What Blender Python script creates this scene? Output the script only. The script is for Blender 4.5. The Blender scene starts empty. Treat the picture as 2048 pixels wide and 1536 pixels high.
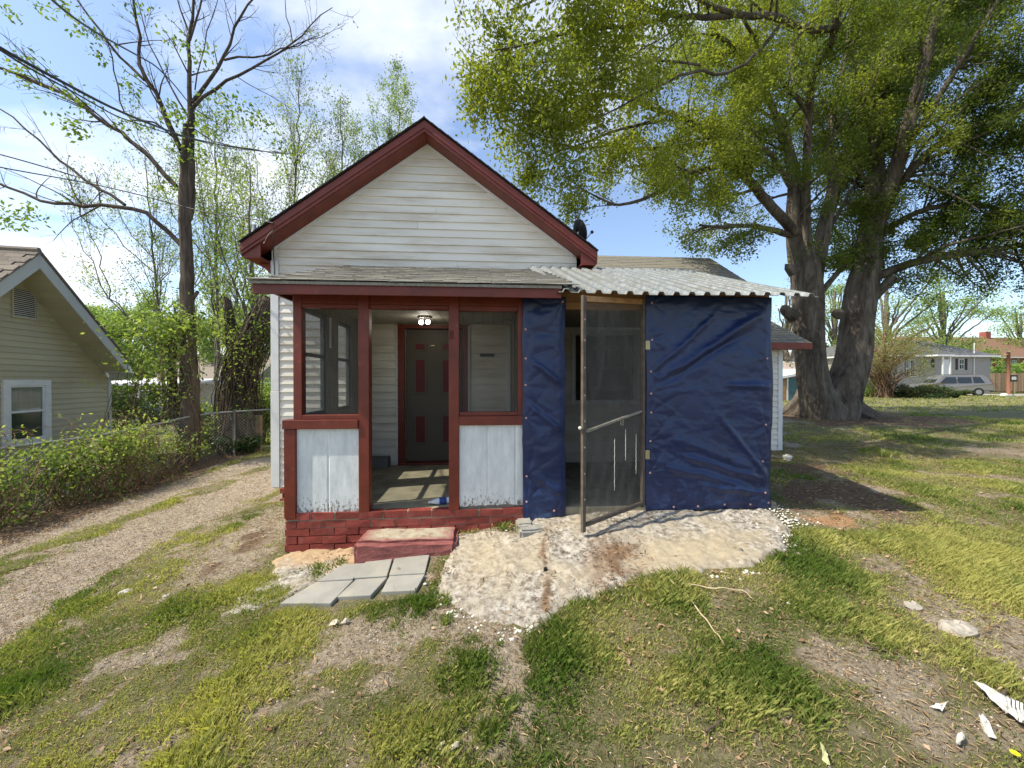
import bpy, math, random
import numpy as np
from math import sin, cos, tan, pi, radians, sqrt, atan2
random.seed(7); RNG = np.random.default_rng(7)
SC = bpy.context.scene; COL = SC.collection

# ---------------------------------------------------------------- camera, sky, sun, exposure
EYE = 1.67; FPX = 769.0; YAW = radians(4.0); PITCH = radians(-0.45)
cam = bpy.data.cameras.new('camera'); camo = bpy.data.objects.new('camera', cam); COL.objects.link(camo)
camo.location = (0, 0, EYE); camo.rotation_euler = (pi/2 + PITCH, 0, -YAW)
cam.sensor_width = 36.0; cam.lens = 36.0*FPX/2048; cam.clip_start = 0.05; cam.clip_end = 900
SC.camera = camo
SUN_EL = radians(53); SUN_AZ = radians(-102)          # azimuth from +Y towards +X
S = (sin(SUN_AZ)*cos(SUN_EL), cos(SUN_AZ)*cos(SUN_EL), sin(SUN_EL))
world = bpy.data.worlds.new('World'); SC.world = world; world.use_nodes = True
wt = world.node_tree; wt.nodes.clear()
def wn(t, **k):
    n = wt.nodes.new(t)
    for a, b in k.items(): setattr(n, a, b)
    return n
sky = wn('ShaderNodeTexSky', sky_type='NISHITA', sun_disc=False, sun_elevation=SUN_EL, sun_rotation=SUN_AZ,
         air_density=1.0, dust_density=0.8, ozone_density=1.6)
tc = wn('ShaderNodeTexCoord'); sep = wn('ShaderNodeSeparateXYZ'); wt.links.new(tc.outputs['Generated'], sep.inputs[0])
def wmath(op, a, b=None):
    n = wn('ShaderNodeMath', operation=op)
    for i, v in enumerate((a, b)):
        if v is None: continue
        if isinstance(v, (int, float)): n.inputs[i].default_value = v
        else: wt.links.new(v, n.inputs[i])
    return n.outputs[0]
zz = wmath('ADD', wmath('MAXIMUM', sep.outputs['Z'], 0.0), 0.22)
comb = wn('ShaderNodeCombineXYZ')
wt.links.new(wmath('DIVIDE', sep.outputs['X'], zz), comb.inputs[0]); wt.links.new(wmath('DIVIDE', sep.outputs['Y'], zz), comb.inputs[1])
cn = wn('ShaderNodeTexNoise'); cn.inputs['Scale'].default_value = 1.15; cn.inputs['Detail'].default_value = 9; cn.inputs['Roughness'].default_value = 0.56; cn.inputs['Distortion'].default_value = 0.25
mp = wn('ShaderNodeMapping'); mp.inputs['Location'].default_value = (1.7, 0.35, 0); mp.inputs['Scale'].default_value = (0.8, 1.25, 1)
wt.links.new(comb.outputs[0], mp.inputs[0]); wt.links.new(mp.outputs[0], cn.inputs[0])
# more cloud on the sun's side
bias = wmath('MULTIPLY', sep.outputs['X'], -0.13)
horiz = wmath('MULTIPLY', wmath('MAXIMUM', wmath('SUBTRACT', 0.30, sep.outputs['Z']), 0.0), 0.22)
cr = wn('ShaderNodeValToRGB'); cr.color_ramp.elements[0].position = 0.50; cr.color_ramp.elements[1].position = 0.66; cr.color_ramp.elements[0].color = (0.07, 0.07, 0.07, 1)
wt.links.new(wmath('ADD', wmath('ADD', cn.outputs[0], bias), horiz), cr.inputs[0])
skyc = wn('ShaderNodeMix', data_type='RGBA', blend_type='MULTIPLY'); skyc.inputs[0].default_value = 1.0
wt.links.new(sky.outputs[0], skyc.inputs[6]); skyc.inputs[7].default_value = (1.5, 1.56, 1.62, 1)
mx = wn('ShaderNodeMix', data_type='RGBA'); wt.links.new(wmath('MULTIPLY', cr.outputs[0], 0.9), mx.inputs[0]); wt.links.new(skyc.outputs[2], mx.inputs[6])
mx.inputs[7].default_value = (8.2, 8.5, 9.0, 1)
bg = wn('ShaderNodeBackground'); bg.inputs[1].default_value = 0.10; wt.links.new(mx.outputs[2], bg.inputs[0])
wo = wn('ShaderNodeOutputWorld'); wt.links.new(bg.outputs[0], wo.inputs[0])
sl = bpy.data.lights.new('sun', 'SUN'); sl.energy = 4.5; sl.angle = radians(0.5); sl.color = (1.0, 0.91, 0.76)
so = bpy.data.objects.new('sun', sl); COL.objects.link(so)
from mathutils import Vector
so.rotation_euler = Vector(S).to_track_quat('Z', 'Y').to_euler()
SC.view_settings.view_transform = 'Standard'; SC.view_settings.look = 'None'; SC.view_settings.gamma = 1; SC.view_settings.use_curve_mapping = False
SC.view_settings.exposure = 0.64
SC.cycles.use_denoising = True
SC.cycles.max_bounces = 8; SC.cycles.transparent_max_bounces = 16; SC.cycles.diffuse_bounces = 4

# ---------------------------------------------------------------- helpers: picking points on real planes
cy_, sy_ = cos(YAW), sin(YAW)
def ray(px, py):
    x = (px-1024)/FPX; z = -(py-768)/FPX
    y2 = cos(PITCH)-z*sin(PITCH); z2 = sin(PITCH)+z*cos(PITCH)
    return np.array((x*cy_+y2*sy_, y2*cy_-x*sy_, z2))
E0 = np.array((0, 0, EYE))
def onY(px, py, Y): r = ray(px, py); return E0 + r*(Y/r[1])
def onZ(px, py, z): r = ray(px, py); return E0 + r*((z-EYE)/r[2])

# ---------------------------------------------------------------- numpy value noise
_perm = np.random.default_rng(3).random((256, 256))
def vnoise(x, y):
    xi = np.floor(x).astype(int); yi = np.floor(y).astype(int); fx = x-xi; fy = y-yi
    fx = fx*fx*(3-2*fx); fy = fy*fy*(3-2*fy)
    a = _perm[xi & 255, yi & 255]; b = _perm[(xi+1) & 255, yi & 255]; c = _perm[xi & 255, (yi+1) & 255]; d = _perm[(xi+1) & 255, (yi+1) & 255]
    return (a*(1-fx)+b*fx)*(1-fy)+(c*(1-fx)+d*fx)*fy
def fbm(x, y, o=4, s=1.0):
    x = np.asarray(x, float)*s; y = np.asarray(y, float)*s; t = 0; a = 0.5; n = 0
    for i in range(o):
        t = t + a*vnoise(x+17.3*i, y+9.1*i); n += a; a *= 0.5; x = x*2.03; y = y*2.03
    return t/n

# ---------------------------------------------------------------- terrain
CP = np.array([(0,0,0.0),(-1.9,3.8,0.03),(-0.6,3.8,0.12),(0.4,3.8,0.27),(1.65,3.8,0.33),(3.04,3.8,0.33),(-1.2,3.45,0.03),(-0.3,3.45,0.11),
 (-1.5,2.9,-0.03),(0.6,2.6,0.08),(2.5,2.7,0.19),(6.35,7.7,0.19),(4.2,4.6,0.30),(5.5,6,0.24),(-3.1,5.9,-0.10),(-4.5,6,-0.14),(-6.4,8.8,-0.14),
 (-6.2,7.1,-0.26),(-7,6,-0.35),(-5,3,-0.30),(-3,2,-0.14),(-3,0.8,-0.12),(3,0.8,0.08),(5,2,0.20),(7,4,0.25),(8,10,0.42),(10.7,11.6,0.5),(20,20,0.48),
 (14,6,0.35),(30,15,0.5),(-9,9,-0.35),(-14,8,-0.5),(-8,15,-0.2),(-20,20,-0.5),(0,12,0.05),(-5,12,-0.1),(45,34,0.36),(40,55,0.3),(0,60,0.1),(-50,60,-0.3),(70,60,0.3),
 (-40,5,-0.6),(60,5,0.5),(0,-10,-0.1),(30,-10,0.3),(-30,-10,-0.6)], float)
def _tps(r2): return np.where(r2 > 1e-12, 0.5*r2*np.log(r2+1e-12), 0)
_n = len(CP); _P = np.c_[np.ones(_n), CP[:, :2]]
_K = _tps(((CP[:, None, :2]-CP[None, :, :2])**2).sum(2)) + 0.02*np.eye(_n)
_A = np.zeros((_n+3, _n+3)); _A[:_n, :_n] = _K; _A[:_n, _n:] = _P; _A[_n:, :_n] = _P.T
_W = np.linalg.solve(_A, np.r_[CP[:, 2], 0, 0, 0])
def terr(x, y):
    x = np.asarray(x, float); y = np.asarray(y, float); sh = x.shape; X = x.ravel(); Y = y.ravel(); o = np.zeros(X.size)
    for i in range(0, X.size, 20000):
        a = X[i:i+20000]; b = Y[i:i+20000]
        o[i:i+20000] = _tps((a[:, None]-CP[:, 0])**2+(b[:, None]-CP[:, 1])**2)@_W[:_n]+_W[_n]+a*_W[_n+1]+b*_W[_n+2]
    R = np.hypot(X, Y); k = np.clip((R-55)/30, 0, 1)
    o = np.clip(o, -0.9, 0.75)*(1-k)+0.1*k
    o += 0.05*(fbm(X, Y, 3, 0.7)-0.5)*np.clip(R/6, 0.3, 1)
    return o.reshape(sh)
def tz(x, y): return float(terr(np.array([x]), np.array([y]))[0])
def G(px, py):
    r = ray(px, py); z = 0.1
    for _ in range(25):
        t = (z-EYE)/r[2]; t = min(max(t, 0.1), 200); p = E0+r*t; z = 0.5*z+0.5*tz(p[0], p[1])
    return np.array((p[0], p[1], z))
def inpoly(x, y, poly, soft=0.1):
    """signed soft mask of a polygon"""
    n = len(poly); ins = np.zeros(x.shape, bool); d = np.full(x.shape, 1e9)
    for i in range(n):
        x0, y0 = poly[i][:2]; x1, y1 = poly[(i+1) % n][:2]
        c = ((y0 > y) != (y1 > y)) & (x < (x1-x0)*(y-y0)/((y1-y0) if abs(y1-y0) > 1e-9 else 1e-9)+x0); ins ^= c
        ex, ey = x1-x0, y1-y0; t = np.clip(((x-x0)*ex+(y-y0)*ey)/(ex*ex+ey*ey+1e-12), 0, 1)
        d = np.minimum(d, np.hypot(x-x0-t*ex, y-y0-t*ey))
    return np.clip(0.5+np.where(ins, d, -d)/soft*0.5, 0, 1), np.where(ins, d, -d)

# ---------------------------------------------------------------- materials
def newmat(name):
    m = bpy.data.materials.new(name); m.use_nodes = True; nt = m.node_tree
    return m, nt, nt.nodes['Principled BSDF'], nt.nodes['Material Output']
def lk(nt, a, b): nt.links.new(a, b)
def noise_node(nt, scale, detail=5, rough=0.55, vec=None, dist=0.0, stretch=None):
    n = nt.nodes.new('ShaderNodeTexNoise'); n.inputs['Scale'].default_value = scale; n.inputs['Detail'].default_value = detail
    n.inputs['Roughness'].default_value = rough; n.inputs['Distortion'].default_value = dist
    if vec is None:
        g = nt.nodes.new('ShaderNodeNewGeometry'); vec = g.outputs['Position']
    if stretch:
        mpn = nt.nodes.new('ShaderNodeMapping'); mpn.inputs['Scale'].default_value = stretch; lk(nt, vec, mpn.inputs[0]); vec = mpn.outputs[0]
    lk(nt, vec, n.inputs['Vector']); return n
def ramp(nt, src, a, b, ca=(0, 0, 0, 1), cb=(1, 1, 1, 1)):
    r = nt.nodes.new('ShaderNodeValToRGB'); r.color_ramp.elements[0].position = a; r.color_ramp.elements[1].position = b
    r.color_ramp.elements[0].color = ca; r.color_ramp.elements[1].color = cb; lk(nt, src, r.inputs[0]); return r.outputs[0]
def mix(nt, f, a, b, mode='MIX'):
    n = nt.nodes.new('ShaderNodeMix'); n.data_type = 'RGBA'; n.blend_type = mode
    for i, v in ((0, f), (6, a), (7, b)):
        if isinstance(v, (int, float)): n.inputs[i].default_value = v
        elif isinstance(v, tuple): n.inputs[i].default_value = v if len(v) == 4 else (*v, 1)
        else: lk(nt, v, n.inputs[i])
    return n.outputs[2]
def bump(nt, b, h, strength=0.4, dist=0.01):
    n = nt.nodes.new('ShaderNodeBump'); n.inputs['Strength'].default_value = strength; n.inputs['Distance'].default_value = dist
    lk(nt, h, n.inputs['Height']); lk(nt, n.outputs[0], b.inputs['Normal'])
def surf(name, col, rough=0.7, var=0.25, scale=6.0, dirt=None, dirtamt=0.35, dscale=3.0, bmp=0.3, bscale=60, bdist=0.004, stretch=None, metal=0, spec=0.3, objvar=0.0, dthr=(0.52, 0.72)):
    m, nt, b, o = newmat(name)
    n = noise_node(nt, scale, 6, 0.6, stretch=stretch)
    dk = tuple(c*(1-var) for c in col); lt = tuple(min(1, c*(1+var*0.6)) for c in col)
    c = mix(nt, ramp(nt, n.outputs[0], 0.3, 0.7), dk, lt)
    if dirt:
        d = noise_node(nt, dscale, 8, 0.65, stretch=stretch); dd = ramp(nt, d.outputs[0], *dthr)
        mm = nt.nodes.new('ShaderNodeMath'); mm.operation = 'MULTIPLY'; mm.inputs[1].default_value = dirtamt; lk(nt, dd, mm.inputs[0])
        c = mix(nt, mm.outputs[0], c, dirt)
    if objvar:
        oi = nt.nodes.new('ShaderNodeObjectInfo'); c = mix(nt, 1.0, c, ramp(nt, oi.outputs['Random'], 0, 1, (1-objvar,)*3+(1,), (1+objvar,)*3+(1,)), 'MULTIPLY')
    lk(nt, c, b.inputs['Base Color']); b.inputs['Roughness'].default_value = rough; b.inputs['Metallic'].default_value = metal; b.inputs['Specular IOR Level'].default_value = spec
    if bmp: h = noise_node(nt, bscale, 5, 0.6, stretch=stretch); bump(nt, b, h.outputs[0], bmp, bdist)
    return m
def flat(name, col, rough=0.5, metal=0, emit=0, spec=0.4):
    m, nt, b, o = newmat(name); b.inputs['Base Color'].default_value = (*col, 1); b.inputs['Roughness'].default_value = rough; b.inputs['Metallic'].default_value = metal
    b.inputs['Specular IOR Level'].default_value = spec
    n = noise_node(nt, 8, 4); lk(nt, mix(nt, ramp(nt, n.outputs[0], 0.3, 0.7), tuple(c*0.85 for c in col), col), b.inputs['Base Color'])
    if emit: b.inputs['Emission Color'].default_value = (1.0, 0.95, 0.85, 1); b.inputs['Emission Strength'].default_value = emit
    return m
MT = {}
MT['siding'] = surf('white_siding', (0.70, 0.675, 0.60), 0.5, 0.10, 1.3, (0.38, 0.31, 0.21), 0.75, 2.3, 0.1, 30, 0.002, objvar=0.05, stretch=(0.35, 1, 2.2), dthr=(0.47, 0.74))
MT['siding_cream'] = surf('cream_siding', (0.42, 0.39, 0.265), 0.6, 0.10, 1.0, (0.38, 0.29, 0.17), 0.5, 0.8, 0.1, 30, 0.002, objvar=0.05)
MT['trim_white'] = surf('white_trim', (0.68, 0.69, 0.68), 0.5, 0.08, 3, (0.4, 0.37, 0.3), 0.35, 5)
MT['trim_grey'] = surf('pale_grey_trim', (0.46, 0.48, 0.47), 0.5, 0.08, 3, (0.3, 0.3, 0.28), 0.3, 3)
MT['red'] = surf('red_paint', (0.150, 0.026, 0.013), 0.45, 0.30, 5, (0.30, 0.12, 0.08), 0.5, 11, 0.35, 40, 0.003, spec=0.4, dthr=(0.6, 0.78))
MT['red_brick'] = surf('red_painted_brick', (0.235, 0.048, 0.036), 0.6, 0.3, 12, (0.30, 0.12, 0.09), 0.45, 9, 0.7, 90, 0.006, objvar=0.14)
MT['red_step'] = surf('red_painted_concrete', (0.27, 0.065, 0.055), 0.8, 0.25, 9, (0.40, 0.17, 0.14), 0.4, 14, 0.8, 70, 0.01)
MT['mortar'] = surf('red_mortar', (0.10, 0.018, 0.014), 0.8, 0.3, 15)
MT['dark'] = flat('dark_interior', (0.03, 0.026, 0.022), 0.9)
MT['room'] = surf('dim_room_wall', (0.24, 0.22, 0.19), 0.9)
MT['ceil'] = surf('porch_ceiling_board', (0.42, 0.40, 0.34), 0.6, 0.15, 3, (0.18, 0.14, 0.1), 0.6, 2.5, 0.2, 30, 0.002, objvar=0.06)
MT['oldwood'] = surf('weathered_grey_wood', (0.24, 0.22, 0.18), 0.8, 0.3, 6, (0.10, 0.09, 0.07), 0.5, 8, 0.5, 40, 0.004, stretch=(3, 3, 0.5))
MT['wood'] = surf('raw_pine_wood', (0.36, 0.20, 0.09), 0.7, 0.3, 5, (0.15, 0.08, 0.04), 0.5, 6, 0.4, 50, 0.003, stretch=(0.5, 3, 3))
MT['doorframe_wood'] = surf('grey_brown_door_wood', (0.115, 0.094, 0.074), 0.8, 0.35, 14, (0.08, 0.06, 0.05), 0.5, 10, 0.5, 60, 0.003)
MT['taupe'] = surf('taupe_door_paint', (0.10, 0.086, 0.066), 0.5, 0.10, 3)
MT['doorred'] = flat('door_panel_red', (0.11, 0.005, 0.006), 0.5)
MT['floor'] = surf('porch_concrete', (0.30, 0.27, 0.19), 0.8, 0.35, 4, (0.13, 0.12, 0.08), 0.7, 3.5, 0.5, 60, 0.004)
MT['paver'] = surf('grey_paver_concrete', (0.27, 0.265, 0.235), 0.85, 0.15, 6, (0.38, 0.34, 0.25), 0.55, 4, 0.4, 150, 0.003, objvar=0.06)
MT['alum'] = surf('dark_aluminium_sash', (0.13, 0.13, 0.125), 0.5, 0.15, 6, metal=0.3)
MT['black'] = flat('black_rubber', (0.012, 0.012, 0.013), 0.5)
MT['pole'] = surf('galvanised_post', (0.30, 0.31, 0.31), 0.5, 0.2, 10, metal=0.5)
MT['wire'] = surf('galvanised_wire', (0.25, 0.26, 0.26), 0.5, 0.2, 10, metal=0.4)
MT['cable'] = flat('black_cable', (0.018, 0.018, 0.02), 0.5)
MT['washer'] = flat('pink_plastic_cap', (0.55, 0.32, 0.30), 0.6)
MT['brass'] = flat('brass_hinge', (0.45, 0.38, 0.22), 0.45, 0.8)
MT['bulb'] = flat('lit_bulb', (0.9, 0.9, 0.88), 0.3, emit=9)
MT['chrome'] = flat('chrome_fixture', (0.5, 0.46, 0.4), 0.25, 0.9)
MT['dirty_plastic'] = surf('dirty_white_plastic', (0.55, 0.54, 0.50), 0.5, 0.2, 20, (0.25, 0.2, 0.14), 0.6, 18)
MT['pvc'] = flat('white_pvc', (0.68, 0.67, 0.60), 0.45)
MT['clay_wood'] = surf('new_fence_wood', (0.36, 0.25, 0.15), 0.8, 0.25, 6, objvar=0.35)
def shingle_mat(name, a, b, d):
    m, nt, bs, o = newmat(name)
    n = noise_node(nt, 55, 4, 0.7); n2 = noise_node(nt, 2.2, 6, 0.7)
    c = mix(nt, ramp(nt, n.outputs[0], 0.35, 0.65), a, b)
    c = mix(nt, ramp(nt, n2.outputs[0], 0.45, 0.75), c, d)
    oi = nt.nodes.new('ShaderNodeObjectInfo'); c = mix(nt, 1.0, c, ramp(nt, oi.outputs['Random'], 0, 1, (0.72,)*3+(1,), (1.2,)*3+(1,)), 'MULTIPLY')
    lk(nt, c, bs.inputs['Base Color']); bs.inputs['Roughness'].default_value = 0.95; bs.inputs['Specular IOR Level'].default_value = 0.1
    bump(nt, bs, n.outputs[0], 0.6, 0.004); return m
MT['shingle_old'] = shingle_mat('weathered_shingle', (0.12, 0.115, 0.10, 1), (0.25, 0.24, 0.21, 1), (0.22, 0.20, 0.15, 1))
MT['shingle_brown'] = shingle_mat('brown_shingle', (0.15, 0.13, 0.11, 1), (0.25, 0.215, 0.18, 1), (0.21, 0.185, 0.155, 1))
MT['shingle_black'] = shingle_mat('black_shingle', (0.02, 0.02, 0.02, 1), (0.05, 0.05, 0.05, 1), (0.04, 0.04, 0.04, 1))
MT['shingle_grey'] = shingle_mat('grey_shingle', (0.10, 0.105, 0.11, 1), (0.17, 0.175, 0.18, 1), (0.13, 0.13, 0.135, 1))
MT['shingle_red'] = shingle_mat('rust_shingle', (0.13, 0.075, 0.05, 1), (0.20, 0.12, 0.085, 1), (0.16, 0.10, 0.07, 1))
# peeling white panel
def panel_mat():
    m, nt, b, o = newmat('peeling_white_panel')
    n = noise_node(nt, 9, 8, 0.7, stretch=(1.6, 1, 0.5)); base = mix(nt, ramp(nt, n.outputs[0], 0.35, 0.7), (0.52, 0.55, 0.54), (0.72, 0.74, 0.73))
    g = nt.nodes.new('ShaderNodeNewGeometry'); sp = nt.nodes.new('ShaderNodeSeparateXYZ'); lk(nt, g.outputs['Position'], sp.inputs[0])
    h = nt.nodes.new('ShaderNodeMapRange'); h.inputs['From Min'].default_value = 0.80; h.inputs['From Max'].default_value = 0.40; lk(nt, sp.outputs['Z'], h.inputs[0])
    n2 = noise_node(nt, 26, 8, 0.75, stretch=(1.4, 1, 0.8))
    a = nt.nodes.new('ShaderNodeMath'); a.operation = 'MULTIPLY_ADD'; a.inputs[1].default_value = 0.32; lk(nt, h.outputs[0], a.inputs[0]); lk(nt, n2.outputs[0], a.inputs[2])
    c = mix(nt, ramp(nt, a.outputs[0], 0.77, 0.86), base, (0.14, 0.11, 0.075))
    lk(nt, c, b.inputs['Base Color']); b.inputs['Roughness'].default_value = 0.6; bump(nt, b, n2.outputs[0], 0.5, 0.006); return m
MT['panel'] = panel_mat()
def tin_mat():
    m, nt, b, o = newmat('galvanised_tin')
    n = noise_node(nt, 14, 6, 0.7); n2 = noise_node(nt, 3, 5, 0.6)
    c = mix(nt, ramp(nt, n.outputs[0], 0.35, 0.7), (0.28, 0.30, 0.30), (0.46, 0.49, 0.49)); c = mix(nt, ramp(nt, n2.outputs[0], 0.5, 0.7), c, (0.30, 0.30, 0.26))
    lk(nt, c, b.inputs['Base Color']); b.inputs['Metallic'].default_value = 0.55
    lk(nt, ramp(nt, n.outputs[0], 0.2, 0.8, (0.30,)*3+(1,), (0.5,)*3+(1,)), b.inputs['Roughness']); return m
MT['tin'] = tin_mat()
def tarp_mat():
    m, nt, b, o = newmat('navy_tarp')
    n = noise_node(nt, 5, 7, 0.7); n2 = noise_node(nt, 30, 6, 0.7, dist=1.0, stretch=(0.5, 1, 1.2))
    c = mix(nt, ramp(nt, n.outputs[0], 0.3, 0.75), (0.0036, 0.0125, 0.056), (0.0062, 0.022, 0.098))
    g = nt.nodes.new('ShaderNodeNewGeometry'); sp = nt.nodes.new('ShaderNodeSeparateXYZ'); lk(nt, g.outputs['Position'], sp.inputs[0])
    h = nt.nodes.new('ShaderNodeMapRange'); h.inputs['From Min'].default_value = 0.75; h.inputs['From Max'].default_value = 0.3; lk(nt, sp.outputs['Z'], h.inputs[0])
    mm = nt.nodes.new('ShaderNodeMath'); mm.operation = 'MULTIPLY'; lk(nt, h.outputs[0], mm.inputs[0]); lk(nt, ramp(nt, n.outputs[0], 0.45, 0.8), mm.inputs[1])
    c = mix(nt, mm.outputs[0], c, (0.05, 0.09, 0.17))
    lk(nt, c, b.inputs['Base Color']); b.inputs['Roughness'].default_value = 0.33; b.inputs['Specular IOR Level'].default_value = 0.5
    bump(nt, b, n2.outputs[0], 0.28, 0.005); return m
MT['tarp'] = tarp_mat()
def glass_mat(name, tint=(0.55, 0.6, 0.6), a=0.35):
    m, nt, b, o = newmat(name); nt.nodes.remove(b)
    t = nt.nodes.new('ShaderNodeBsdfTransparent'); t.inputs[0].default_value = (*tint, 1)
    g = nt.nodes.new('ShaderNodeBsdfGlossy'); g.inputs['Roughness'].default_value = 0.03; f = nt.nodes.new('ShaderNodeValue'); f.outputs[0].default_value = 0.07
    d = nt.nodes.new('ShaderNodeBsdfDiffuse'); d.inputs[0].default_value = (0.5, 0.5, 0.45, 1); ms = nt.nodes.new('ShaderNodeMixShader'); ms.inputs[0].default_value = a
    lk(nt, t.outputs[0], ms.inputs[1]); lk(nt, d.outputs[0], ms.inputs[2])
    m2 = nt.nodes.new('ShaderNodeMixShader'); lk(nt, f.outputs[0], m2.inputs[0]); lk(nt, ms.outputs[0], m2.inputs[1]); lk(nt, g.outputs[0], m2.inputs[2]); lk(nt, m2.outputs[0], o.inputs[0]); return m
MT['glass'] = glass_mat('dusty_window_glass', (0.9, 0.92, 0.92), 0.12)
MT['glass_dark'] = flat('dark_window_glass', (0.035, 0.05, 0.048), 0.08, spec=0.6)
MT['curtain'] = surf('pale_curtain', (0.30, 0.31, 0.29), 0.9, 0.25, 3, stretch=(8, 8, 0.3))
def screen_mat():
    m, nt, b, o = newmat('insect_screen'); nt.nodes.remove(b)
    t = nt.nodes.new('ShaderNodeBsdfTransparent'); d = nt.nodes.new('ShaderNodeBsdfDiffuse')
    n = noise_node(nt, 1.6, 4, 0.5, dist=2.0, stretch=(4, 4, 1.0)); n2 = noise_node(nt, 260, 2)
    d.inputs[0].default_value = (0.115, 0.11, 0.10, 1)
    ms = nt.nodes.new('ShaderNodeMixShader'); lk(nt, ramp(nt, n.outputs[0], 0.35, 0.75, (0.36,)*3+(1,), (0.62,)*3+(1,)), ms.inputs[0])
    lk(nt, t.outputs[0], ms.inputs[1]); lk(nt, d.outputs[0], ms.inputs[2]); lk(nt, ms.outputs[0], o.inputs[0]); return m
MT['screen'] = screen_mat()
def screen2():
    m, nt, b, o = newmat('porch_screen'); nt.nodes.remove(b)
    t = nt.nodes.new('ShaderNodeBsdfTransparent'); d = nt.nodes.new('ShaderNodeBsdfDiffuse'); d.inputs[0].default_value = (0.07, 0.07, 0.065, 1)
    ms = nt.nodes.new('ShaderNodeMixShader'); ms.inputs[0].default_value = 0.24; lk(nt, t.outputs[0], ms.inputs[1]); lk(nt, d.outputs[0], ms.inputs[2]); lk(nt, ms.outputs[0], o.inputs[0]); return m
MT['screen_dark'] = screen2()
def leaf_mat(name, a, b_, trans=0.4, attr=True):
    m, nt, b, o = newmat(name)
    at = nt.nodes.new('ShaderNodeAttribute'); at.attribute_name = 'tone'
    c = mix(nt, at.outputs['Fac'], (*a, 1), (*b_, 1))
    nt.nodes.remove(b)
    d = nt.nodes.new('ShaderNodeBsdfPrincipled'); lk(nt, c, d.inputs['Base Color']); d.inputs['Roughness'].default_value = 0.5; d.inputs['Specular IOR Level'].default_value = 0.25
    t = nt.nodes.new('ShaderNodeBsdfTranslucent'); lk(nt, mix(nt, 1.0, c, (1.25, 1.35, 0.6, 1), 'MULTIPLY'), t.inputs[0])
    ms = nt.nodes.new('ShaderNodeMixShader'); ms.inputs[0].default_value = trans; lk(nt, d.outputs[0], ms.inputs[1]); lk(nt, t.outputs[0], ms.inputs[2]); lk(nt, ms.outputs[0], o.inputs[0]); return m
MT['oak_leaf'] = leaf_mat('oak_leaf', (0.078, 0.118, 0.02), (0.35, 0.37, 0.06), 0.55)
MT['spring_leaf'] = leaf_mat('spring_leaf', (0.10, 0.17, 0.03), (0.28, 0.34, 0.07), 0.5)
MT['maple_leaf'] = leaf_mat('small_maple_leaf', (0.14, 0.20, 0.05), (0.33, 0.39, 0.12), 0.55)
MT['vine_leaf'] = leaf_mat('vine_leaf', (0.10, 0.17, 0.035), (0.42, 0.47, 0.15), 0.5)
MT['far_leaf'] = leaf_mat('far_leaf', (0.12, 0.19, 0.045), (0.33, 0.42, 0.13), 0.5)
MT['dark_leaf'] = leaf_mat('evergreen_leaf', (0.02, 0.045, 0.015), (0.07, 0.11, 0.035), 0.3)
MT['shrub_leaf'] = leaf_mat('olive_shrub_leaf', (0.15, 0.15, 0.05), (0.33, 0.32, 0.11), 0.4)
MT['grass'] = leaf_mat('grass_blade', (0.105, 0.165, 0.03), (0.44, 0.42, 0.145), 0.4)
MT['dryleaf'] = leaf_mat('dry_leaf', (0.17, 0.09, 0.045), (0.48, 0.34, 0.22), 0.15)
MT['straw'] = leaf_mat('straw', (0.22, 0.13, 0.06), (0.45, 0.33, 0.20), 0.1)
def bark(name, a, b_, sc=8, st=(1, 1, 0.18), bd=0.03):
    m, nt, b, o = newmat(name); n = noise_node(nt, sc, 8, 0.7, dist=0.6, stretch=st); n2 = noise_node(nt, 1.3, 5, 0.6)
    c = mix(nt, ramp(nt, n.outputs[0], 0.35, 0.65), (*a, 1), (*b_, 1)); c = mix(nt, ramp(nt, n2.outputs[0], 0.5, 0.8), c, tuple(x*0.6 for x in a))
    lk(nt, c, b.inputs['Base Color']); b.inputs['Roughness'].default_value = 0.9; b.inputs['Specular IOR Level'].default_value = 0.15; bump(nt, b, n.outputs[0], 0.8, bd); return m
MT['oak_bark'] = bark('oak_bark', (0.050, 0.041, 0.032), (0.175, 0.150, 0.122), 6, (1, 1, 0.22), 0.06)
MT['bark'] = bark('brown_bark', (0.045, 0.035, 0.027), (0.145, 0.115, 0.09), 14, (1, 1, 0.12), 0.03)
MT['twig'] = bark('grey_twig', (0.09, 0.075, 0.06), (0.19, 0.165, 0.14), 12, (1, 1, 1), 0.005)
MT['vinestem'] = bark('vine_stem', (0.12, 0.075, 0.045), (0.28, 0.19, 0.12), 12, (1, 1, 1), 0.01)

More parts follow.
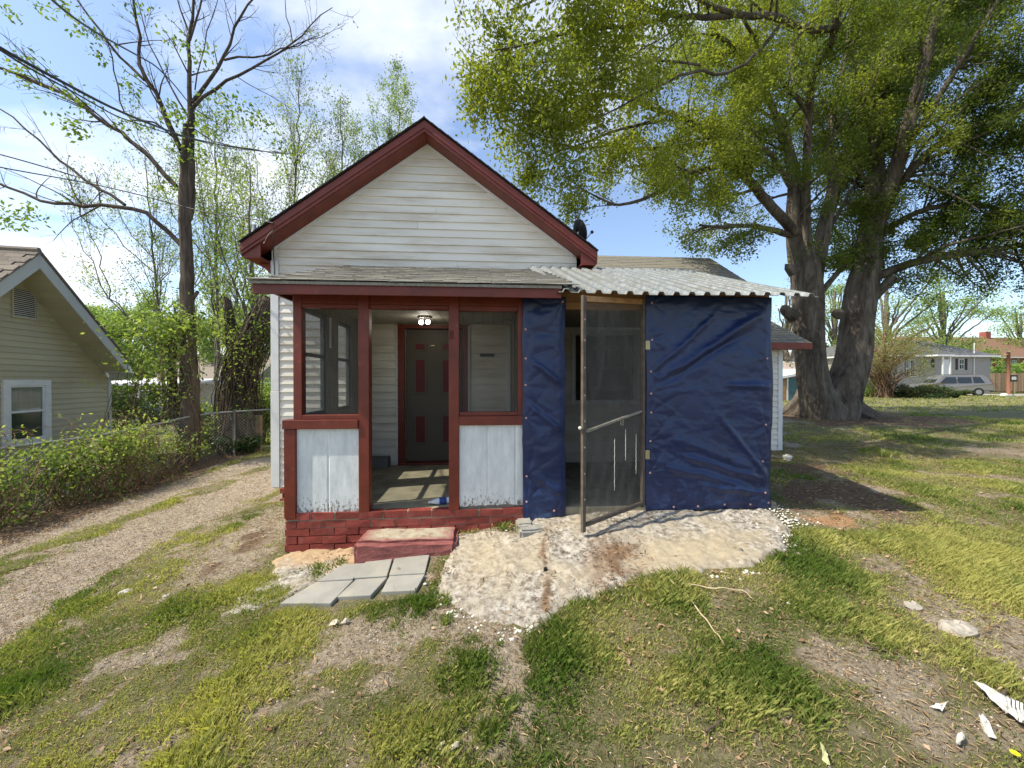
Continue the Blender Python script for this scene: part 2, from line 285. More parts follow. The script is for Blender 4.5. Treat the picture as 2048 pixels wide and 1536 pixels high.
# ground: masks live in two point attributes, the shader only adds grain
def ground_mat():
    m, nt, b, o = newmat('ground_cover')
    a1 = nt.nodes.new('ShaderNodeAttribute'); a1.attribute_name = 'cover'; s1 = nt.nodes.new('ShaderNodeSeparateColor'); lk(nt, a1.outputs['Color'], s1.inputs[0])
    a2 = nt.nodes.new('ShaderNodeAttribute'); a2.attribute_name = 'cover2'; s2 = nt.nodes.new('ShaderNodeSeparateColor'); lk(nt, a2.outputs['Color'], s2.inputs[0])
    nf = noise_node(nt, 45, 8, 0.75); nm = noise_node(nt, 6, 8, 0.7); nv = nt.nodes.new('ShaderNodeTexVoronoi'); nv.inputs['Scale'].default_value = 62
    g = nt.nodes.new('ShaderNodeNewGeometry'); lk(nt, g.outputs['Position'], nv.inputs['Vector'])
    soil = mix(nt, ramp(nt, nf.outputs[0], 0.36, 0.62), (0.11, 0.085, 0.058), (0.46, 0.385, 0.28))
    soil = mix(nt, ramp(nt, nm.outputs[0], 0.42, 0.66), soil, mix(nt, ramp(nt, nf.outputs[0], 0.35, 0.65), (0.23, 0.19, 0.14), (0.57, 0.49, 0.38)))
    grs = mix(nt, ramp(nt, nf.outputs[0], 0.3, 0.7), (0.065, 0.075, 0.028), (0.27, 0.25, 0.13))
    grs = mix(nt, ramp(nt, nm.outputs[0], 0.46, 0.62), grs, mix(nt, ramp(nt, nf.outputs[0], 0.35, 0.65), (0.13, 0.10, 0.06), (0.36, 0.31, 0.20)))
    grv = mix(nt, ramp(nt, nv.outputs['Distance'], 0.0, 0.55), (0.56, 0.48, 0.38), (0.30, 0.245, 0.185))
    grv = mix(nt, ramp(nt, nm.outputs[0], 0.40, 0.62), grv, mix(nt, ramp(nt, nf.outputs[0], 0.3, 0.7), (0.34, 0.28, 0.215), (0.58, 0.50, 0.39)))
    mul = mix(nt, ramp(nt, nf.outputs[0], 0.32, 0.68), (0.07, 0.05, 0.036), (0.27, 0.185, 0.125))
    ora = mix(nt, ramp(nt, nf.outputs[0], 0.3, 0.7), (0.35, 0.20, 0.10), (0.55, 0.33, 0.18))
    def br(src, w=0.55):
        mm = nt.nodes.new('ShaderNodeMath'); mm.operation = 'MULTIPLY_ADD'; mm.inputs[1].default_value = w; lk(nt, nf.outputs[0], mm.inputs[0])
        mm2 = nt.nodes.new('ShaderNodeMath'); mm2.operation = 'ADD'; lk(nt, src, mm2.inputs[0]); lk(nt, mm.outputs[0], mm2.inputs[1]); mm.inputs[2].default_value = -w*0.5
        return ramp(nt, mm2.outputs[0], 0.38, 0.62)
    c = mix(nt, br(s1.outputs[0], 0.9), soil, grs); c = mix(nt, br(s1.outputs[1], 0.8), c, grv); c = mix(nt, br(s2.outputs[0], 0.7), c, mul); c = mix(nt, br(s2.outputs[1], 0.8), c, ora)
    c = mix(nt, br(s2.outputs[2], 0.6), c, (0.42, 0.41, 0.40))
    lk(nt, c, b.inputs['Base Color']); b.inputs['Roughness'].default_value = 0.95; b.inputs['Specular IOR Level'].default_value = 0.1
    hh = nt.nodes.new('ShaderNodeMath'); hh.operation = 'ADD'; lk(nt, nf.outputs[0], hh.inputs[0]); lk(nt, nm.outputs[0], hh.inputs[1])
    bump(nt, b, hh.outputs[0], 1.0, 0.035); return m
MT['ground'] = ground_mat()
def apron_mat():
    m, nt, b, o = newmat('crumbling_concrete')
    a1 = nt.nodes.new('ShaderNodeAttribute'); a1.attribute_name = 'cover'; s1 = nt.nodes.new('ShaderNodeSeparateColor'); lk(nt, a1.outputs['Color'], s1.inputs[0])
    nf = noise_node(nt, 20, 10, 0.78); nm = noise_node(nt, 4.5, 8, 0.7, dist=0.5)
    c = mix(nt, ramp(nt, nf.outputs[0], 0.42, 0.58), (0.09, 0.07, 0.05), (0.50, 0.475, 0.42))
    c2 = mix(nt, ramp(nt, nf.outputs[0], 0.3, 0.7), (0.27, 0.225, 0.155), (0.46, 0.395, 0.28))
    c = mix(nt, ramp(nt, nm.outputs[0], 0.42, 0.62), c, mix(nt, ramp(nt, nf.outputs[0], 0.3, 0.7), (0.22, 0.19, 0.145), (0.43, 0.39, 0.32)))
    c = mix(nt, s1.outputs[0], c, c2)
    dk = mix(nt, ramp(nt, nf.outputs[0], 0.35, 0.7), (0.08, 0.055, 0.04), (0.30, 0.20, 0.12))
    c = mix(nt, s1.outputs[1], c, dk); c = mix(nt, s1.outputs[2], c, mix(nt, ramp(nt, nf.outputs[0], 0.3, 0.7), (0.30, 0.205, 0.125), (0.50, 0.375, 0.23)))
    lk(nt, c, b.inputs['Base Color']); b.inputs['Roughness'].default_value = 0.95; b.inputs['Specular IOR Level'].default_value = 0.1
    bump(nt, b, nf.outputs[0], 0.9, 0.014); return m
MT['apron'] = apron_mat()

# ---------------------------------------------------------------- object helpers
def setp(o, label=None, cat=None, group=None, kind=None):
    if label: o['label'] = label
    if cat: o['category'] = cat
    if group: o['group'] = group
    if kind: o['kind'] = kind
    return o
WL = {}
def thing(name, label, cat, loc=(0, 0, 0), group=None):
    o = bpy.data.objects.new(name, None); COL.objects.link(o); o.location = loc; o.empty_display_size = 0.1
    WL[o.name] = np.array(loc, float); return setp(o, label, cat, group)
def link(name, me, mat, parent=None, origin=None):
    """me in world coordinates minus origin"""
    o = bpy.data.objects.new(name, me); COL.objects.link(o)
    origin = np.zeros(3) if origin is None else np.asarray(origin, float)
    WL[o.name] = origin
    if mat is not None and not me.materials: me.materials.append(mat)
    if parent is not None: o.parent = parent; o.location = origin-WL[parent.name]
    else: o.location = origin
    return o
class MB:
    def __init__(s): s.v = []; s.f = []
    def add(s, v, f):
        k = len(s.v); s.v += [tuple(p) for p in v]; s.f += [tuple(i+k for i in q) for q in f]; return s
    def box(s, x0, x1, y0, y1, z0, z1):
        return s.add([(x0,y0,z0),(x1,y0,z0),(x1,y1,z0),(x0,y1,z0),(x0,y0,z1),(x1,y0,z1),(x1,y1,z1),(x0,y1,z1)],
                     [(0,3,2,1),(4,5,6,7),(0,1,5,4),(1,2,6,5),(2,3,7,6),(3,0,4,7)])
    def prism(s, poly, d):
        """poly: list of 3D points (planar), extruded by vector d"""
        n = len(poly); d = np.asarray(d, float); P = [np.asarray(p, float) for p in poly]
        nn = np.cross(P[1]-P[0], P[2]-P[1])
        if np.dot(nn, d) > 0: P = P[::-1]
        return s.add(P+[p+d for p in P], [tuple(range(n)), tuple(range(2*n-1, n-1, -1))]+[(i, i+n, (i+1) % n+n, (i+1) % n) for i in range(n)])
    def obox(s, c, u, v, w):
        """box with centre c and half-axis vectors"""
        c, u, v, w = (np.asarray(q, float) for q in (c, u, v, w))
        P = [c+a*u+b*v+e*w for e in (-1, 1) for a, b in ((-1, -1), (1, -1), (1, 1), (-1, 1))]
        return s.add(P, [(0,3,2,1),(4,5,6,7),(0,1,5,4),(1,2,6,5),(2,3,7,6),(3,0,4,7)])
    def tube(s, pts, r, n=8, cap=True):
        pts = np.asarray(pts, float); m = len(pts); r = np.broadcast_to(r, m)
        k = len(s.v); t = np.gradient(pts, axis=0); up = np.array((0.0, 0.0, 1.0))
        for i in range(m):
            d = t[i]/(np.linalg.norm(t[i])+1e-9); a = np.cross(d, up)
            if np.linalg.norm(a) < 0.1: a = np.cross(d, (0, 1, 0))
            a /= np.linalg.norm(a); b = np.cross(d, a)
            for j in range(n): q = 2*pi*j/n; s.v.append(tuple(pts[i]+r[i]*(cos(q)*a+sin(q)*b)))
        for i in range(m-1):
            for j in range(n): s.f.append((k+i*n+j, k+i*n+(j+1) % n, k+(i+1)*n+(j+1) % n, k+(i+1)*n+j))
        if cap: s.f.append(tuple(k+j for j in range(n))); s.f.append(tuple(k+(m-1)*n+j for j in range(n-1, -1, -1)))
        return s
    def sph(s, c, r, nu=10, nv=6, sc=(1, 1, 1)):
        k = len(s.v)
        for i in range(nv+1):
            th = pi*i/nv
            for j in range(nu): q = 2*pi*j/nu; s.v.append((c[0]+r*sc[0]*sin(th)*cos(q), c[1]+r*sc[1]*sin(th)*sin(q), c[2]+r*sc[2]*cos(th)))
        for i in range(nv):
            for j in range(nu): s.f.append((k+i*nu+j, k+(i+1)*nu+j, k+(i+1)*nu+(j+1) % nu, k+i*nu+(j+1) % nu))
        return s
    def mesh(s, name, smooth=False, org=None):
        v = np.array(s.v, float); org = (v.min(0)+v.max(0))/2 if org is None else np.asarray(org, float)
        me = bpy.data.meshes.new(name); me.from_pydata((v-org).tolist(), [], s.f); me.update()
        if smooth: me.polygons.foreach_set('use_smooth', [True]*len(me.polygons))
        return me, org
    def build(s, name, mat, parent=None, smooth=False, bevel=0, org=None, **p):
        me, org = s.mesh(name, smooth, org); o = link(name, me, MT[mat] if isinstance(mat, str) else mat, parent, org)
        if bevel:
            bm = o.modifiers.new('bevel', 'BEVEL'); bm.width = bevel; bm.segments = 2; bm.limit_method = 'ANGLE'
        return setp(o, **p) if p else o
def npmesh(name, V, F, mat, parent=None, tone=None, smooth=False, org=None, attrs=None, **p):
    """V (n,3), F (m,k) int arrays -> object; tone per vertex"""
    V = np.asarray(V, np.float32); F = np.asarray(F, np.int32); k = F.shape[1]
    org = np.zeros(3) if org is None else np.asarray(org, float)
    me = bpy.data.meshes.new(name); me.vertices.add(len(V)); me.vertices.foreach_set('co', (V-org.astype(np.float32)).ravel())
    me.loops.add(F.size); me.loops.foreach_set('vertex_index', F.ravel()); me.polygons.add(len(F))
    me.polygons.foreach_set('loop_start', np.arange(0, F.size, k, dtype=np.int32)); me.polygons.foreach_set('loop_total', np.full(len(F), k, np.int32))
    if smooth: me.polygons.foreach_set('use_smooth', np.ones(len(F), bool))
    me.update(calc_edges=True)
    if tone is not None: at = me.attributes.new('tone', 'FLOAT', 'POINT'); at.data.foreach_set('value', np.asarray(tone, np.float32))
    for n_, arr in (attrs or {}).items():
        at = me.attributes.new(n_, 'FLOAT_COLOR', 'POINT'); at.data.foreach_set('color', np.asarray(arr, np.float32).ravel())
    o = link(name, me, MT[mat] if isinstance(mat, str) else mat, parent, org)
    return setp(o, **p) if p else o
def inst(name, me, parent, loc, rot=(0, 0, 0), sc=(1, 1, 1), mat=None):
    o = bpy.data.objects.new(name, me); COL.objects.link(o); o.parent = parent
    o.location = np.asarray(loc, float)-(WL[parent.name] if parent else 0); o.rotation_euler = rot; o.scale = sc; WL[o.name] = np.asarray(loc, float); return o
def recalc(me):
    import bmesh
    bm = bmesh.new(); bm.from_mesh(me); bmesh.ops.recalc_face_normals(bm, faces=bm.faces); bm.to_mesh(me); bm.free()

# ================================================================ GROUND
# regions given by what the place shows, projected on the terrain
def gp(pts): return [G(*p) for p in pts]
APRON = gp([(905,1075),(960,1060),(1035,1062),(1060,1040),(1130,1022),(1290,1016),(1420,1020),(1540,1018),(1600,1060),(1580,1110),(1520,1140),(1400,1148),(1290,1160),(1225,1190),(1150,1215),(1090,1262),(1000,1258),(930,1235),(870,1190),(885,1120)])
SANDP = gp([(560,1105),(700,1085),(725,1120),(690,1140),(630,1180),(560,1225),(430,1250),(480,1190),(530,1130)])
TRK1 = [(-9.5,1.2),(-7.2,3.2),(-5.9,4.6),(-5.0,6.5),(-4.3,9),(-3.9,12),(-3.8,16)]
TRK2 = [(-7.0,0.6),(-5.4,2.4),(-4.3,3.9),(-3.65,6.2),(-3.5,6.6),(-2.9,9.2),(-2.5,12),(-2.4,16)]
TRK1 = [tuple(G(*p)[:2]) for p in ((-260,1190),(0,1095),(180,1040),(330,985),(450,945),(530,922))]
TRK2 = [tuple(G(*p)[:2]) for p in ((-330,1420),(0,1220),(200,1105),(380,1030),(500,975),(580,938))]
def dpoly(x, y, pl):
    d = np.full(x.shape, 1e9)
    for (x0, y0), (x1, y1) in zip(pl[:-1], pl[1:]):
        ex, ey = x1-x0, y1-y0; t = np.clip(((x-x0)*ex+(y-y0)*ey)/(ex*ex+ey*ey+1e-9), 0, 1); d = np.minimum(d, np.hypot(x-x0-t*ex, y-y0-t*ey))
    return d
MULCH = gp([(1550,930),(1640,925),(1720,950),(1800,985),(1815,1030),(1740,1050),(1640,1040),(1560,1022)])
ORANGE = gp([(1600,1035),(1680,1030),(1750,1045),(1720,1058),(1640,1052)])
ORNG2 = gp([(690,1085),(900,1070),(900,1062),(690,1075)])
BARE = gp([(400,1085),(560,1010),(575,1060),(500,1125),(430,1170),(360,1180)])
STRIP = gp([(250,1190),(400,1075),(545,985),(585,1000),(500,1050),(400,1110),(300,1200)])
BARE2 = gp([(1700,1210),(2200,1120),(2300,1300),(2048,1480),(1850,1500),(1680,1420),(1640,1290)])
OAKC = np.array(G(1650, 832)[:2])
def masks(x, y):
    R = np.hypot(x, y)
    n1 = fbm(x, y, 5, 1.6); n2 = fbm(x+31, y+7, 4, 4.5); n3 = fbm(x-11, y+3, 3, 0.5)
    n4 = fbm(x+3, y-5, 3, 11); grass = np.clip((n1*0.5+n2*0.28+n4*0.22-0.420)*7+0.40, 0, 1)
    far = np.clip((R-7)/6, 0, 1); grass = np.maximum(grass, far*np.clip(0.35+2.2*(n3-0.3), 0, 1)*1.0)
    grass = np.clip(grass+0.55*np.clip((x-1.9)/1.0, 0, 1)*np.clip((y-2.3)/0.8, 0, 1)*np.clip((n1-0.30)*6, 0, 1), 0, 1)
    # worn soil in the near foreground
    near = np.clip((2.6-y)/1.2, 0, 1)*np.clip(1.0-np.abs(x-0.2)*0.05, 0, 1); grass *= 1-0.35*near*np.clip((n2-0.35)*4, 0, 1)
    d1 = dpoly(x, y, TRK1)+0.35*(n2-0.5); d2 = dpoly(x, y, TRK2)+0.35*(n2-0.5)
    grv = np.maximum(np.clip((0.42-d1)/0.3+0.5, 0, 1), np.clip((0.50-d2)/0.3+0.5, 0, 1))
    lane = np.clip((1.0-np.minimum(d1, d2))/0.3, 0, 1)*0.45; grv = np.maximum(grv, lane*np.clip((n1-0.35)*3, 0, 1))
    grass *= 1-0.95*grv
    mul, _ = inpoly(x, y, MULCH, 0.35); do = np.hypot((x-OAKC[0]), (y-OAKC[1])*1.15); ok = np.clip((4.4-do)/2.2+(n1-0.5)*2.5, 0, 1)
    mul = np.maximum(mul*np.clip((n1-0.2)*3, 0, 1), ok)
    patch = np.clip((fbm(x*0.35+5, y+2, 4, 0.8)-0.53)*8, 0, 1)*np.clip((x-5.0)/2, 0, 1)*np.clip((y-4.4)/1.5, 0, 1)*np.clip((18-R)/5, 0, 1)
    mul = np.maximum(mul, patch*0.45)
    # strip of leaf litter along the fence
    df = np.abs(x+6.15)+0.3*(n2-0.5); mul = np.maximum(mul, np.clip((0.65-df)/0.3, 0, 1)*np.clip((y-3)/1, 0, 1)*np.clip((11-y)/1, 0, 1)*0.9)
    ba, _ = inpoly(x, y, BARE, 0.3); ba2, _ = inpoly(x, y, BARE2, 0.5); grass *= 1-0.9*ba*np.clip(n1*2.4-0.2, 0, 1); grass *= 1-0.85*ba2*np.clip((0.62-n1)*5, 0, 1)
    stp, _ = inpoly(x, y, STRIP, 0.25); grv *= 1-0.9*stp; grass = np.maximum(grass, stp*np.clip(0.3+(n2-0.3)*2.2, 0, 1)); mul = np.maximum(mul, ba*(1-stp)*np.clip((n2-0.35)*3, 0, 0.75))
    ora, _ = inpoly(x, y, ORANGE, 0.2); o2, _ = inpoly(x, y, ORNG2, 0.1); ora = np.maximum(ora*np.clip((n2-0.3)*4, 0, 1), o2*0.8)
    grass *= 1-0.92*mul; grass *= 1-ora
    # paved far street and drive
    road = ((y > 24) & (y < 29) & (x < 2)).astype(float)
    drv = np.clip((1.8-np.abs((x-54)-0.2*(y-34)))/0.5, 0, 1)*0+np.clip((2.2-np.abs(y-35.0+0.02*(x-50)))/0.5, 0, 1)*(x > 46.5)
    hs = ((x > -3.2) & (x < 3.1) & (y > 5.85) & (y < 15)) | ((x > -1.93) & (x < 3.05) & (y > 3.9) & (y < 6)); grass = np.where(hs, 0, grass)
    return grass, grv, mul, ora, np.maximum(road, drv)
def sgrid(N, a, b, lo, hi, c):
    ul = np.arcsinh((lo-c)*np.sinh(b)/a)/b; uh = np.arcsinh((hi-c)*np.sinh(b)/a)/b
    u = np.linspace(ul, uh, N); return c+a*np.sinh(b*u)/np.sinh(b)
def build_ground():
    xs = sgrid(620, 300, 6.2, -320, 320, 0.0); ys = sgrid(460, 300, 6.2, -30, 420, 2.6)
    X, Y = np.meshgrid(xs, ys); Z = terr(X, Y); R = np.hypot(X, Y)
    g, gv, mu, orr, rd = masks(X, Y)
    near = np.clip((14-R)/6, 0, 1)
    Z = Z+near*(0.022*(fbm(X, Y, 3, 7)-0.5)+0.012*(1-gv)*(fbm(X, Y, 2, 24)-0.5))-0.03*np.clip(gv-0.3, 0, 1)*near+0.02*mu*near*fbm(X, Y, 2, 12)
    hs = ((X > -3.0) & (X < 3.0) & (Y > 6.0) & (Y < 14)) | ((X > -1.8) & (X < 3.0) & (Y > 3.95) & (Y < 6.1)); Z = np.where(hs, np.minimum(Z, 0.1), Z)
    V = np.c_[X.ravel(), Y.ravel(), Z.ravel()]; nx, ny = len(xs), len(ys)
    idx = np.arange(nx*ny).reshape(ny, nx); F = np.stack([idx[:-1, :-1], idx[:-1, 1:], idx[1:, 1:], idx[1:, :-1]], -1).reshape(-1, 4)
    o = np.ones(V.shape[0]); c1 = np.c_[g.ravel(), gv.ravel(), o*0, o]; c2 = np.c_[mu.ravel(), orr.ravel(), rd.ravel(), o]
    gf = gv.ravel()[F].mean(1) > 0.5; rf = rd.ravel()[F].mean(1) > 0.5; sel = [(~gf & ~rf, 'ground', 'grassy_lawn'), (gf & ~rf, 'gravel_driveway', None), (rf, 'road', None)]
    for m, nm, _ in sel:
        f = F[m]
        if len(f) == 0: continue
        u, inv = np.unique(f, return_inverse=True); inv = inv.reshape(-1, 4)
        npmesh(nm, V[u], inv, 'ground', smooth=True, attrs={'cover': c1[u], 'cover2': c2[u]}, kind='structure')
build_ground()
def patch_sheet(name, poly, res, h, edge, cov, mat, lump=0.03):
    P = np.array(poly)[:, :2]; lo = P.min(0)-0.15; hi = P.max(0)+0.15
    xs = np.arange(lo[0], hi[0], res); ys = np.arange(lo[1], hi[1], res); X, Y = np.meshgrid(xs, ys)
    _, sd = inpoly(X, Y, poly); sd = sd+edge*(fbm(X, Y, 4, 5)-0.5)*2
    k = np.clip(sd/0.10+0.3, 0, 1); Z = terr(X, Y)-0.06+k*(0.06+h)+k*lump*(fbm(X, Y, 4, 9)-0.45)*2+0.5*lump*k*np.abs(fbm(X, Y, 3, 22)-0.5)*2
    nx, ny = len(xs), len(ys); idx = np.arange(nx*ny).reshape(ny, nx); F = np.stack([idx[:-1, :-1], idx[:-1, 1:], idx[1:, 1:], idx[1:, :-1]], -1).reshape(-1, 4)
    keep = (sd.ravel()[F].max(1) > -0.08); f = F[keep]; u, inv = np.unique(f, return_inverse=True); V = np.c_[X.ravel(), Y.ravel(), Z.ravel()][u]
    c = cov(X, Y, sd); c = np.c_[c[0].ravel(), c[1].ravel(), c[2].ravel(), np.ones(X.size)][u]
    return npmesh(name, V, inv.reshape(-1, 4), mat, smooth=False, attrs={'cover': c}, kind='structure')
SMOOTH = gp([(1290,1085),(1440,1075),(1500,1095),(1520,1125),(1440,1142),(1300,1150),(1240,1130)]); CRACK = [tuple(p[:2]) for p in gp([(1095,1062),(1085,1110),(1095,1160),(1090,1225)])]
DIRT = gp([(1205,1085),(1260,1085),(1275,1130),(1260,1180),(1215,1190),(1190,1130)]); SM2 = gp([(930,1075),(1010,1075),(1030,1120),(1010,1180),(930,1160),(905,1110)])
def cov_ap(X, Y, sd):
    a, _ = inpoly(X, Y, SMOOTH, 0.12); b, _ = inpoly(X, Y, DIRT, 0.15); d = dpoly(X, Y, CRACK)+0.06*(fbm(X, Y, 3, 9)-0.5); s2, _ = inpoly(X, Y, SM2, 0.2)
    n = fbm(X, Y, 4, 6)
    rim = np.clip((sd-0.12)/0.15, 0, 1)*np.clip((fbm(X, Y, 3, 2.5)-0.38)*6, 0, 1); return np.maximum(a, np.maximum(s2*0.8, rim*0.6)), np.clip(b*1.3*np.clip(n*3-0.7, 0, 1)+np.clip((0.035-d)/0.03, 0, 1), 0, 1), np.clip((n-0.66)*6, 0, 0.6)*0
patch_sheet('concrete_apron', APRON, 0.016, 0.02, 0.07, cov_ap, 'apron', 0.022)
def cov_sd(X, Y, sd):
    n = fbm(X, Y, 4, 5); return n*0, np.clip((n-0.6)*4, 0, 0.5), np.clip((Y-3.35)/0.25+(n-0.5)*2, 0, 1)
patch_sheet('sand_patch', SANDP, 0.02, 0.012, 0.16, cov_sd, 'apron', 0.018)

# ================================================================ HOUSE
Yw = 5.9; XL, XR = -3.14, 1.42; EX0, EX1, APX = -3.39, 1.66, -0.866; EZ_, AZ = 3.60, 5.42; RKY = 5.60
slope = (AZ-EZ_)/(APX-EX0)
house = thing('house', 'small white clapboard house with red trimmed gable and screened front porch', 'house', (-0.9, 5.9, 0.0))
wall = MB(); YB = 13.6
def roofz(x): return AZ-slope*abs(x-APX)
# wall core with door and room-window openings
DX0, DX1, DZ1 = -1.205, -0.345, 2.46
WX0, WX1, WZ0, WZ1 = 1.40, 2.38, 1.37, 2.39
for (x0, x1, z0, z1) in ((XL, DX0, 0.085, 2.9), (DX0, DX1, DZ1, 2.9), (DX1, WX0, -0.3, 2.9), (WX0, WX1, -0.3, WZ0), (WX0, WX1, WZ1, 2.9), (WX1, 3.1, -0.3, 2.9), (DX0, DX1, -0.3, 0.40)):
    wall.box(x0, x1, Yw+0.02, Yw+0.14, z0, z1)
wall.prism([(XL, Yw+0.02, 2.9), (XR, Yw+0.02, 2.9), (XR, Yw+0.02, roofz(XR)-0.18), (APX, Yw+0.02, AZ-0.2), (XL, Yw+0.02, roofz(XL)-0.18)], (0, 0.12, 0))
wall.box(XL, XL+0.12, Yw+0.14, YB, 0.085, 3.6); wall.box(XR-0.12, XR, 7.9, YB, -0.3, 3.6); wall.box(XL, XR, YB, YB+0.12, -0.3, 3.6)
wallo = wall.build('wall', 'siding', house)
def boards(parent, name, mat, P0, u, n, z0, z1, dz, spans, t=0.024, lap=0.012):
    """lap siding, one object per course piece; spans(za, zb) -> [(s0b, s1b, s0t, s1t)]"""
    u = np.array(u, float); n = np.array(n, float); P0 = np.array(P0, float); z = z0
    while z < z1-0.005:
        zt = min(z+dz, z1)
        for (a, b, c, d) in spans(z, zt):
            if b-a < 0.02: continue
            Z = np.array((0, 0, 1.0)); m = MB()
            v = [P0+u*a+n*t+Z*z, P0+u*b+n*t+Z*z, P0+u*d+n*0.003+Z*(zt+0.0), P0+u*c+n*0.003+Z*(zt+0.0),
                 P0+u*a-n*0.008+Z*z, P0+u*b-n*0.008+Z*z, P0+u*d-n*0.008+Z*zt, P0+u*c-n*0.008+Z*zt]
            m.add(v, [(0,1,2,3),(7,6,5,4),(4,5,1,0),(1,5,6,2),(3,2,6,7),(4,0,3,7)])
            o = m.build(name, mat, parent)
        z = zt
def cut(x0, x1, holes):
    out = [(x0, x1)]
    for a, b in holes:
        nw = []
        for p, q in out:
            if b <= p or a >= q: nw.append((p, q)); continue
            if a > p: nw.append((p, a))
            if b < q: nw.append((b, q))
        out = nw
    return out
def sp_front(za, zb):
    zm = (za+zb)/2; hs = []
    if zm < 2.54: hs.append((DX0-0.11, DX1+0.10))
    if WZ0-0.06 < zm < WZ1+0.06: hs.append((WX0-0.07, WX1+0.07))
    x0 = XL+0.115; x1 = XR if za > 2.9 else 3.1
    if random.random() < 0.4: j = random.uniform(-2.6, 1.2); hs.append((j, j+0.004))
    lim = lambda z: (APX-(AZ-0.17-z)/slope, APX+(AZ-0.17-z)/slope)
    res = []
    for a, b in cut(x0, x1, hs):
        at, bt = a, b
        l0, r0 = lim(za); l1, r1 = lim(zb)
        a0 = max(a, l0) if za > 2.9 else a; b0 = min(b, r0) if za > 2.9 else b; at = max(a, l1) if zb > 2.9 else a; bt = min(b, r1) if zb > 2.9 else b
        if at < bt: res.append((a0, b0, at, bt))
    return res
boards(wallo, 'siding_board', 'siding', (0, Yw+0.02, 0), (1, 0, 0), (0, -1, 0), 0.10, 5.26, 0.1172, sp_front)
m = MB().box(XL-0.01, XL+0.11, Yw-0.012, Yw+0.018, 0.10, 1.52); m.build('corner_trim', 'trim_white', house, bevel=0.004)
m = MB().box(XL-0.006, XL+0.106, Yw-0.009, Yw+0.018, 1.524, 3.44); m.build('corner_trim', 'trim_white', house, bevel=0.004)
for sgn, xe in ((-1, EX0), (1, EX1)):      # white edge strips under the rake
    a = np.array((xe-sgn*0.30, Yw-0.006, roofz(xe-sgn*0.30)-0.175)); b = np.array((APX, Yw-0.006, AZ-0.175))
    m = MB().prism([a, b, b-(0, 0, 0.045), a-(0, 0, 0.045)], (0, 0.022, 0)); m.build('gable_trim', 'trim_white', house)
# red rake: fascia board in two steps, soffit, roof slab with black shingle edge
for sgn, xe in ((-1, EX0), (1, EX1)):
    e = np.array((xe, RKY, roofz(xe))); a = np.array((APX, RKY, AZ)); Zv = np.array((0, 0, 1.0))
    MB().prism([e-Zv*0.02, a-Zv*0.02, a-Zv*0.125, e-Zv*0.125], (0, 0.025, 0)).build('rake_fascia', 'red', house)
    MB().prism([e-Zv*0.1252+(0, 0.012, 0), a-Zv*0.1252+(0, 0.012, 0), a-Zv*0.175+(0, 0.012, 0), e-Zv*0.175+(0, 0.012, 0)], (0, 0.022, 0)).build('rake_moulding', 'red', house)
    MB().prism([e-Zv*0.165+(0, 0.034, 0), a-Zv*0.165+(0, 0.034, 0), a-Zv*0.18+(0, 0.034, 0), e-Zv*0.18+(0, 0.034, 0)], (0, 0.27, 0)).build('soffit', 'red', house)
    up = np.array((sgn*slope, 0, 1.0)); up /= np.linalg.norm(up)
    dn = np.array((sgn, 0, -slope)); dn /= np.linalg.norm(dn); L = np.linalg.norm(a-e); st = 0.0
    rf = MB().prism([e-up*0.012+(0, 0.026, 0)+dn*0.0, a-up*0.012+(0, 0.026, 0), a-up*0.06+(0, 0.026, 0), e-up*0.06+(0, 0.026, 0)], (0, 8.2, 0)).build('roof', 'shingle_black', house)
    for i in range(34):      # shingle courses: only their edges show above the rake
        s0 = L-i*0.14; 
        if s0 < 0.06: break
        c = a+dn*(s0-0.09)+up*0.004
        MB().obox((c[0], 9.7, c[2]), dn*0.10+up*(-0.0045), (0, 4.13, 0), up*0.0055).build('shingle_course', 'shingle_black', rf)
    # eave box along the side, red
    xi = XL if sgn < 0 else XR
    zf = roofz(xe)-0.02
    MB().box(min(xe, xe-sgn*0.02), max(xe, xe-sgn*0.02), RKY+0.026, YB, zf-0.17, zf-0.0).build('eave_fascia', 'red', house)
    MB().box(min(xi, xe-sgn*0.021), max(xi, xe-sgn*0.021), RKY+0.026, YB, zf-0.185, zf-0.165).build('eave_soffit', 'red', house)
    MB().prism([(xe, RKY+0.035, zf-0.16), (xi, RKY+0.035, zf-0.16), (xi, RKY+0.035, roofz(xi)-0.17)], (0, 0.012, 0)).build('eave_end', 'red', house)
    MB().prism([(xi, Yw-0.02, zf-0.19), (xe-sgn*0.10, Yw-0.02, zf-0.19), (xi, Yw-0.02, zf-0.34)], (0, 0.3, 0)).build('eave_bracket', 'red', house)
# ---- door
MB().box(DX0-0.10, DX0, Yw-0.04, Yw+0.06, 0.40, 2.52).build('door_casing', 'red', house, bevel=0.004)
MB().box(DX1, DX1+0.085, Yw-0.04, Yw+0.06, 0.40, 2.52).build('door_casing', 'red', house, bevel=0.004)
MB().box(DX0, DX1, Yw-0.04, Yw+0.06, DZ1, 2.52).build('door_casing', 'red', house, bevel=0.004)
MB().box(DX0-0.10, DX1+0.085, Yw-0.06, Yw+0.08, 0.385, 0.44).build('threshold', 'red', house, bevel=0.004)
door = MB().box(DX0+0.012, DX1-0.012, Yw+0.05, Yw+0.09, 0.45, DZ1-0.01).build('door', 'taupe', house)
for cx in (-0.985, -0.575):
    for z0, z1 in ((2.14, 2.25), (1.50, 1.99), (0.74, 1.13)):
        if z0 > 2: z0, z1 = 2.15, 2.24
        MB().box(cx-0.105, cx+0.105, Yw+0.040, Yw+0.049, z0-0.035, z1+0.035).build('moulding', 'taupe', door, bevel=0.006)
        MB().box(cx-0.066, cx+0.066, Yw+0.033, Yw+0.0395, z0, z1).build('door_panel', 'doorred', door, bevel=0.004)
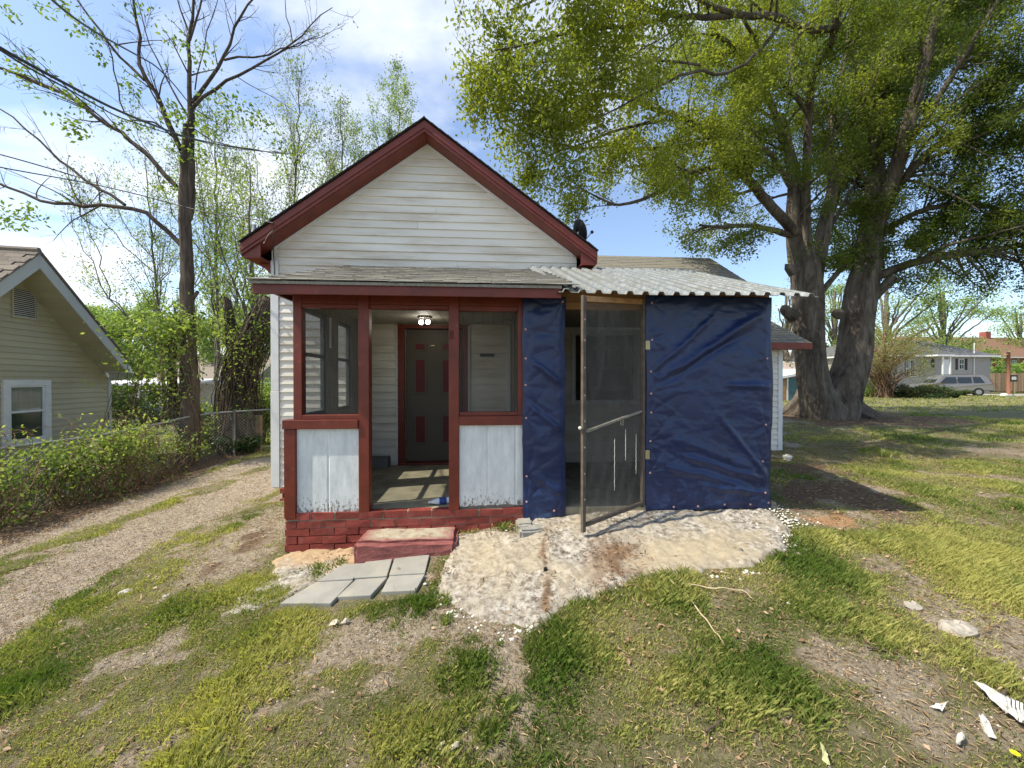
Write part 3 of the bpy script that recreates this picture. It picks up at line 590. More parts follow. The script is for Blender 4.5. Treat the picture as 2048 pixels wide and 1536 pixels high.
MB().obox((-0.80, Yw+0.045, 2.21), (0.03, 0, 0), (0, 0.004, 0), (0, 0, 0.006)).build('peephole_plate', 'brass', door)
MB().box(DX0-0.128, DX0-0.101, Yw-0.02, Yw+0.02, 0.41, 2.50).build('siding_channel', 'trim_white', house)
MB().sph((-0.43, Yw+0.02, 1.35), 0.03).build('door_knob', 'brass', door, smooth=True)
# ---- boarded panel right of the door, with a dark mail slot
MB().box(-0.262, -0.235, Yw-0.03, Yw+0.01, 0.42, 2.50).build('siding_channel', 'trim_white', house)
MB().box(0.335, 0.385, Yw-0.04, Yw+0.01, 0.42, 2.50).build('inner_trim', 'trim_white', house)
MB().box(-0.08, 0.135, Yw-0.028, Yw-0.008, 2.045, 2.085).build('mail_slot', 'black', house, bevel=0.003)
# partition wall between porch and tarp room
MB().box(0.395, 0.455, 3.90, Yw, 0.40, 2.53).build('partition_wall', 'oldwood', house)
MB().box(0.375, 0.394, 4.15, 4.24, 0.42, 2.5).build('stud', 'oldwood', house); MB().box(0.375, 0.394, 5.0, 5.09, 0.42, 2.5).build('stud', 'oldwood', house)
# ---- porch floor, plinth bricks
MB().box(-1.90, 3.04, 3.80, Yw, 0.25, 0.405).build('porch_floor', 'floor', house, bevel=0.015)
MB().box(-1.885, 0.55, 3.815, 3.93, -0.25, 0.249).build('plinth_core', 'mortar', house)
MB().box(-3.02, -1.88, Yw+0.05, Yw+0.12, -0.3, 0.084).box(-3.02, -2.94, Yw+0.121, YB, -0.3, 0.084).build('foundation', 'mortar', house)
plinth = MB().box(-1.885, -1.80, 3.931, Yw, -0.25, 0.249).build('plinth', 'mortar', house)
bms = []
for k in range(5):
    m = MB().box(-0.110, 0.110, -0.045, 0.045, -0.0325, 0.0325); v = np.array(m.v); v += (RNG.random(v.shape)-0.5)*0.007; m.v = v.tolist()
    me, _ = m.mesh('brick', org=(0, 0, 0)); me.materials.append(MT['red_brick']); bms.append(me)
hb = MB().box(-0.05, 0.05, -0.045, 0.045, -0.0325, 0.0325).mesh('brick', org=(0, 0, 0))[0]; hb.materials.append(MT['red_brick'])
zc = 0.372
for r in range(8):
    off = 0.0 if r % 2 == 0 else 0.115; x = -1.90+0.115
    if r % 2: inst('brick', hb, plinth, (-1.90+0.055, 3.835, zc))
    x = -1.79+off
    while x < 0.52:
        inst('brick', random.choice(bms), plinth, (x+random.uniform(-.003, .003), 3.835+random.uniform(-.004, .004), zc+random.uniform(-.003, .003)), (0, 0, random.uniform(-.01, .01)))
        x += 0.230
    zc -= 0.0755
for r in range(4):
    x = -2.90+(0.115 if r % 2 else 0)
    while x < -1.95: inst('brick', random.choice(bms), plinth, (x, Yw+0.0, 0.055-r*0.0755)); x += 0.23
# ---- step
st = MB(); n = 22
def lump(X0, X1, Y0, Y1, Z0, Z1, name, mat, parent=None, res=0.03, amp=0.012, rnd=0.04, **p):
    import bmesh
    bm = bmesh.new(); bmesh.ops.create_cube(bm, size=1.0)
    for v in bm.verts: v.co = ((X0+X1)/2+v.co.x*(X1-X0), (Y0+Y1)/2+v.co.y*(Y1-Y0), (Z0+Z1)/2+v.co.z*(Z1-Z0))
    bmesh.ops.bevel(bm, geom=list(bm.edges), offset=rnd, segments=3, affect='EDGES')
    for _ in range(3):
        es = [e for e in bm.edges if e.calc_length() > res*1.6]
        if es: bmesh.ops.subdivide_edges(bm, edges=es, cuts=1, use_grid_fill=True)
    bmesh.ops.triangulate(bm, faces=bm.faces)
    V = np.array([v.co[:] for v in bm.verts]); a = fbm(V[:, 0]+V[:, 2]*1.3, V[:, 1]+V[:, 2], 3, 12)-0.5; b = fbm(V[:, 1]*1.1-V[:, 2]+9, V[:, 0], 3, 12)-0.5
    for v, p1, p2 in zip(bm.verts, a, b): v.co.y += p1*amp*2; v.co.z += p2*amp*2; v.co.x += (p1-p2)*amp
    me = bpy.data.meshes.new(name); c = np.array(((X0+X1)/2, (Y0+Y1)/2, (Z0+Z1)/2)); bm.transform(__import__('mathutils').Matrix.Translation(Vector(-c))); bm.to_mesh(me); bm.free()
    o = link(name, me, MT[mat], parent, c); return setp(o, **p) if p else o
def step_mat():
    m = surf('worn_red_step', (0.25, 0.085, 0.075), 0.85, 0.25, 9, (0.40, 0.17, 0.14), 0.4, 14, 0.8, 70, 0.01)
    nt = m.node_tree; b = nt.nodes['Principled BSDF']; src = b.inputs['Base Color'].links[0].from_socket
    a = nt.nodes.new('ShaderNodeAttribute'); a.attribute_name = 'worn'; n = noise_node(nt, 11, 7, 0.7)
    mm = nt.nodes.new('ShaderNodeMath'); mm.operation = 'MULTIPLY'; lk(nt, a.outputs['Fac'], mm.inputs[0]); lk(nt, ramp(nt, n.outputs[0], 0.30, 0.46), mm.inputs[1])
    lk(nt, mix(nt, mm.outputs[0], src, mix(nt, ramp(nt, n.outputs[0], 0.4, 0.7), (0.30, 0.26, 0.19), (0.47, 0.43, 0.33))), b.inputs['Base Color']); return m
MT['worn_step'] = step_mat()
step = lump(-1.17, -0.26, 3.48, 3.83, -0.12, 0.235, 'concrete_step', 'worn_step', amp=0.012, rnd=0.035, label='chipped red painted concrete step with worn grey top at the porch opening', cat='step')
me = step.data; at = me.attributes.new('worn', 'FLOAT', 'POINT')
Vs = np.array([v.co[:] for v in me.vertices]); at.data.foreach_set('value', (np.clip((Vs[:, 2]-0.14)/0.03, 0, 1)*np.clip((Vs[:, 0]+0.42)*8, 0, 1)*np.clip((0.43-Vs[:, 0])*8, 0, 1)*np.clip((Vs[:, 1]+0.13)*25, 0, 1)).astype(np.float32))
# ---- porch posts, beams, rails, panels
PF = 3.80
def rbox(x0, x1, z0, z1, name, y0=PF, y1=PF+0.09, mat='red', parent=house, bev=0.005): return MB().box(x0, x1, y0, y1, z0, z1).build(name, mat, parent, bevel=bev)
rbox(-1.825, -1.745, 1.30, 2.50, 'post'); rbox(-1.905, -1.80, 0.36, 1.21, 'post', PF-0.02, PF+0.088)
rbox(-1.215, -1.115, 0.405, 2.49, 'post', PF-0.015, PF+0.091); rbox(-0.355, -0.255, 0.405, 2.49, 'post', PF-0.015, PF+0.091)
rbox(0.325, 0.385, 1.30, 2.48, 'post'); rbox(2.86, 2.94, 0.40, 2.44, 'post', PF+0.04, PF+0.12, 'wood'); rbox(0.72, 0.78, 0.40, 2.40, 'post', PF+0.03, PF+0.12, 'wood'); rbox(1.60, 1.66, 0.38, 2.40, 'post', PF+0.005, PF+0.09, 'doorframe_wood')
rbox(-1.915, -1.216, 1.212, 1.30, 'rail', PF-0.03, PF+0.092); rbox(-0.2545, 0.40, 1.235, 1.325, 'rail', PF-0.024, PF+0.092)
rbox(-1.744, -1.216, 1.301, 1.345, 'sill', PF-0.0, PF+0.07); rbox(-0.2545, 0.324, 1.326, 1.365, 'sill', PF-0.0, PF+0.07)
rbox(-1.83, 0.40, 2.41, 2.495, 'beam', PF+0.005, PF+0.087); rbox(-1.114, -0.356, 2.37, 2.409, 'beam', PF+0.005, PF+0.087)
rbox(-1.744, -1.216, 2.37, 2.409, 'beam', PF+0.005, PF+0.087); rbox(-0.254, 0.324, 2.36, 2.409, 'beam', PF+0.005, PF+0.087)
rbox(0.46, 2.95, 2.40, 2.47, 'beam', PF+0.045, PF+0.13, 'wood')
def panel(x0, x1, z0, z1, seed):
    xs = np.linspace(x0, x1, 41); rr = np.random.default_rng(seed)
    bot = z0+0.03*fbm(xs, xs*0+seed, 4, 6)+0.018*(fbm(xs+3, xs*0+seed, 3, 25)-0.5); mb = MB(); y = PF+0.012
    gx = [x0+(x1-x0)*0.5] if seed == 1 else [x0+(x1-x0)*0.42, x0+(x1-x0)*0.86]
    yy = np.array([y+(0.007 if min(abs(x-g) for g in gx) < 0.009 else 0) for x in xs]); k = len(xs)
    V = [(x, yq, b) for x, yq, b in zip(xs, yy, bot)]+[(x, yq, z1) for x, yq in zip(xs, yy)]+[(x, y+0.02, b) for x, b in zip(xs, bot)]+[(x, y+0.02, z1) for x in xs]
    F = []
    for i in range(k-1): F += [(i, i+1, k+i+1, k+i), (2*k+i+1, 2*k+i, 3*k+i, 3*k+i+1), (i+1, i, 2*k+i, 2*k+i+1), (k+i, k+i+1, 3*k+i+1, 3*k+i)]
    F += [(0, k, 3*k, 2*k), (k-1, 3*k-1, 4*k-1, 2*k-1)]
    mb.add(V, F).build('wall_panel', 'panel', house)
panel(-1.798, -1.217, 0.385, 1.210, 1); panel(-0.2535, 0.40, 0.42, 1.234, 2)
MB().box(-1.79, -1.22, PF+0.034, PF+0.09, 0.405, 0.47).build('sill_plate', 'oldwood', house); MB().box(-0.25, 0.395, PF+0.034, PF+0.09, 0.405, 0.47).build('sill_plate', 'oldwood', house)
MB().box(-1.79, -1.22, PF+0.075, PF+0.09, 0.47, 1.21).build('inner_panel', 'oldwood', house); MB().box(-0.25, 0.395, PF+0.075, PF+0.09, 0.47, 1.23).build('inner_panel', 'oldwood', house)
MB().box(-1.742, -1.218, PF+0.048, PF+0.050, 1.346, 2.369).build('window_screen', 'screen_dark', house); MB().box(-0.2535, 0.322, PF+0.048, PF+0.050, 1.366, 2.359).build('window_screen', 'screen_dark', house)
# house number plate on the right post: a small raised 8 under the same red paint
def torus(mb, c, R, r, ax='xz', n=18, k=6):
    pts = [(c[0]+R*cos(2*pi*i/n), c[1], c[2]+R*sin(2*pi*i/n)) for i in range(n+1)]; mb.tube(pts, r, k, False); return mb
q = onY(903, 668, PF-0.016); tm = MB()
for dz in (-0.016, 0.016): torus(tm, (q[0], PF-0.018, q[2]+dz), 0.015, 0.004)
tm.build('house_number', 'mortar', house); MB().box(q[0]-0.02, q[0]+0.02, PF-0.02, PF-0.014, q[2]-0.046, q[2]-0.038).build('house_number', 'mortar', house)
# ---- porch roof, fascia, ceiling
RX0, RX1, RY0 = -2.02, 0.70, 3.50
RZ0, RZ1 = 2.545, 3.375; pit = atan2(RZ1-RZ0, Yw-RY0)
MB().box(RX0, RX1, RY0, RY0+0.025, 2.432, 2.535).build('porch_fascia', 'red', house, bevel=0.003)
MB().box(RX0+0.001, RX0+0.024, RY0+0.026, Yw-0.01, 2.50, 2.532).build('porch_rake', 'red', house)
MB().prism([(RX0+0.002, RY0+0.026, 2.533), (RX0+0.002, Yw-0.01, 2.533), (RX0+0.002, Yw-0.01, RZ1-0.03)], (0.02, 0, 0)).build('porch_gable_end', 'red', house)
MB().box(RX0+0.025, RX1, RY0+0.026, PF, 2.500, 2.515).build('porch_soffit', 'red', house)
proof = MB().prism([(RX0-0.02, RY0-0.02, RZ0-0.004), (RX0-0.02, Yw, RZ1+0.003), (RX0-0.02, Yw, RZ1-0.03), (RX0-0.02, RY0-0.02, RZ0-0.03)], (RX1-RX0+0.02, 0, 0)).build('porch_roof', 'shingle_old', house)
sm = []
for k in range(4):
    m = MB().obox((0, 0, 0), (0.150, 0, 0), (0, 0.082, 0), (0, 0, 0.004)); v = np.array(m.v); v[:, 2] += (RNG.random(len(v))-0.35)*0.006; v[:, 1] += (RNG.random(len(v))-0.5)*0.012; m.v = v.tolist()
    me, _ = m.mesh('shingle', org=(0, 0, 0)); me.materials.append(MT['shingle_old']); sm.append(me)
Ls = sqrt((RZ1-RZ0)**2+(Yw-RY0)**2); nr = 17
for r in range(nr):
    s = (r+0.5)*Ls/nr; x = RX0-0.02+(0.15 if r % 2 else 0.0)+random.uniform(-.02, .02)
    while x < RX1+0.1:
        xx = min(x, RX1-0.12)
        inst('shingle', random.choice(sm), proof, (xx+0.13, RY0-0.025+s*cos(pit), RZ0+0.006+s*sin(pit)), (pit-0.035, random.uniform(-.01, .01), random.uniform(-.015, .015)))
        x += 0.304
ceil = MB().box(-1.83, 0.39, PF+0.09, Yw, 2.545, 2.56).build('porch_ceiling', 'oldwood', house)
for i in range(16):
    x = -1.82+i*0.138; MB().box(x+0.003, x+0.135, PF+0.092, Yw-0.005, 2.530, 2.544).build('ceiling_board', 'ceil', ceil)
# ---- left side wall of the porch with two sash windows
MB().box(-1.87, -1.80, PF+0.092, Yw, 0.405, 1.30).build('side_wall', 'oldwood', house); MB().box(-1.87, -1.80, PF+0.092, Yw, 2.42, 2.529).build('side_wall', 'oldwood', house)
MB().box(-1.87, -1.79, 4.53, 4.84, 1.301, 2.419).build('side_wall', 'oldwood', house); MB().box(-1.87, -1.79, 5.33, Yw, 1.301, 2.419).build('side_wall', 'oldwood', house)
MB().box(-1.789, -1.785, 4.56, 4.62, 2.05, 2.40).build('white_batten', 'trim_white', house)
for a, b in ((3.895, 4.529), (4.841, 5.329)):
    w = thing('porch_window', None, None); w.parent = house; w.location = np.array((-1.84, a, 1.35))-WL[house.name]; WL[w.name] = np.array((-1.84, a, 1.35))
    for z0, z1, nm in ((1.301, 1.345, 'sash_rail'), (1.925, 1.96, 'sash_rail'), (2.375, 2.418, 'sash_rail')): MB().box(-1.86, -1.82, a+0.04, b-0.04, z0, z1).build(nm, 'alum', w)
    for y in (a, b-0.04): MB().box(-1.86, -1.82, y, y+0.04, 1.301, 2.418).build('sash_stile', 'alum', w)
    MB().box(-1.842, -1.839, a+0.04, b-0.04, 1.346, 1.924).build('pane', 'glass', w); MB().box(-1.848, -1.845, a+0.04, b-0.04, 1.961, 2.374).build('pane', 'glass', w)
# ---- dark room behind the tarps, seen through a bare window opening
room = MB()
room.box(1.05, 1.10, 6.05, 7.7, 0.3, 2.7); room.box(3.0, 3.05, 6.05, 7.7, 0.3, 2.7); room.box(1.05, 3.05, 6.05, 7.7, 0.25, 0.299); room.box(1.05, 3.05, 6.05, 7.7, 2.7, 2.75)
wa, wb = onY(1186, 700, 7.7), onY(1252, 772, 7.7)
for (x0, x1, z0, z1) in ((1.05, wa[0], 0.3, 2.7), (wb[0], 3.05, 0.3, 2.7), (wa[0], wb[0], 0.3, wb[2]), (wa[0], wb[0], wa[2], 2.7)): room.box(x0, x1, 7.7, 7.74, z0, z1)
MB().box(2.955, 2.985, 3.90, 5.88, 0.405, 2.5).build('side_wall', 'oldwood', house)  # unseen plank wall added on the right to keep daylight out of the bay
MB().box(0.46, 2.95, 3.95, 5.86, 2.50, 2.515).build('bay_shade_lid', 'oldwood', house)  # unseen lid added under the tin so the bay stays dark
room.build('back_room', 'room', house)
bw = MB().box(wa[0]-0.10, wa[0], 7.67, 7.699, wb[2]-0.1, wa[2]+0.1).box(wb[0], wb[0]+0.10, 7.67, 7.699, wb[2]-0.1, wa[2]+0.1).box(wa[0], wb[0], 7.67, 7.699, wa[2], wa[2]+0.1).box(wa[0], wb[0], 7.67, 7.699, wb[2]-0.1, wb[2]).build('room_window', 'trim_white', house)
zm_ = (wa[2]+wb[2])/2; MB().box(wa[0], wb[0], 7.675, 7.70, zm_-0.02, zm_+0.02).build('meeting_rail', 'trim_white', bw); MB().box(wa[0], wb[0], 7.705, 7.709, wb[2], wa[2]).build('pane', 'curtain', bw)
for (x0, x1, z0, z1) in ((WX0-0.065, WX0, WZ0-0.065, WZ1+0.065), (WX1, WX1+0.065, WZ0-0.065, WZ1+0.065), (WX0, WX1, WZ1, WZ1+0.065), (WX0, WX1, WZ0-0.065, WZ0)):
    MB().box(x0, x1, Yw-0.02, Yw+0.02, z0, z1).build('opening_trim', 'trim_white', house)
# ---- metal roof over the tarp bay
def tin_roof():
    x0, x1 = 0.665, 3.16; ya, za, yb, zb = 3.44, 2.468, 5.92, 3.425; pitch = (x1-x0)/17; troof = None
    x = x0; k = 0
    while x < x1-0.02:
        w = min(6*pitch, x1-x+1e-6); prof = []; q = x
        nrib = max(1, round(w/pitch))
        for i in range(nrib):
            c = x+(i+0.5)*pitch
            prof += [(c-pitch/2, 0), (c-0.036, 0), (c-0.020, 0.030), (c+0.020, 0.030), (c+0.036, 0)]
        prof.append((x+nrib*pitch, 0)); ny = 6; V = []; n = len(prof)
        for lay in (0, 1):
            for j in range(ny):
                t = j/(ny-1)
                for (a, h) in prof: V.append((a, ya+(yb-ya)*t+0.004*lay, za+(zb-za)*t+h-0.003*lay+0.005*k*0+0.006*sin(a*3+j)))
        F = []
        for j in range(ny-1):
            for i in range(n-1): a = j*n+i; F.append((a, a+1, a+n+1, a+n)); b = ny*n+a; F.append((b+n, b+n+1, b+1, b))
        for i in range(n-1): F.append((ny*n+i, ny*n+i+1, i+1, i))
        mb = MB().add(V, F)
        if troof is None: troof = thing('metal_roof', None, None); troof.parent = house; troof.location = np.array((1.8, 3.44, 2.5))-WL[house.name]; WL[troof.name] = np.array((1.8, 3.44, 2.5))
        mb.build('tin_sheet', 'tin', troof); x += nrib*pitch; k += 1
    MB().box(0.72, 2.98, PF+0.05, PF+0.09, 2.475, 2.58).build('purlin', 'wood', troof)
tin_roof()
for x in (0.9, 1.5, 2.1, 2.7): MB().prism([(x, 3.94, 2.61), (x, 5.88, 3.37), (x, 5.88, 3.28), (x, 3.94, 2.52)], (0.04, 0, 0)).build('rafter', 'wood', house)
# ---- rear wing
wing = MB(); wing.box(3.05, 6.30, 7.82, 7.95, -0.2, 2.48); wing.prism([(6.29, 7.95, -0.2), (6.29, 13, -0.2), (6.29, 13, 3.3), (6.29, 9.3, 3.3), (6.29, 7.95, 2.58)], (-0.1, 0, 0)); wing.box(2.0, 5.3, 9.3, 9.42, 2.9, 4.1)
wing.prism([(6.28, 9.3, 3.2), (6.28, 13.0, 3.2), (6.28, 11, 5.2)], (-0.1, 0, 0))
wingo = wing.build('wing_wall', 'siding', house)
boards(wingo, 'siding_board', 'siding', (0, 7.82, 0), (1, 0, 0), (0, -1, 0), 0.19, 2.40, 0.1172, lambda a, b: [(4.9, 6.245, 4.9, 6.245)])
MB().box(6.246, 6.345, 7.79, 7.83, 0.18, 2.42).build('corner_trim', 'trim_white', house, bevel=0.004)
def shed(x0, x1, ya, za, yb, zb, name):
    MB().prism([(x0, ya, za), (x0, yb, zb), (x0, yb, zb-0.06), (x0, ya, za-0.06)], (x1-x0, 0, 0)).build(name, 'shingle_old', house)
    L = sqrt((yb-ya)**2+(zb-za)**2); p = atan2(zb-za, yb-ya); n = int(L/0.14); mb = MB(); d = np.array((0, cos(p), sin(p))); u = np.array((0, -sin(p), cos(p)))
    for i in range(n):
        x = x0+(0.15 if i % 2 else 0)
        while x < x1-0.02:
            w = min(0.148, (x1-x)/2); c = np.array((x+w, ya, za))+d*((i+0.5)*0.14)+u*(0.004+random.uniform(0, 0.004)); mb.obox(c, (w, 0, 0), d*0.08+u*(-0.004), u*0.004); x += 0.302
    mb.build('shingles', 'shingle_old', house, kind='stuff')
shed(0.6, 6.64, 9.10, 4.02, 11.0, 5.32, 'wing_roof'); MB().prism([(0.6, 11, 5.31), (0.6, 13.4, 3.6), (0.6, 13.4, 3.5), (0.6, 11, 5.2)], (6.04, 0, 0)).build('wing_roof', 'shingle_brown', house)
shed(3.2, 6.77, 7.55, 2.46, 9.35, 3.44, 'lean_to_roof')
MB().box(3.2, 6.77, 7.52, 7.549, 2.33, 2.46).build('wing_fascia', 'red', house); MB().box(3.2, 6.745, 7.55, 7.81, 2.335, 2.35).build('wing_soffit', 'red', house)
MB().prism([(6.745, 7.55, 2.36), (6.745, 9.3, 3.32), (6.745, 9.3, 3.40), (6.745, 7.55, 2.44)], (0.02, 0, 0)).build('wing_rake', 'red', house)

# ================================================================ TARPS
def crumple(x, z, pins, amp=0.02, seed=0):
    d = np.zeros(x.shape)
    for i, (px, pz) in enumerate(pins):
        r = np.hypot(x-px, z-pz)+0.03; th = np.arctan2(z-pz, x-px); k = 5+(i*7) % 6; ph = i*1.7+seed
        d += amp*np.exp(-r/0.55)*np.clip(r/0.10, 0, 1)*(np.abs(np.sin(th*k/2+ph+0.8*fbm(x, z, 2, 2)))**0.6-0.6)
    a = fbm(x*0.7+z*0.9+seed, z*1.3-x*0.4, 5, 3.5); d += 0.006*(1-np.abs(a-0.5)*6).clip(0, 1)+0.003*(fbm(x+seed, z, 4, 9)-0.5)
    return d
def tarp(name, x0, x1, z0, z1, nx, nz, pins, label, bottom=None, seed=0, creases=()):
    xs = np.linspace(0, 1, nx); zs = np.linspace(0, 1, nz); U, W = np.meshgrid(xs, zs)
    X = x0+(x1-x0)*U; Z = z0+(z1-z0)*W
    Z0 = z0+(bottom(X) if bottom else 0.02*(fbm(X, X*0+seed, 3, 4)-0.5)); Z = Z0+(z1-Z0)*W
    X = X+0.022*(fbm(Z, Z*0+seed, 3, 3)-0.5)*np.where(U > 0.5, 2, 1)
    D = crumple(X, Z, pins, 0.008, seed)
    for (ax, az, bx, bz, am, wd) in creases:
        ex, ez = bx-ax, bz-az; L = sqrt(ex*ex+ez*ez); t = ((X-ax)*ex+(Z-az)*ez)/L/L; dd = ((X-ax)*ez-(Z-az)*ex)/L+0.03*(fbm(X, Z, 2, 4)-0.5)
        D += 0.7*am*np.exp(-(dd/wd)**2)*np.clip(t*4, 0, 1)*np.clip((1-t)*4, 0, 1)
    edge = np.minimum(np.minimum(U, 1-U)*(x1-x0), 1e9); D *= np.clip(edge/0.05, 0.15, 1)
    Yv = 3.772-D*1.2
    V = np.c_[X.ravel(), Yv.ravel(), Z.ravel()]; idx = np.arange(nx*nz).reshape(nz, nx); F = np.stack([idx[:-1, :-1], idx[:-1, 1:], idx[1:, 1:], idx[1:, :-1]], -1).reshape(-1, 4)
    t = thing(name, label, 'tarp', ((x0+x1)/2, 3.77, z0)); sh = npmesh('sheet', V, F, 'tarp', t, smooth=True); sm_ = sh.modifiers.new('s', 'SOLIDIFY'); sm_.thickness = 0.002; sm_.offset = 1
    disc = MB(); 
    disc.tube([(0, -0.004, 0), (0, 0, 0)], 0.011, 10); disc.tube([(0, -0.007, 0), (0, -0.004, 0)], 0.005, 8); me, _ = disc.mesh('cap', org=(0, 0, 0)); me.materials.append(MT['washer'])
    for (px, pz) in pins:
        i = np.argmin((X-px)**2+(Z-pz)**2); inst('washer', me, t, (px, Yv.ravel()[i]-0.004, pz))
    return t
pn = [onY(x, y, 3.77)[[0, 2]] for x, y in ((1051,659),(1051,717),(1051,770),(1052,836),(1053,952),(1053,1003),(1108,1021),(1125,604))]
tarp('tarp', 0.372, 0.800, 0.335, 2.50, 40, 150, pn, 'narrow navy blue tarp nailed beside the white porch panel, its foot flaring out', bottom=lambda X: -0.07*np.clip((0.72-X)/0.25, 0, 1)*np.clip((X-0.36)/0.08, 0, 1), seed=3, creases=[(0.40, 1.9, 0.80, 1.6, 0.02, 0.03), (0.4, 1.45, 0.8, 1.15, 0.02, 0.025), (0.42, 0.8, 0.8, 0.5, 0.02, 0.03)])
pn = [onY(x, y, 3.77)[[0, 2]] for x, y in ((1303,680),(1301,743),(1301,787),(1302,825),(1300,882),(1299,945),(1533,717),(1530,849),(1523,922),(1527,984),(1346,1013),(1395,1012),(1447,1008),(1499,1008),(1536,1005),(1303,606))]
TX1 = onY(1543, 800, 3.77)[0]
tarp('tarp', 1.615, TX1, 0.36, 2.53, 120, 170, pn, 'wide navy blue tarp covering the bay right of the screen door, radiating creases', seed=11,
     creases=[(1.66, 1.62, 2.9, 2.40, 0.045, 0.045), (1.66, 1.75, 2.4, 2.4, 0.03, 0.03), (1.66, 1.60, 2.75, 2.2, -0.03, 0.04), (1.66, 1.2, 2.95, 0.68, 0.02, 0.05), (1.9, 0.95, 2.95, 0.62, 0.035, 0.03), (1.7, 0.85, 2.95, 0.5, 0.03, 0.035), (2.1, 0.62, 2.95, 0.5, 0.03, 0.03), (2.3, 1.4, 2.95, 0.62, 0.02, 0.03), (2.4, 1.62, 2.97, 1.62, 0.03, 0.03)])
MB().box(2.74, 3.04, 3.78, 3.83, 0.33, 0.372).build('bottom_board', 'oldwood', house)

# ================================================================ SCREEN DOOR
hp = np.array((1.600, 3.775)); fp = onZ(1168, 1060, 0.33)[:2]*1.0; fp = np.array((0.862, 3.385))
dv = fp-hp; DW = np.linalg.norm(dv); du = np.array((dv[0]/DW, dv[1]/DW, 0)); dn_ = np.array((-du[1], du[0], 0.0))
if dn_[1] > 0: dn_ = -dn_
sd = thing('screen_door', 'weathered wooden screen door standing half open beside the wide blue tarp', 'screen door', (hp[0], hp[1], 0.37))
H = np.array((hp[0], hp[1], 0.0)); Zv = np.array((0, 0, 1.0))
def dpt(s, z): return H+du*s+Zv*(z-0.05*s/DW)
def dbar(s0, z0, s1, z1, w, name, mat='doorframe_wood', th=0.016):
    a, b = dpt(s0, z0), dpt(s1, z1); c = (a+b)/2; ax = (b-a)/2; per = np.cross(ax/np.linalg.norm(ax), dn_); return MB().obox(c, ax, per*w/2, dn_*th).build(name, mat, sd, bevel=0.002)
dbar(0.02, 0.40, 0.02, 2.49, 0.034, 'stile'); dbar(DW-0.02, 0.36, DW-0.02, 2.485, 0.036, 'stile'); dbar(0.045, 2.465, DW-0.045, 2.455, 0.05, 'rail', 'wood'); dbar(0.045, 0.44, DW-0.045, 0.42, 0.034, 'rail')
dbar(0.045, 1.37, DW-0.045, 1.26, 0.020, 'rail', 'oldwood'); dbar(DW*0.38, 1.33, DW*0.38, 1.26, 0.015, 'rail', 'oldwood')
def dsheet(s0, s1, z0, z1, name):
    S_, T_ = np.meshgrid(np.linspace(s0, s1, 30), np.linspace(z0, z1, 60)); D = 0.012*np.sin((S_*1.0+T_*0.35)*38+fbm(S_, T_, 2, 3)*4)*np.clip((1.3-T_)*1.2+0.2, 0.15, 1)
    P = H[None]+du[None]*S_.reshape(-1, 1)+Zv[None]*(T_.reshape(-1, 1)-0.05*S_.reshape(-1, 1)/DW)+dn_[None]*(D.reshape(-1, 1)-0.012)
    idx = np.arange(30*60).reshape(60, 30); F = np.stack([idx[:-1, :-1], idx[:-1, 1:], idx[1:, 1:], idx[1:, :-1]], -1).reshape(-1, 4); return npmesh(name, P, F, 'screen', sd, smooth=True)
dsheet(0.04, DW-0.04, 0.42, 2.45, 'screen')
for z in (0.62, 1.0, 1.3, 1.6, 1.95, 2.2): pass
cap = MB().tube([(0, -0.004, 0), (0, 0, 0)], 0.008, 8).mesh('cap', org=(0, 0, 0))[0]; cap.materials.append(MT['washer'])
for y_ in (647, 688, 742, 797, 848, 900, 952, 1003):
    f = (y_-600)/460; p = dpt(DW-0.02, 2.48-f*2.08)+dn_*0.02; inst('washer', cap, sd, p, (0, 0, atan2(du[1], du[0])))
MB().sph(dpt(DW-0.0, 1.30)+du*0.02, 0.016).build('pull_knob', 'pvc', sd, smooth=True)
for z in (2.03, 0.93): MB().box(1.605, 1.650, 3.752, 3.766, z-0.045, z+0.045).build('hinge', 'brass', sd, bevel=0.002)
for (s, za, zb) in ((0.43, 1.15, 0.66), (0.28, 1.22, 0.92), (0.13, 1.15, 0.76)):     # stitched tears
    zs = np.linspace(za, zb, 14); MB().tube([dpt(s+0.004*(i % 2), z)+dn_*0.012 for i, z in enumerate(zs)], 0.003, 4).build('stitched_tear', 'pvc', sd)

# ================================================================ PORCH LIGHT, STEP STONES, SMALL THINGS ON THE HOUSE
lp = np.array((-0.80, 5.20, 2.528))
lt = thing('ceiling_light', 'porch ceiling light with two bare lit bulbs above the door', 'light', lp)
MB().tube([lp, lp-(0, 0, 0.022)], [0.10, 0.085], 20).build('base_plate', 'chrome', lt, smooth=False)
for dx, dy in ((-0.055, 0.03), (0.04, -0.01)):
    c = lp+(dx, dy, -0.06); MB().tube([lp+(dx*0.5, dy*0.5, -0.02), c], 0.014, 10).build('socket', 'chrome', lt)
    MB().sph(c-(0, 0, 0.012), 0.031, 14, 10).build('bulb', 'bulb', lt, smooth=True)
pl = bpy.data.lights.new('bulb_glow', 'POINT'); pl.energy = 1.2; pl.color = (1, 0.93, 0.8); pl.shadow_soft_size = 0.05
plo = bpy.data.objects.new('bulb_glow', pl); COL.objects.link(plo); plo.parent = lt; plo.location = (0, 0, -0.13)
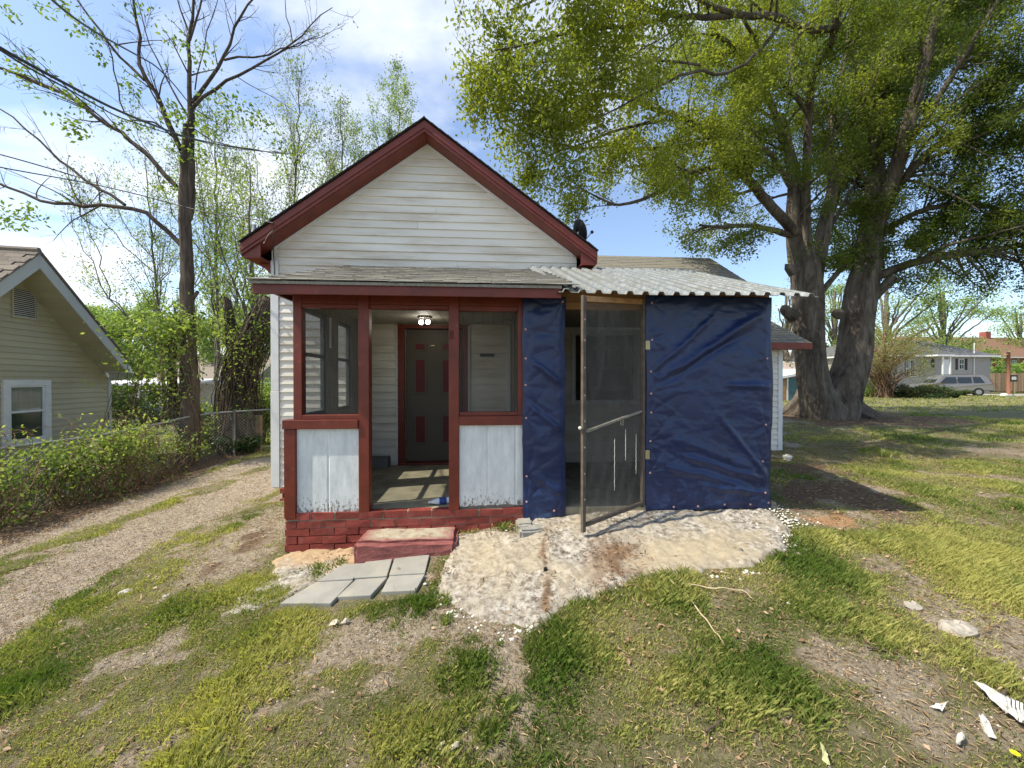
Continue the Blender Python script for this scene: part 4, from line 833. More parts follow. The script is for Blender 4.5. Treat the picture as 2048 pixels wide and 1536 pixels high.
def dish():
    b = np.array((1.0, 6.5, roofz(1.0))); t = thing('satellite_dish', 'dark grey satellite dish on the right slope of the gable roof', 'satellite dish', b)
    c = onY(1160, 463, 6.5); b = np.array((c[0]-0.12, 6.5, roofz(c[0]-0.12)-0.03)); ax = np.array((0.85, 0.38, 0.32)); ax /= np.linalg.norm(ax); a = np.cross(ax, (0, 0, 1)); a /= np.linalg.norm(a); u = np.cross(a, ax)
    mb = MB(); n = 24
    for k, R in enumerate((0.001, 0.07, 0.13, 0.18, 0.20)):
        for j in range(n): q = 2*pi*j/n; mb.v.append(tuple(c+a*R*cos(q)*0.85+u*R*sin(q)*1.05+ax*(R*R*1.2-0.05)))
    for k in range(4):
        for j in range(n): mb.f.append((k*n+j, (k+1)*n+j, (k+1)*n+(j+1) % n, k*n+(j+1) % n))
    o = mb.build('reflector', 'black', t, smooth=True); s = o.modifiers.new('s', 'SOLIDIFY'); s.thickness = 0.01
    MB().tube([b-(0, 0, 0.02), b+(0, 0, 0.25), c-ax*0.03], 0.02, 8).build('mast', 'pole', t); MB().tube([c-u*0.2, c-u*0.05+ax*0.25], 0.008, 6).build('feed_arm', 'pole', t); MB().sph(c-u*0.05+ax*0.26, 0.03).build('feed_horn', 'black', t, smooth=True)
dish()
def slab(cs, th, name, mat, label, cat, group=None, tilt=0.0):
    P = [np.array(c)+(0, 0, th*0.6) for c in cs]; c = sum(P)/4; zc_ = c[2]
    # fit plane
    A = np.array([[p[0]-c[0], p[1]-c[1], 1] for p in P]); s_ = np.linalg.lstsq(A, np.array([p[2] for p in P]), rcond=None)[0]
    P = [np.array((p[0], p[1], s_[0]*(p[0]-c[0])+s_[1]*(p[1]-c[1])+s_[2])) for p in P]
    o = MB().prism(P, (0, 0, -th)).build(name, mat, None, bevel=0.006); recalc(o.data); return setp(o, label, cat, group)
PV = [([(632,1170),(707,1166),(662,1213),(560,1213)], 'front left paver of six, nearest the grass'),
      ([(688,1134),(738,1131),(706,1164),(634,1168)], 'rear left paver of six, beside the orange sand'),
      ([(712,1165),(775,1160),(742,1197),(674,1200)], 'front middle paver of six'),
      ([(737,1122),(786,1119),(774,1158),(704,1162)], 'rear middle paver of six, at the foot of the red step'),
      ([(779,1158),(850,1154),(832,1187),(762,1190)], 'front right paver of six, with grass at its corner'),
      ([(790,1119),(859,1115),(850,1152),(778,1156)], 'rear right paver of six, against the red step')]
for q, lb in PV:
    slab([G(*p) for p in q], 0.045, 'paver', 'paver', 'grey concrete slab, '+lb, 'paver', 'square pavers in front of the step')
lump(0.30, 0.46, 3.62, 3.82, 0.22, 0.31, 'concrete_chunk', 'paver', amp=0.015, rnd=0.02, label='small upper broken concrete block under the narrow blue tarp', cat='concrete block')
q = G(1065, 1068); cb = lump(q[0]-0.13, q[0]+0.11, q[1]-0.05, q[1]+0.06, q[2]-0.03, q[2]+0.06, 'concrete_chunk', 'paver', amp=0.012, rnd=0.02, label='lower broken concrete block with pointed end beneath the narrow blue tarp', cat='concrete block'); cb.rotation_euler = (0, 0, 0.2)
q = G(1091, 1150); tp = thing('pipe_stub', 'short black pipe stub standing in the crumbling concrete', 'pipe', q); MB().tube([q-(0, 0, 0.03), q+(0, 0, 0.05)], 0.016, 12).build('pipe', 'black', tp); MB().tube([q+(0, 0, 0.05), q+(0, 0, 0.058)], 0.013, 12).build('plug', 'black', tp)
q = G(1482, 1106); MB().sph(q+(0, 0, 0.018), 0.02, 12, 8).build('round_cap', 'alum', None, smooth=True, label='small round dark grey cap on the smooth right part of the concrete', cat='cap')
q = G(1575, 920); pc = thing('cleanout_pipe', 'white plastic cleanout pipe with screw cap in the grass by the rear wing', 'pipe', q)
MB().tube([q-(0, 0, 0.05), q+(0, 0, 0.05)], 0.060, 18).build('pipe', 'pvc', pc); MB().tube([q+(0, 0, 0.05), q+(0, 0, 0.08)], 0.075, 18).build('collar', 'pvc', pc); MB().box(q[0]-0.025, q[0]+0.025, q[1]-0.025, q[1]+0.025, q[2]+0.08, q[2]+0.105).build('cap_nut', 'pvc', pc)
MB().box(-1.70, -1.41, 5.66, 5.86, 0.406, 0.55).build('concrete_block', surf('dark_block', (0.17, 0.17, 0.16), 0.9), None, bevel=0.006, label='dark grey concrete block on the porch floor left of the door', cat='block')
bt = thing('plastic_bottle', 'crushed clear and blue plastic bottle lying behind the right porch post', 'bottle', (-0.45, 3.95, 0.44))
MB().tube([(-0.56, 3.95, 0.438), (-0.53, 3.95, 0.44), (-0.49, 3.96, 0.443), (-0.36, 3.99, 0.443)], [0.013, 0.02, 0.033, 0.033], 12).build('bottle_body', flat('cloudy_plastic', (0.55, 0.6, 0.65), 0.2), bt, smooth=True); MB().tube([(-0.47, 3.965, 0.443), (-0.40, 3.98, 0.443)], 0.035, 12).build('bottle_label', flat('blue_label', (0.03, 0.06, 0.25), 0.5), bt)
MB().tube([(-0.575, 3.948, 0.437), (-0.56, 3.95, 0.438)], 0.014, 10).build('bottle_cap', 'pvc', bt)
# sticks
def stick(pts, r, label, mat='straw_stick', lift=0.012):
    P = [G(*p) for p in pts]; t = []
    for a, b in zip(P[:-1], P[1:]):
        for k in range(5): u = k/5; w = a+(b-a)*u; t.append((w[0]+random.uniform(-.004, .004), w[1]+random.uniform(-.004, .004), tz(w[0], w[1])+lift+0.006*sin(k)))
    t.append((P[-1][0], P[-1][1], P[-1][2]+lift)); rr = np.linspace(r, r*0.55, len(t)); return MB().tube(t, rr, 6).build('fallen_stick', mat, None, smooth=True, label=label, cat='stick')
MT['straw_stick'] = bark('pale_stick', (0.40, 0.30, 0.19), (0.60, 0.48, 0.34), 20, (1, 1, 1), 0.003); MT['darkstick'] = bark('dark_stick', (0.07, 0.05, 0.04), (0.16, 0.12, 0.09), 20, (1, 1, 1), 0.003)
stick([(1332,1162),(1375,1200),(1405,1240),(1432,1275),(1450,1300)], 0.006, 'long pale bare stick running forward from the concrete edge into grass', lift=0.03)
stick([(1365,1178),(1430,1186),(1484,1190),(1505,1207)], 0.005, 'pale forked stick lying across the grass right of the long one', lift=0.035)
stick([(1222,1168),(1250,1182),(1272,1194)], 0.004, 'short dark twig at the front edge of the concrete', 'darkstick')
stick([(1735,1300),(1790,1308),(1812,1330)], 0.005, 'thin dark curved twig on the bare soil at right', 'darkstick')
stick([(1410,1470),(1432,1455),(1445,1443)], 0.006, 'short dark stick on bare soil at the bottom middle', 'darkstick')
stick([(2000,1400),(2020,1375),(2035,1358)], 0.010, 'thick dark charred stick near the torn plastic sheet', 'darkstick')
stick([(0,1150),(60,1133),(110,1125)], 0.006, 'dark stick lying in the driveway ruts at far left', 'darkstick')
stick([(180,984),(260,975),(330,962)], 0.014, 'dark fallen branch along the foot of the vine covered fence', 'darkstick', 0.03)
# torn printed plastic sheet, lower right
def litter(pts, name, label, cat, mat, curl=0.02):
    P = [G(*p) for p in pts]; c = sum(P)/len(P); mb = MB(); n = len(P)
    V = [(p[0], p[1], p[2]+0.012+random.uniform(0, curl)) for p in P]+[(c[0], c[1], c[2]+0.02+curl)]; mb.add(V, [(i, (i+1) % n, n) for i in range(n)])
    import bmesh
    me, org = mb.mesh(name); bm = bmesh.new(); bm.from_mesh(me); bmesh.ops.subdivide_edges(bm, edges=list(bm.edges), cuts=2, use_grid_fill=False)
    for v in bm.verts: v.co += Vector((random.uniform(-1, 1)*0.004, random.uniform(-1, 1)*0.004, random.uniform(-1, 1)*0.009+0.012*math.sin(v.co.x*40+v.co.y*23)))
    bm.to_mesh(me); bm.free(); o = link(name, me, MT[mat] if isinstance(mat, str) else mat, None, org); setp(o, label, cat); s = o.modifiers.new('s', 'SOLIDIFY'); s.thickness = 0.002; return o
def torn_mat():
    m, nt, b, o = newmat('printed_plastic'); g = nt.nodes.new('ShaderNodeNewGeometry'); w = nt.nodes.new('ShaderNodeTexWave'); w.inputs['Scale'].default_value = 26; w.inputs['Distortion'].default_value = 3
    mpn = nt.nodes.new('ShaderNodeMapping'); mpn.inputs['Rotation'].default_value = (0, 0, 0.9); lk(nt, g.outputs['Position'], mpn.inputs[0]); lk(nt, mpn.outputs[0], w.inputs['Vector'])
    n = noise_node(nt, 6, 4); mm = nt.nodes.new('ShaderNodeMath'); mm.operation = 'MULTIPLY'; lk(nt, ramp(nt, w.outputs['Fac'], 0.72, 0.8), mm.inputs[0]); lk(nt, ramp(nt, n.outputs[0], 0.46, 0.5), mm.inputs[1])
    lk(nt, mix(nt, mm.outputs[0], mix(nt, ramp(nt, noise_node(nt, 22, 6).outputs[0], 0.4, 0.7), (0.58, 0.57, 0.54), (0.36, 0.32, 0.26)), (0.03, 0.03, 0.03)), b.inputs['Base Color']); b.inputs['Roughness'].default_value = 0.35; return m
litter([(1945,1377),(1975,1388),(2010,1400),(2035,1425),(2060,1445),(2060,1475),(2030,1455),(2000,1430),(1970,1405)], 'plastic_sheet', 'torn white plastic sheet with black print at the lower right corner', 'plastic sheet', torn_mat(), 0.04)
litter([(1955,1440),(1970,1444),(1982,1466),(1993,1488),(1980,1478),(1966,1462)], 'plastic_scrap', 'narrow crumpled white plastic scrap left of the torn sheet', 'plastic scrap', 'dirty_plastic', 0.02)
litter([(1860,1420),(1885,1428),(1900,1418),(1880,1424)], 'plastic_scrap', 'tiny white curled scrap on dark soil', 'plastic scrap', 'dirty_plastic', 0.02)
litter([(1912,1484),(1926,1482),(1928,1496),(1915,1498)], 'paper_scrap', 'small square white paper scrap near the bottom right', 'paper scrap', 'dirty_plastic', 0.02)
litter([(1640,1500),(1650,1512),(1655,1528),(1662,1540),(1645,1525)], 'fallen_leaf', 'single large pale green leaf lying at the bottom edge', 'leaf', flat('pale_leaf', (0.40, 0.42, 0.22), 0.6), 0.02)
for k, (a, b, s) in enumerate(((905,1508,14),(880,1502,9),(668,1252,10),(690,1248,8))):
    litter([(a-s,b),(a,b-s*0.4),(a+s,b-s*0.2),(a+s*0.3,b+s*0.4)], 'dry_leaf_scrap', ['larger pale dry leaf curled on soil at the bottom left of centre','smaller pale dry leaf touching the larger one at the bottom','pale dry leaf lying in front of the pavers, left one','pale dry leaf lying in front of the pavers, right one'][k], 'leaf', flat('pale_dry_leaf%d' % k, (0.55, 0.48, 0.36), 0.7), 0.02)
def stone(px, py, w, label, col=(0.46, 0.44, 0.40)):
    q = G(px, py); r = w/2; mb = MB().sph((q[0], q[1], q[2]+r*0.05), r, 11, 8, (1, 0.75, 0.36)); mb.v = [tuple(np.array(v)+np.random.default_rng(int(abs(v[0]*9999+v[2]*777)) % 9999).normal(0, r*0.07, 3)) for v in mb.v]; mb.build('stone', surf('stone_surface', col, 0.9, 0.3, 14, bmp=0.8, bscale=40, bdist=0.01), None, label=label, cat='stone')
stone(1915,1258,0.20,'broad flat grey stone half sunk in grass at right', (0.36,0.33,0.28)); stone(1825,1213,0.11,'small flat grey stone behind the broad one', (0.36,0.33,0.28))
stone(1580,1208,0.05,'pale pebble in grass below the concrete edge'); stone(250,1185,0.10,'pale flat rock at the grass edge of the driveway'); stone(333,1192,0.06,'small grey rock by the driveway grass'); stone(208,1192,0.07,'rough grey rock between gravel and grass at left')
q = G(2030, 1522); fl = thing('yellow_flower', 'small yellow dandelion flower at the bottom right corner', 'flower', q); MB().tube([q, q+(0, 0, 0.03)], 0.002, 5).build('stem', 'grass', fl)
mb = MB()
for k in range(14): a = 2*pi*k/14; mb.obox(q+(cos(a)*0.009, sin(a)*0.009, 0.032), (cos(a)*0.006, sin(a)*0.006, 0.002), (-sin(a)*0.003, cos(a)*0.003, 0), (0, 0, 0.001))
mb.build('petals', flat('yellow_petal', (0.75, 0.62, 0.02), 0.6), fl)
# yucca-like clump in the field
def yplant(px, py, label):
    q = G(px, py); t = thing('leafy_clump', label, 'plant', q); mb = MB()
    for k in range(16): a = random.uniform(0, 6.28); l = random.uniform(0.12, 0.28); o_ = q+(cos(a)*0.03, sin(a)*0.03, 0); tip = q+(cos(a)*l*0.7, sin(a)*l*0.7, l*0.75); s_ = np.array((-sin(a), cos(a), 0))*0.01; mid = (o_+tip)/2+(0, 0, 0.04); mb.add([o_-s_, o_+s_, mid+s_, mid-s_, tip], [(0,1,2,3),(3,2,4)])
    me, org = mb.mesh('blades'); at = me.attributes.new('tone', 'FLOAT', 'POINT'); at.data.foreach_set('value', [0.35]*len(me.vertices)); link('blades', me, MT['grass'], t, org)
yplant(1765, 915, 'upright clump of broad green blades in the lawn under the oak'); 

# ================================================================ VEGETATION TOOLS
def nrm(v): return v/(np.linalg.norm(v, axis=-1, keepdims=True)+1e-9)
def smooth_line(P, step=0.3, wig=0.0, rg=RNG):
    P = np.asarray(P, float); d = np.r_[0, np.cumsum(np.linalg.norm(np.diff(P, axis=0), axis=1))]; n = max(3, int(d[-1]/step)+1); t = np.linspace(0, d[-1], n)
    Q = np.stack([np.interp(t, d, P[:, i]) for i in range(3)], 1)
    for _ in range(2): Q[1:-1] = (Q[:-2]+2*Q[1:-1]+Q[2:])/4
    if wig: Q[1:-1] += rg.normal(0, wig, (n-2, 3))
    return Q
def tubes_np(lines, sides, rough=0.0):
    VV, FF = [], []; k = 0; ang = np.arange(sides)*2*pi/sides; ca, sa = np.cos(ang), np.sin(ang)
    for P, R in lines:
        m = len(P); t = nrm(np.gradient(P, axis=0)); ref = np.array((0.31, 0.2, 0.93)) if abs(t[0, 2]) < 0.8 else np.array((0.9, 0.3, 0.1))
        a = nrm(np.cross(t, ref)); b = np.cross(t, a)
        Rr_ = R[:, None]*np.ones((1, sides))
        if rough: ss = np.r_[0, np.cumsum(np.linalg.norm(np.diff(P, axis=0), axis=1))]; Rr_ = Rr_*(1+rough*(fbm(2.2*ca[None]+ss[:, None]*0.35+len(VV)*7, 2.2*sa[None]+ss[:, None]*0.2, 3, 1.0)-0.5)+rough*0.35*(fbm(6*ca[None]+ss[:, None]*0.5, 6*sa[None], 2, 1.5)-0.5))
        V = P[:, None]+Rr_[:, :, None]*(ca[None, :, None]*a[:, None]+sa[None, :, None]*b[:, None]); VV.append(V.reshape(-1, 3))
        i = np.arange(m-1)[:, None]*sides; j = np.arange(sides)[None]; jn = (j+1) % sides
        FF.append(np.stack([k+i+j, k+i+jn, k+i+sides+jn, k+i+sides+j], -1).reshape(-1, 4)); k += m*sides
    return np.concatenate(VV), np.concatenate(FF)
def spawn(parents, per_m, lratio, lmin, ang=(35, 65), up=0.15, droop=0.0, wig=0.06, rf=0.5, tmin=0.25, seg=6, rg=RNG, outward=None, lmax=99, rmin=0.003):
    out = []
    for P, R in parents:
        L = np.linalg.norm(np.diff(P, axis=0), axis=1).sum(); n = max(1, int(rg.poisson(per_m*L*(1-tmin)))+1)
        for _ in range(n):
            t = tmin+(1-tmin)*rg.random()**0.8; x = t*(len(P)-1); i = min(int(x), len(P)-2); f = x-i
            p = P[i]*(1-f)+P[i+1]*f; d = nrm(P[i+1]-P[i]); r = rg.normal(size=3); s = nrm(np.cross(d, r)); a = radians(rg.uniform(*ang))
            dd = d*cos(a)+s*sin(a)+np.array((0, 0, up));
            if outward is not None: dd = dd+0.35*nrm(p-outward)
            dd = nrm(dd); l = min(lmax, max(lmin, L*lratio*(1.15-0.7*t)*rg.uniform(0.6, 1.25))); q = [p]; st = l/(seg-1)
            for k in range(seg-1):
                dd = nrm(dd+rg.normal(0, wig, 3)+np.array((0, 0, -droop+up*0.25))); q.append(q[-1]+dd*st)
            r0 = max(rmin, np.interp(x, np.arange(len(R)), R)*rf); out.append((np.array(q), np.linspace(r0, max(rmin*0.7, r0*0.3), seg)))
    return out
def leaves_np(lines, per_m, spread, size, rg=RNG, tone=None, tmin=0.1, cap=400000, wide=0.45, droopy=0.0, clus=1, cs=0.1):
    C, D = [], []
    for P, R in lines:
        L = np.linalg.norm(np.diff(P, axis=0), axis=1).sum(); n = rg.poisson(per_m*L)
        if n == 0: continue
        x = (tmin+(1-tmin)*rg.random(n))*(len(P)-1); i = np.minimum(x.astype(int), len(P)-2); f = (x-i)[:, None]; C.append(P[i]*(1-f)+P[i+1]*f); D.append(nrm(P[i+1]-P[i]))
    C = np.concatenate(C); D = np.concatenate(D)
    if clus > 1:
        m = len(C)//clus; s = rg.choice(len(C), m, False); C = np.repeat(C[s], clus, 0)+rg.normal(0, 0.6*cs, (m*clus, 3)); D = np.repeat(D[s], clus, 0)
    if len(C) > cap: s = rg.choice(len(C), cap, False); C, D = C[s], D[s]
    n = len(C); C = C+rg.normal(0, spread, (n, 3)); a = nrm(rg.normal(size=(n, 3))+0.5*D+np.array((0, 0, -droopy))); b = nrm(np.cross(a, rg.normal(size=(n, 3))))
    s = size*rg.uniform(0.6, 1.35, (n, 1)); V = np.stack([C, C+a*s*0.5+b*s*wide*0.5, C+a*s, C+a*s*0.5-b*s*wide*0.5], 1).reshape(-1, 3); F = np.arange(4*n).reshape(n, 4)
    t = fbm(C[:, 0]+0.7*C[:, 2], C[:, 1]-0.4*C[:, 2], 3, 0.9); t = np.clip((t-0.35)*2.2+rg.normal(0, 0.16, n), 0, 1)
    if tone is not None: t = np.clip(tone(C, t), 0, 1)
    return V, F, np.repeat(t, 4)
def frompix(pts, Yb):
    """limb traced at its own distance: (px, py, offset in depth)"""
    return np.array([onY(p[0], p[1], Yb+(p[2] if len(p) > 2 else 0)) for p in pts])
def limb(pts, Yb, r0, r1, step=0.35, wig=0.012):
    Q = smooth_line(frompix(pts, Yb), step, wig); return (Q, np.linspace(r0, r1, len(Q)))
def tree(name, label, trunkset, twigsets, leafsets, barkm, leafm, group=None, twigm='twig', cat='tree', tone=None, sides=(12, 4, 3), twig_name='branches', crown='crown'):
    b = trunkset[0][0][0]; t = thing(name, label, cat, (b[0], b[1], tz(b[0], b[1])), group)
    V, F = tubes_np(trunkset, sides[0], 0.55 if sides[0] > 10 else 0); npmesh('trunk', V, F, barkm, t, smooth=True)
    lines = [l for s in twigsets for l in s]
    if lines:
        big = [l for l in lines if l[1][0] > 0.012]; small = [l for l in lines if l[1][0] <= 0.012]; VV, FF = [], []; k = 0
        for ll, sd_ in ((big, sides[1]+1), (small, sides[2])):
            if ll: V, F = tubes_np(ll, sd_); VV.append(V); FF.append(F+k); k += len(V)
        npmesh(twig_name, np.concatenate(VV), np.concatenate(FF), twigm, t, smooth=True)
    if leafsets:
        V, F, T = leafsets; npmesh(crown, V, F, leafm, t, tone=T)
    return t

# ================================================================ THE BIG OAK
OY = 11.4
def oak():
    L = []
    def A(pts, r0, r1, st=0.35): L.append(limb(pts, OY, r0*0.62, r1*0.62, st))
    # two trunks merging at the base
    trunks = []
    def T(pts, rads):
        Q = smooth_line(frompix(pts, OY), 0.25); m = len(Q); trunks.append((Q, np.interp(np.linspace(0, 1, m), np.linspace(0, 1, len(rads)), rads)*0.65))
    T([(1652,850),(1634,800),(1622,740),(1618,660),(1616,590),(1612,530),(1606,470)], [1.0, 0.74, 0.62, 0.57, 0.58, 0.60, 0.30])
    T([(1668,850),(1680,800),(1705,730),(1714,650),(1722,590),(1735,520),(1744,450)], [1.0, 0.80, 0.66, 0.60, 0.62, 0.56, 0.35])
    T([(1604,600,0.25),(1592,515,0.2),(1585,440),(1590,360),(1575,300),(1560,230)], [0.40, 0.38, 0.33, 0.28, 0.22, 0.15])
    T([(1622,610),(1634,530),(1650,440),(1668,370),(1655,300),(1668,210),(1690,120),(1705,20)], [0.34, 0.34, 0.27, 0.21, 0.18, 0.14, 0.11, 0.08])
    T([(1612,600,0),(1611,510,-0.1),(1610,400,-0.2),(1614,300,-0.4),(1618,230,-0.7),(1625,140,-1.4),(1665,95,-2.2),(1676,30,-2.6),(1680,-80,-3)], [0.32, 0.26, 0.20, 0.17, 0.15, 0.14, 0.13, 0.12, 0.1])
    T([(1724,600),(1737,520),(1742,440),(1752,340),(1748,260),(1742,180),(1750,60),(1760,-60)], [0.52, 0.50, 0.38, 0.31, 0.27, 0.22, 0.16, 0.10])
    T([(1745,470),(1775,400,-0.3),(1800,310,-0.8),(1830,200,-1.2),(1860,80,-1.6),(1900,-60,-2)], [0.36, 0.31, 0.26, 0.20, 0.14, 0.09])
    # flare and knots
    fl = []
    bz = tz(*OAKC)
    for k, (a, l) in enumerate(((-2.9, 1.6), (-2.3, 1.4), (-1.75, 1.5), (-1.2, 1.6), (-0.6, 1.9), (-0.05, 2.2), (0.9, 1.6), (2.2, 1.5), (2.9, 1.7))):
        c = np.array((OAKC[0]+0.25, OAKC[1]+0.3)); dr = np.array((cos(a), sin(a))); Q = []
        for s in np.linspace(0.35, l, 8): p = c+dr*s*1.0+0.05*sin(s*5+k); Q.append((p[0], p[1], tz(p[0], p[1])+0.75*np.exp(-(s-0.35)*2.2)-0.10*(s/l)**2*2))
        Q = np.array(Q); trunks.append((Q, np.linspace(0.42, 0.05, len(Q))))
    kn = smooth_line(frompix([(1590,635),(1572,622),(1566,614),(1564,611)], OY-0.3), 0.06); rk = np.linspace(0.17, 0.11, len(kn)); rk[-2:] = (0.10, 0.01); trunks.append((kn, rk))
    kn = smooth_line(frompix([(1680,628),(1666,626),(1664,625)], OY-0.35), 0.06); rk = np.linspace(0.15, 0.10, len(kn)); rk[-2:] = (0.09, 0.01); trunks.append((kn, rk))
    kn = smooth_line(frompix([(1588,545),(1572,530),(1570,528)], OY-0.3), 0.06); rk = np.linspace(0.16, 0.09, len(kn)); rk[-2:] = (0.06, 0.01); trunks.append((kn, rk))
    # main limbs left
    A([(1595,470),(1545,415,-0.5),(1495,360,-1.0),(1460,320,-1.5),(1420,270,-2.0),(1380,240,-2.4),(1300,215,-3.0)], 0.26, 0.08)
    A([(1462,330,-1.5),(1420,335,-1.8),(1370,350,-2.4),(1310,390,-3.0),(1245,416,-3.4),(1215,408,-3.6)], 0.13, 0.04)
    A([(1580,470),(1530,455,-0.5),(1480,450,-1),(1440,455,-1.4),(1400,450,-1.8)], 0.16, 0.05)
    A([(1585,380),(1540,300,-0.6),(1480,280,-1.0),(1420,285,-1.4),(1380,290,-1.6),(1280,300,-2.2),(1230,285,-2.6)], 0.14, 0.05)
    A([(1580,320),(1540,200,-1.0),(1480,100,-1.8),(1420,60,-2.4)], 0.18, 0.08)
    A([(1672,55,-2.3),(1640,58,-2.6),(1590,55,-3.0),(1555,28,-3.3),(1500,30,-3.6),(1450,32,-4.0),(1390,35,-4.3),(1340,30,-4.6),(1290,15,-4.8),(1200,-10,-5.0)], 0.15, 0.05)
    A([(1560,50,-3.2),(1525,95,-3.4),(1490,125,-3.6),(1470,148,-3.8),(1440,150,-3.9),(1390,135,-4.1),(1330,165,-4.4),(1250,210,-4.8),(1190,240,-5.0)], 0.07, 0.02)
    A([(1400,130,-4.1),(1350,120,-4.3),(1290,118,-4.5),(1200,165,-4.7),(1120,170,-4.9)], 0.04, 0.015)
    A([(1340,32,-4.6),(1280,50,-4.8),(1200,55,-5.0),(1120,70,-5.2),(1050,85,-5.4),(990,100,-5.5)], 0.06, 0.02)
    A([(1470,30,-3.9),(1410,5,-4.3),(1330,-40,-4.8),(1230,-60,-5.2),(1120,-30,-5.4),(1020,20,-5.6)], 0.08, 0.02)
    A([(1300,215,-3.0),(1250,190,-3.4),(1180,190,-3.8),(1100,210,-4.2),(1020,190,-4.5),(970,170,-4.7)], 0.09, 0.02)
    A([(1230,285,-2.6),(1170,300,-3.0),(1110,290,-3.4),(1040,260,-3.8),(1000,230,-4.0)], 0.06, 0.02)
    A([(1330,240,-2.8),(1270,250,-3.2),(1225,262,-3.5),(1160,290,-3.8),(1100,310,-4.1)], 0.07, 0.02)
    A([(1230,410,-3.5),(1190,400,-3.7),(1160,380,-3.9),(1130,350,-4.0)], 0.04, 0.015)
    A([(1618,230,-0.7),(1560,160,-1.4),(1500,60,-2.2),(1440,-60,-3)], 0.10, 0.05)
    nR = len(L)
    A([(1735,560,0.0),(1790,540,-0.2),(1830,520,-0.3),(1880,515,-0.4),(1950,505,-0.6),(2048,490,-0.9),(2180,470,-1.4)], 0.24, 0.10)
    A([(1725,620,-0.1),(1752,590,-0.2),(1785,555,-0.2)], 0.24, 0.2)
    A([(1760,470),(1800,440,-0.3),(1850,415,-0.5),(1920,405,-0.8),(1990,415,-1.0),(2048,430,-1.2),(2120,450,-1.4)], 0.15, 0.06)
    A([(1765,420),(1810,350,-0.6),(1870,290,-1.1),(1940,250,-1.5),(2048,220,-2.0),(2200,180,-2.6)], 0.20, 0.08)
    A([(1800,310,-0.8),(1850,240,-1.2),(1900,160,-1.6),(1960,60,-2.2),(2020,-40,-2.6)], 0.16, 0.06)
    A([(1840,260,-1.0),(1900,220,-1.2),(1980,190,-1.6),(2060,140,-2)], 0.09, 0.04)
    A([(1655,470),(1690,400,0.3),(1715,360,0.5),(1730,320,0.6)], 0.11, 0.05)
    A([(1630,600,0.1),(1650,575,0.15),(1690,530,0.4),(1712,500,0.5),(1735,480,0.3)], 0.16, 0.10)
    A([(1730,330,0.3),(1690,270,0.2),(1640,200,0.0)], 0.09, 0.04)
    A([(1750,200),(1810,120,0.6),(1880,60,1.0),(1960,20,1.4)], 0.13, 0.05); A([(1742,180),(1700,100,0.8),(1640,40,1.2),(1560,0,1.8)], 0.12, 0.05)
    A([(1560,240),(1520,180,0.8),(1450,130,1.5),(1360,100,2.0),(1260,90,2.4)], 0.12, 0.04)
    A([(1640,520,0.4),(1700,300,1.5),(1760,150,2.4),(1850,40,3.0)], 0.12, 0.05)
    A([(2048,440,-1.2),(2100,380,-1.5),(2160,330,-1.8)], 0.06, 0.03)
    ctr = frompix([(1640, 330)], OY)[0]; rg = np.random.default_rng(21)
    sec = spawn(L, 2.2, 0.36, 0.9, (30, 60), 0.05, 0.03, 0.10, 0.42, 0.15, 8, rg, ctr, 3.4)
    sec += spawn(L[nR:nR+8], 5.5, 0.40, 1.2, (30, 75), -0.05, 0.04, 0.10, 0.4, 0.15, 8, rg, None, 3.0)
    sec += spawn(trunks[2:7], 2.6, 0.30, 1.6, (40, 70), 0.1, 0.02, 0.1, 0.25, 0.3, 8, rg, ctr, 3.6)
    ter = spawn(sec+L[-8:], 3.0, 0.45, 0.5, (30, 65), 0.0, 0.06, 0.13, 0.45, 0.15, 6, rg, None, 1.5, 0.004)
    qua = spawn(ter, 3.6, 0.6, 0.28, (30, 70), -0.05, 0.10, 0.16, 0.5, 0.2, 4, rg, None, 0.7, 0.0025)
    low = frompix([(1640, 600)], OY)[0][2]
    # keep foliage where the crown really is (nothing hanging below the open sky gap or in front of the gable)
    def ok(p):
        v = p-E0; a = v[0]*cy_-v[1]*sy_; b = v[0]*sy_+v[1]*cy_
        if b < 0.8: return False
        X_ = 1024+FPX*a/b; Y_ = 768-FPX*v[2]/b
        lim = np.interp(X_, [925, 960, 1010, 1085, 1150, 1200, 1290, 1340, 1440, 1560, 1620, 1720, 1800, 1900, 2048, 2400], [240, 300, 340, 450, 480, 500, 430, 470, 560, 520, 530, 545, 580, 640, 715, 800])
        return X_ > 925 and Y_ < lim
    allt = len(qua); qua = [l for l in qua if ok(l[0][-1])]; ter2 = [l for l in ter if ok(l[0][-1])]; sec2 = [l for l in sec if ok(l[0][len(l[0])//2])]
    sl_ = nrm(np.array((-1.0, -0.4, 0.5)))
    def tone(C, t): return t*0.6+0.30*np.clip(((C-ctr)@sl_)/6, -0.6, 1.2)+0.02  # leaf colour lighter towards the sun: lit side put into tone, with new growth
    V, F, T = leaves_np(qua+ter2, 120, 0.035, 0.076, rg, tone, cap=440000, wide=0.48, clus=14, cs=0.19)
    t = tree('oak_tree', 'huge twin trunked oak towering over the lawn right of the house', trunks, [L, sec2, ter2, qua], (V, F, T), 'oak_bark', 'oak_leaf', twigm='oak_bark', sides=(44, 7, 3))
    pass
oak()

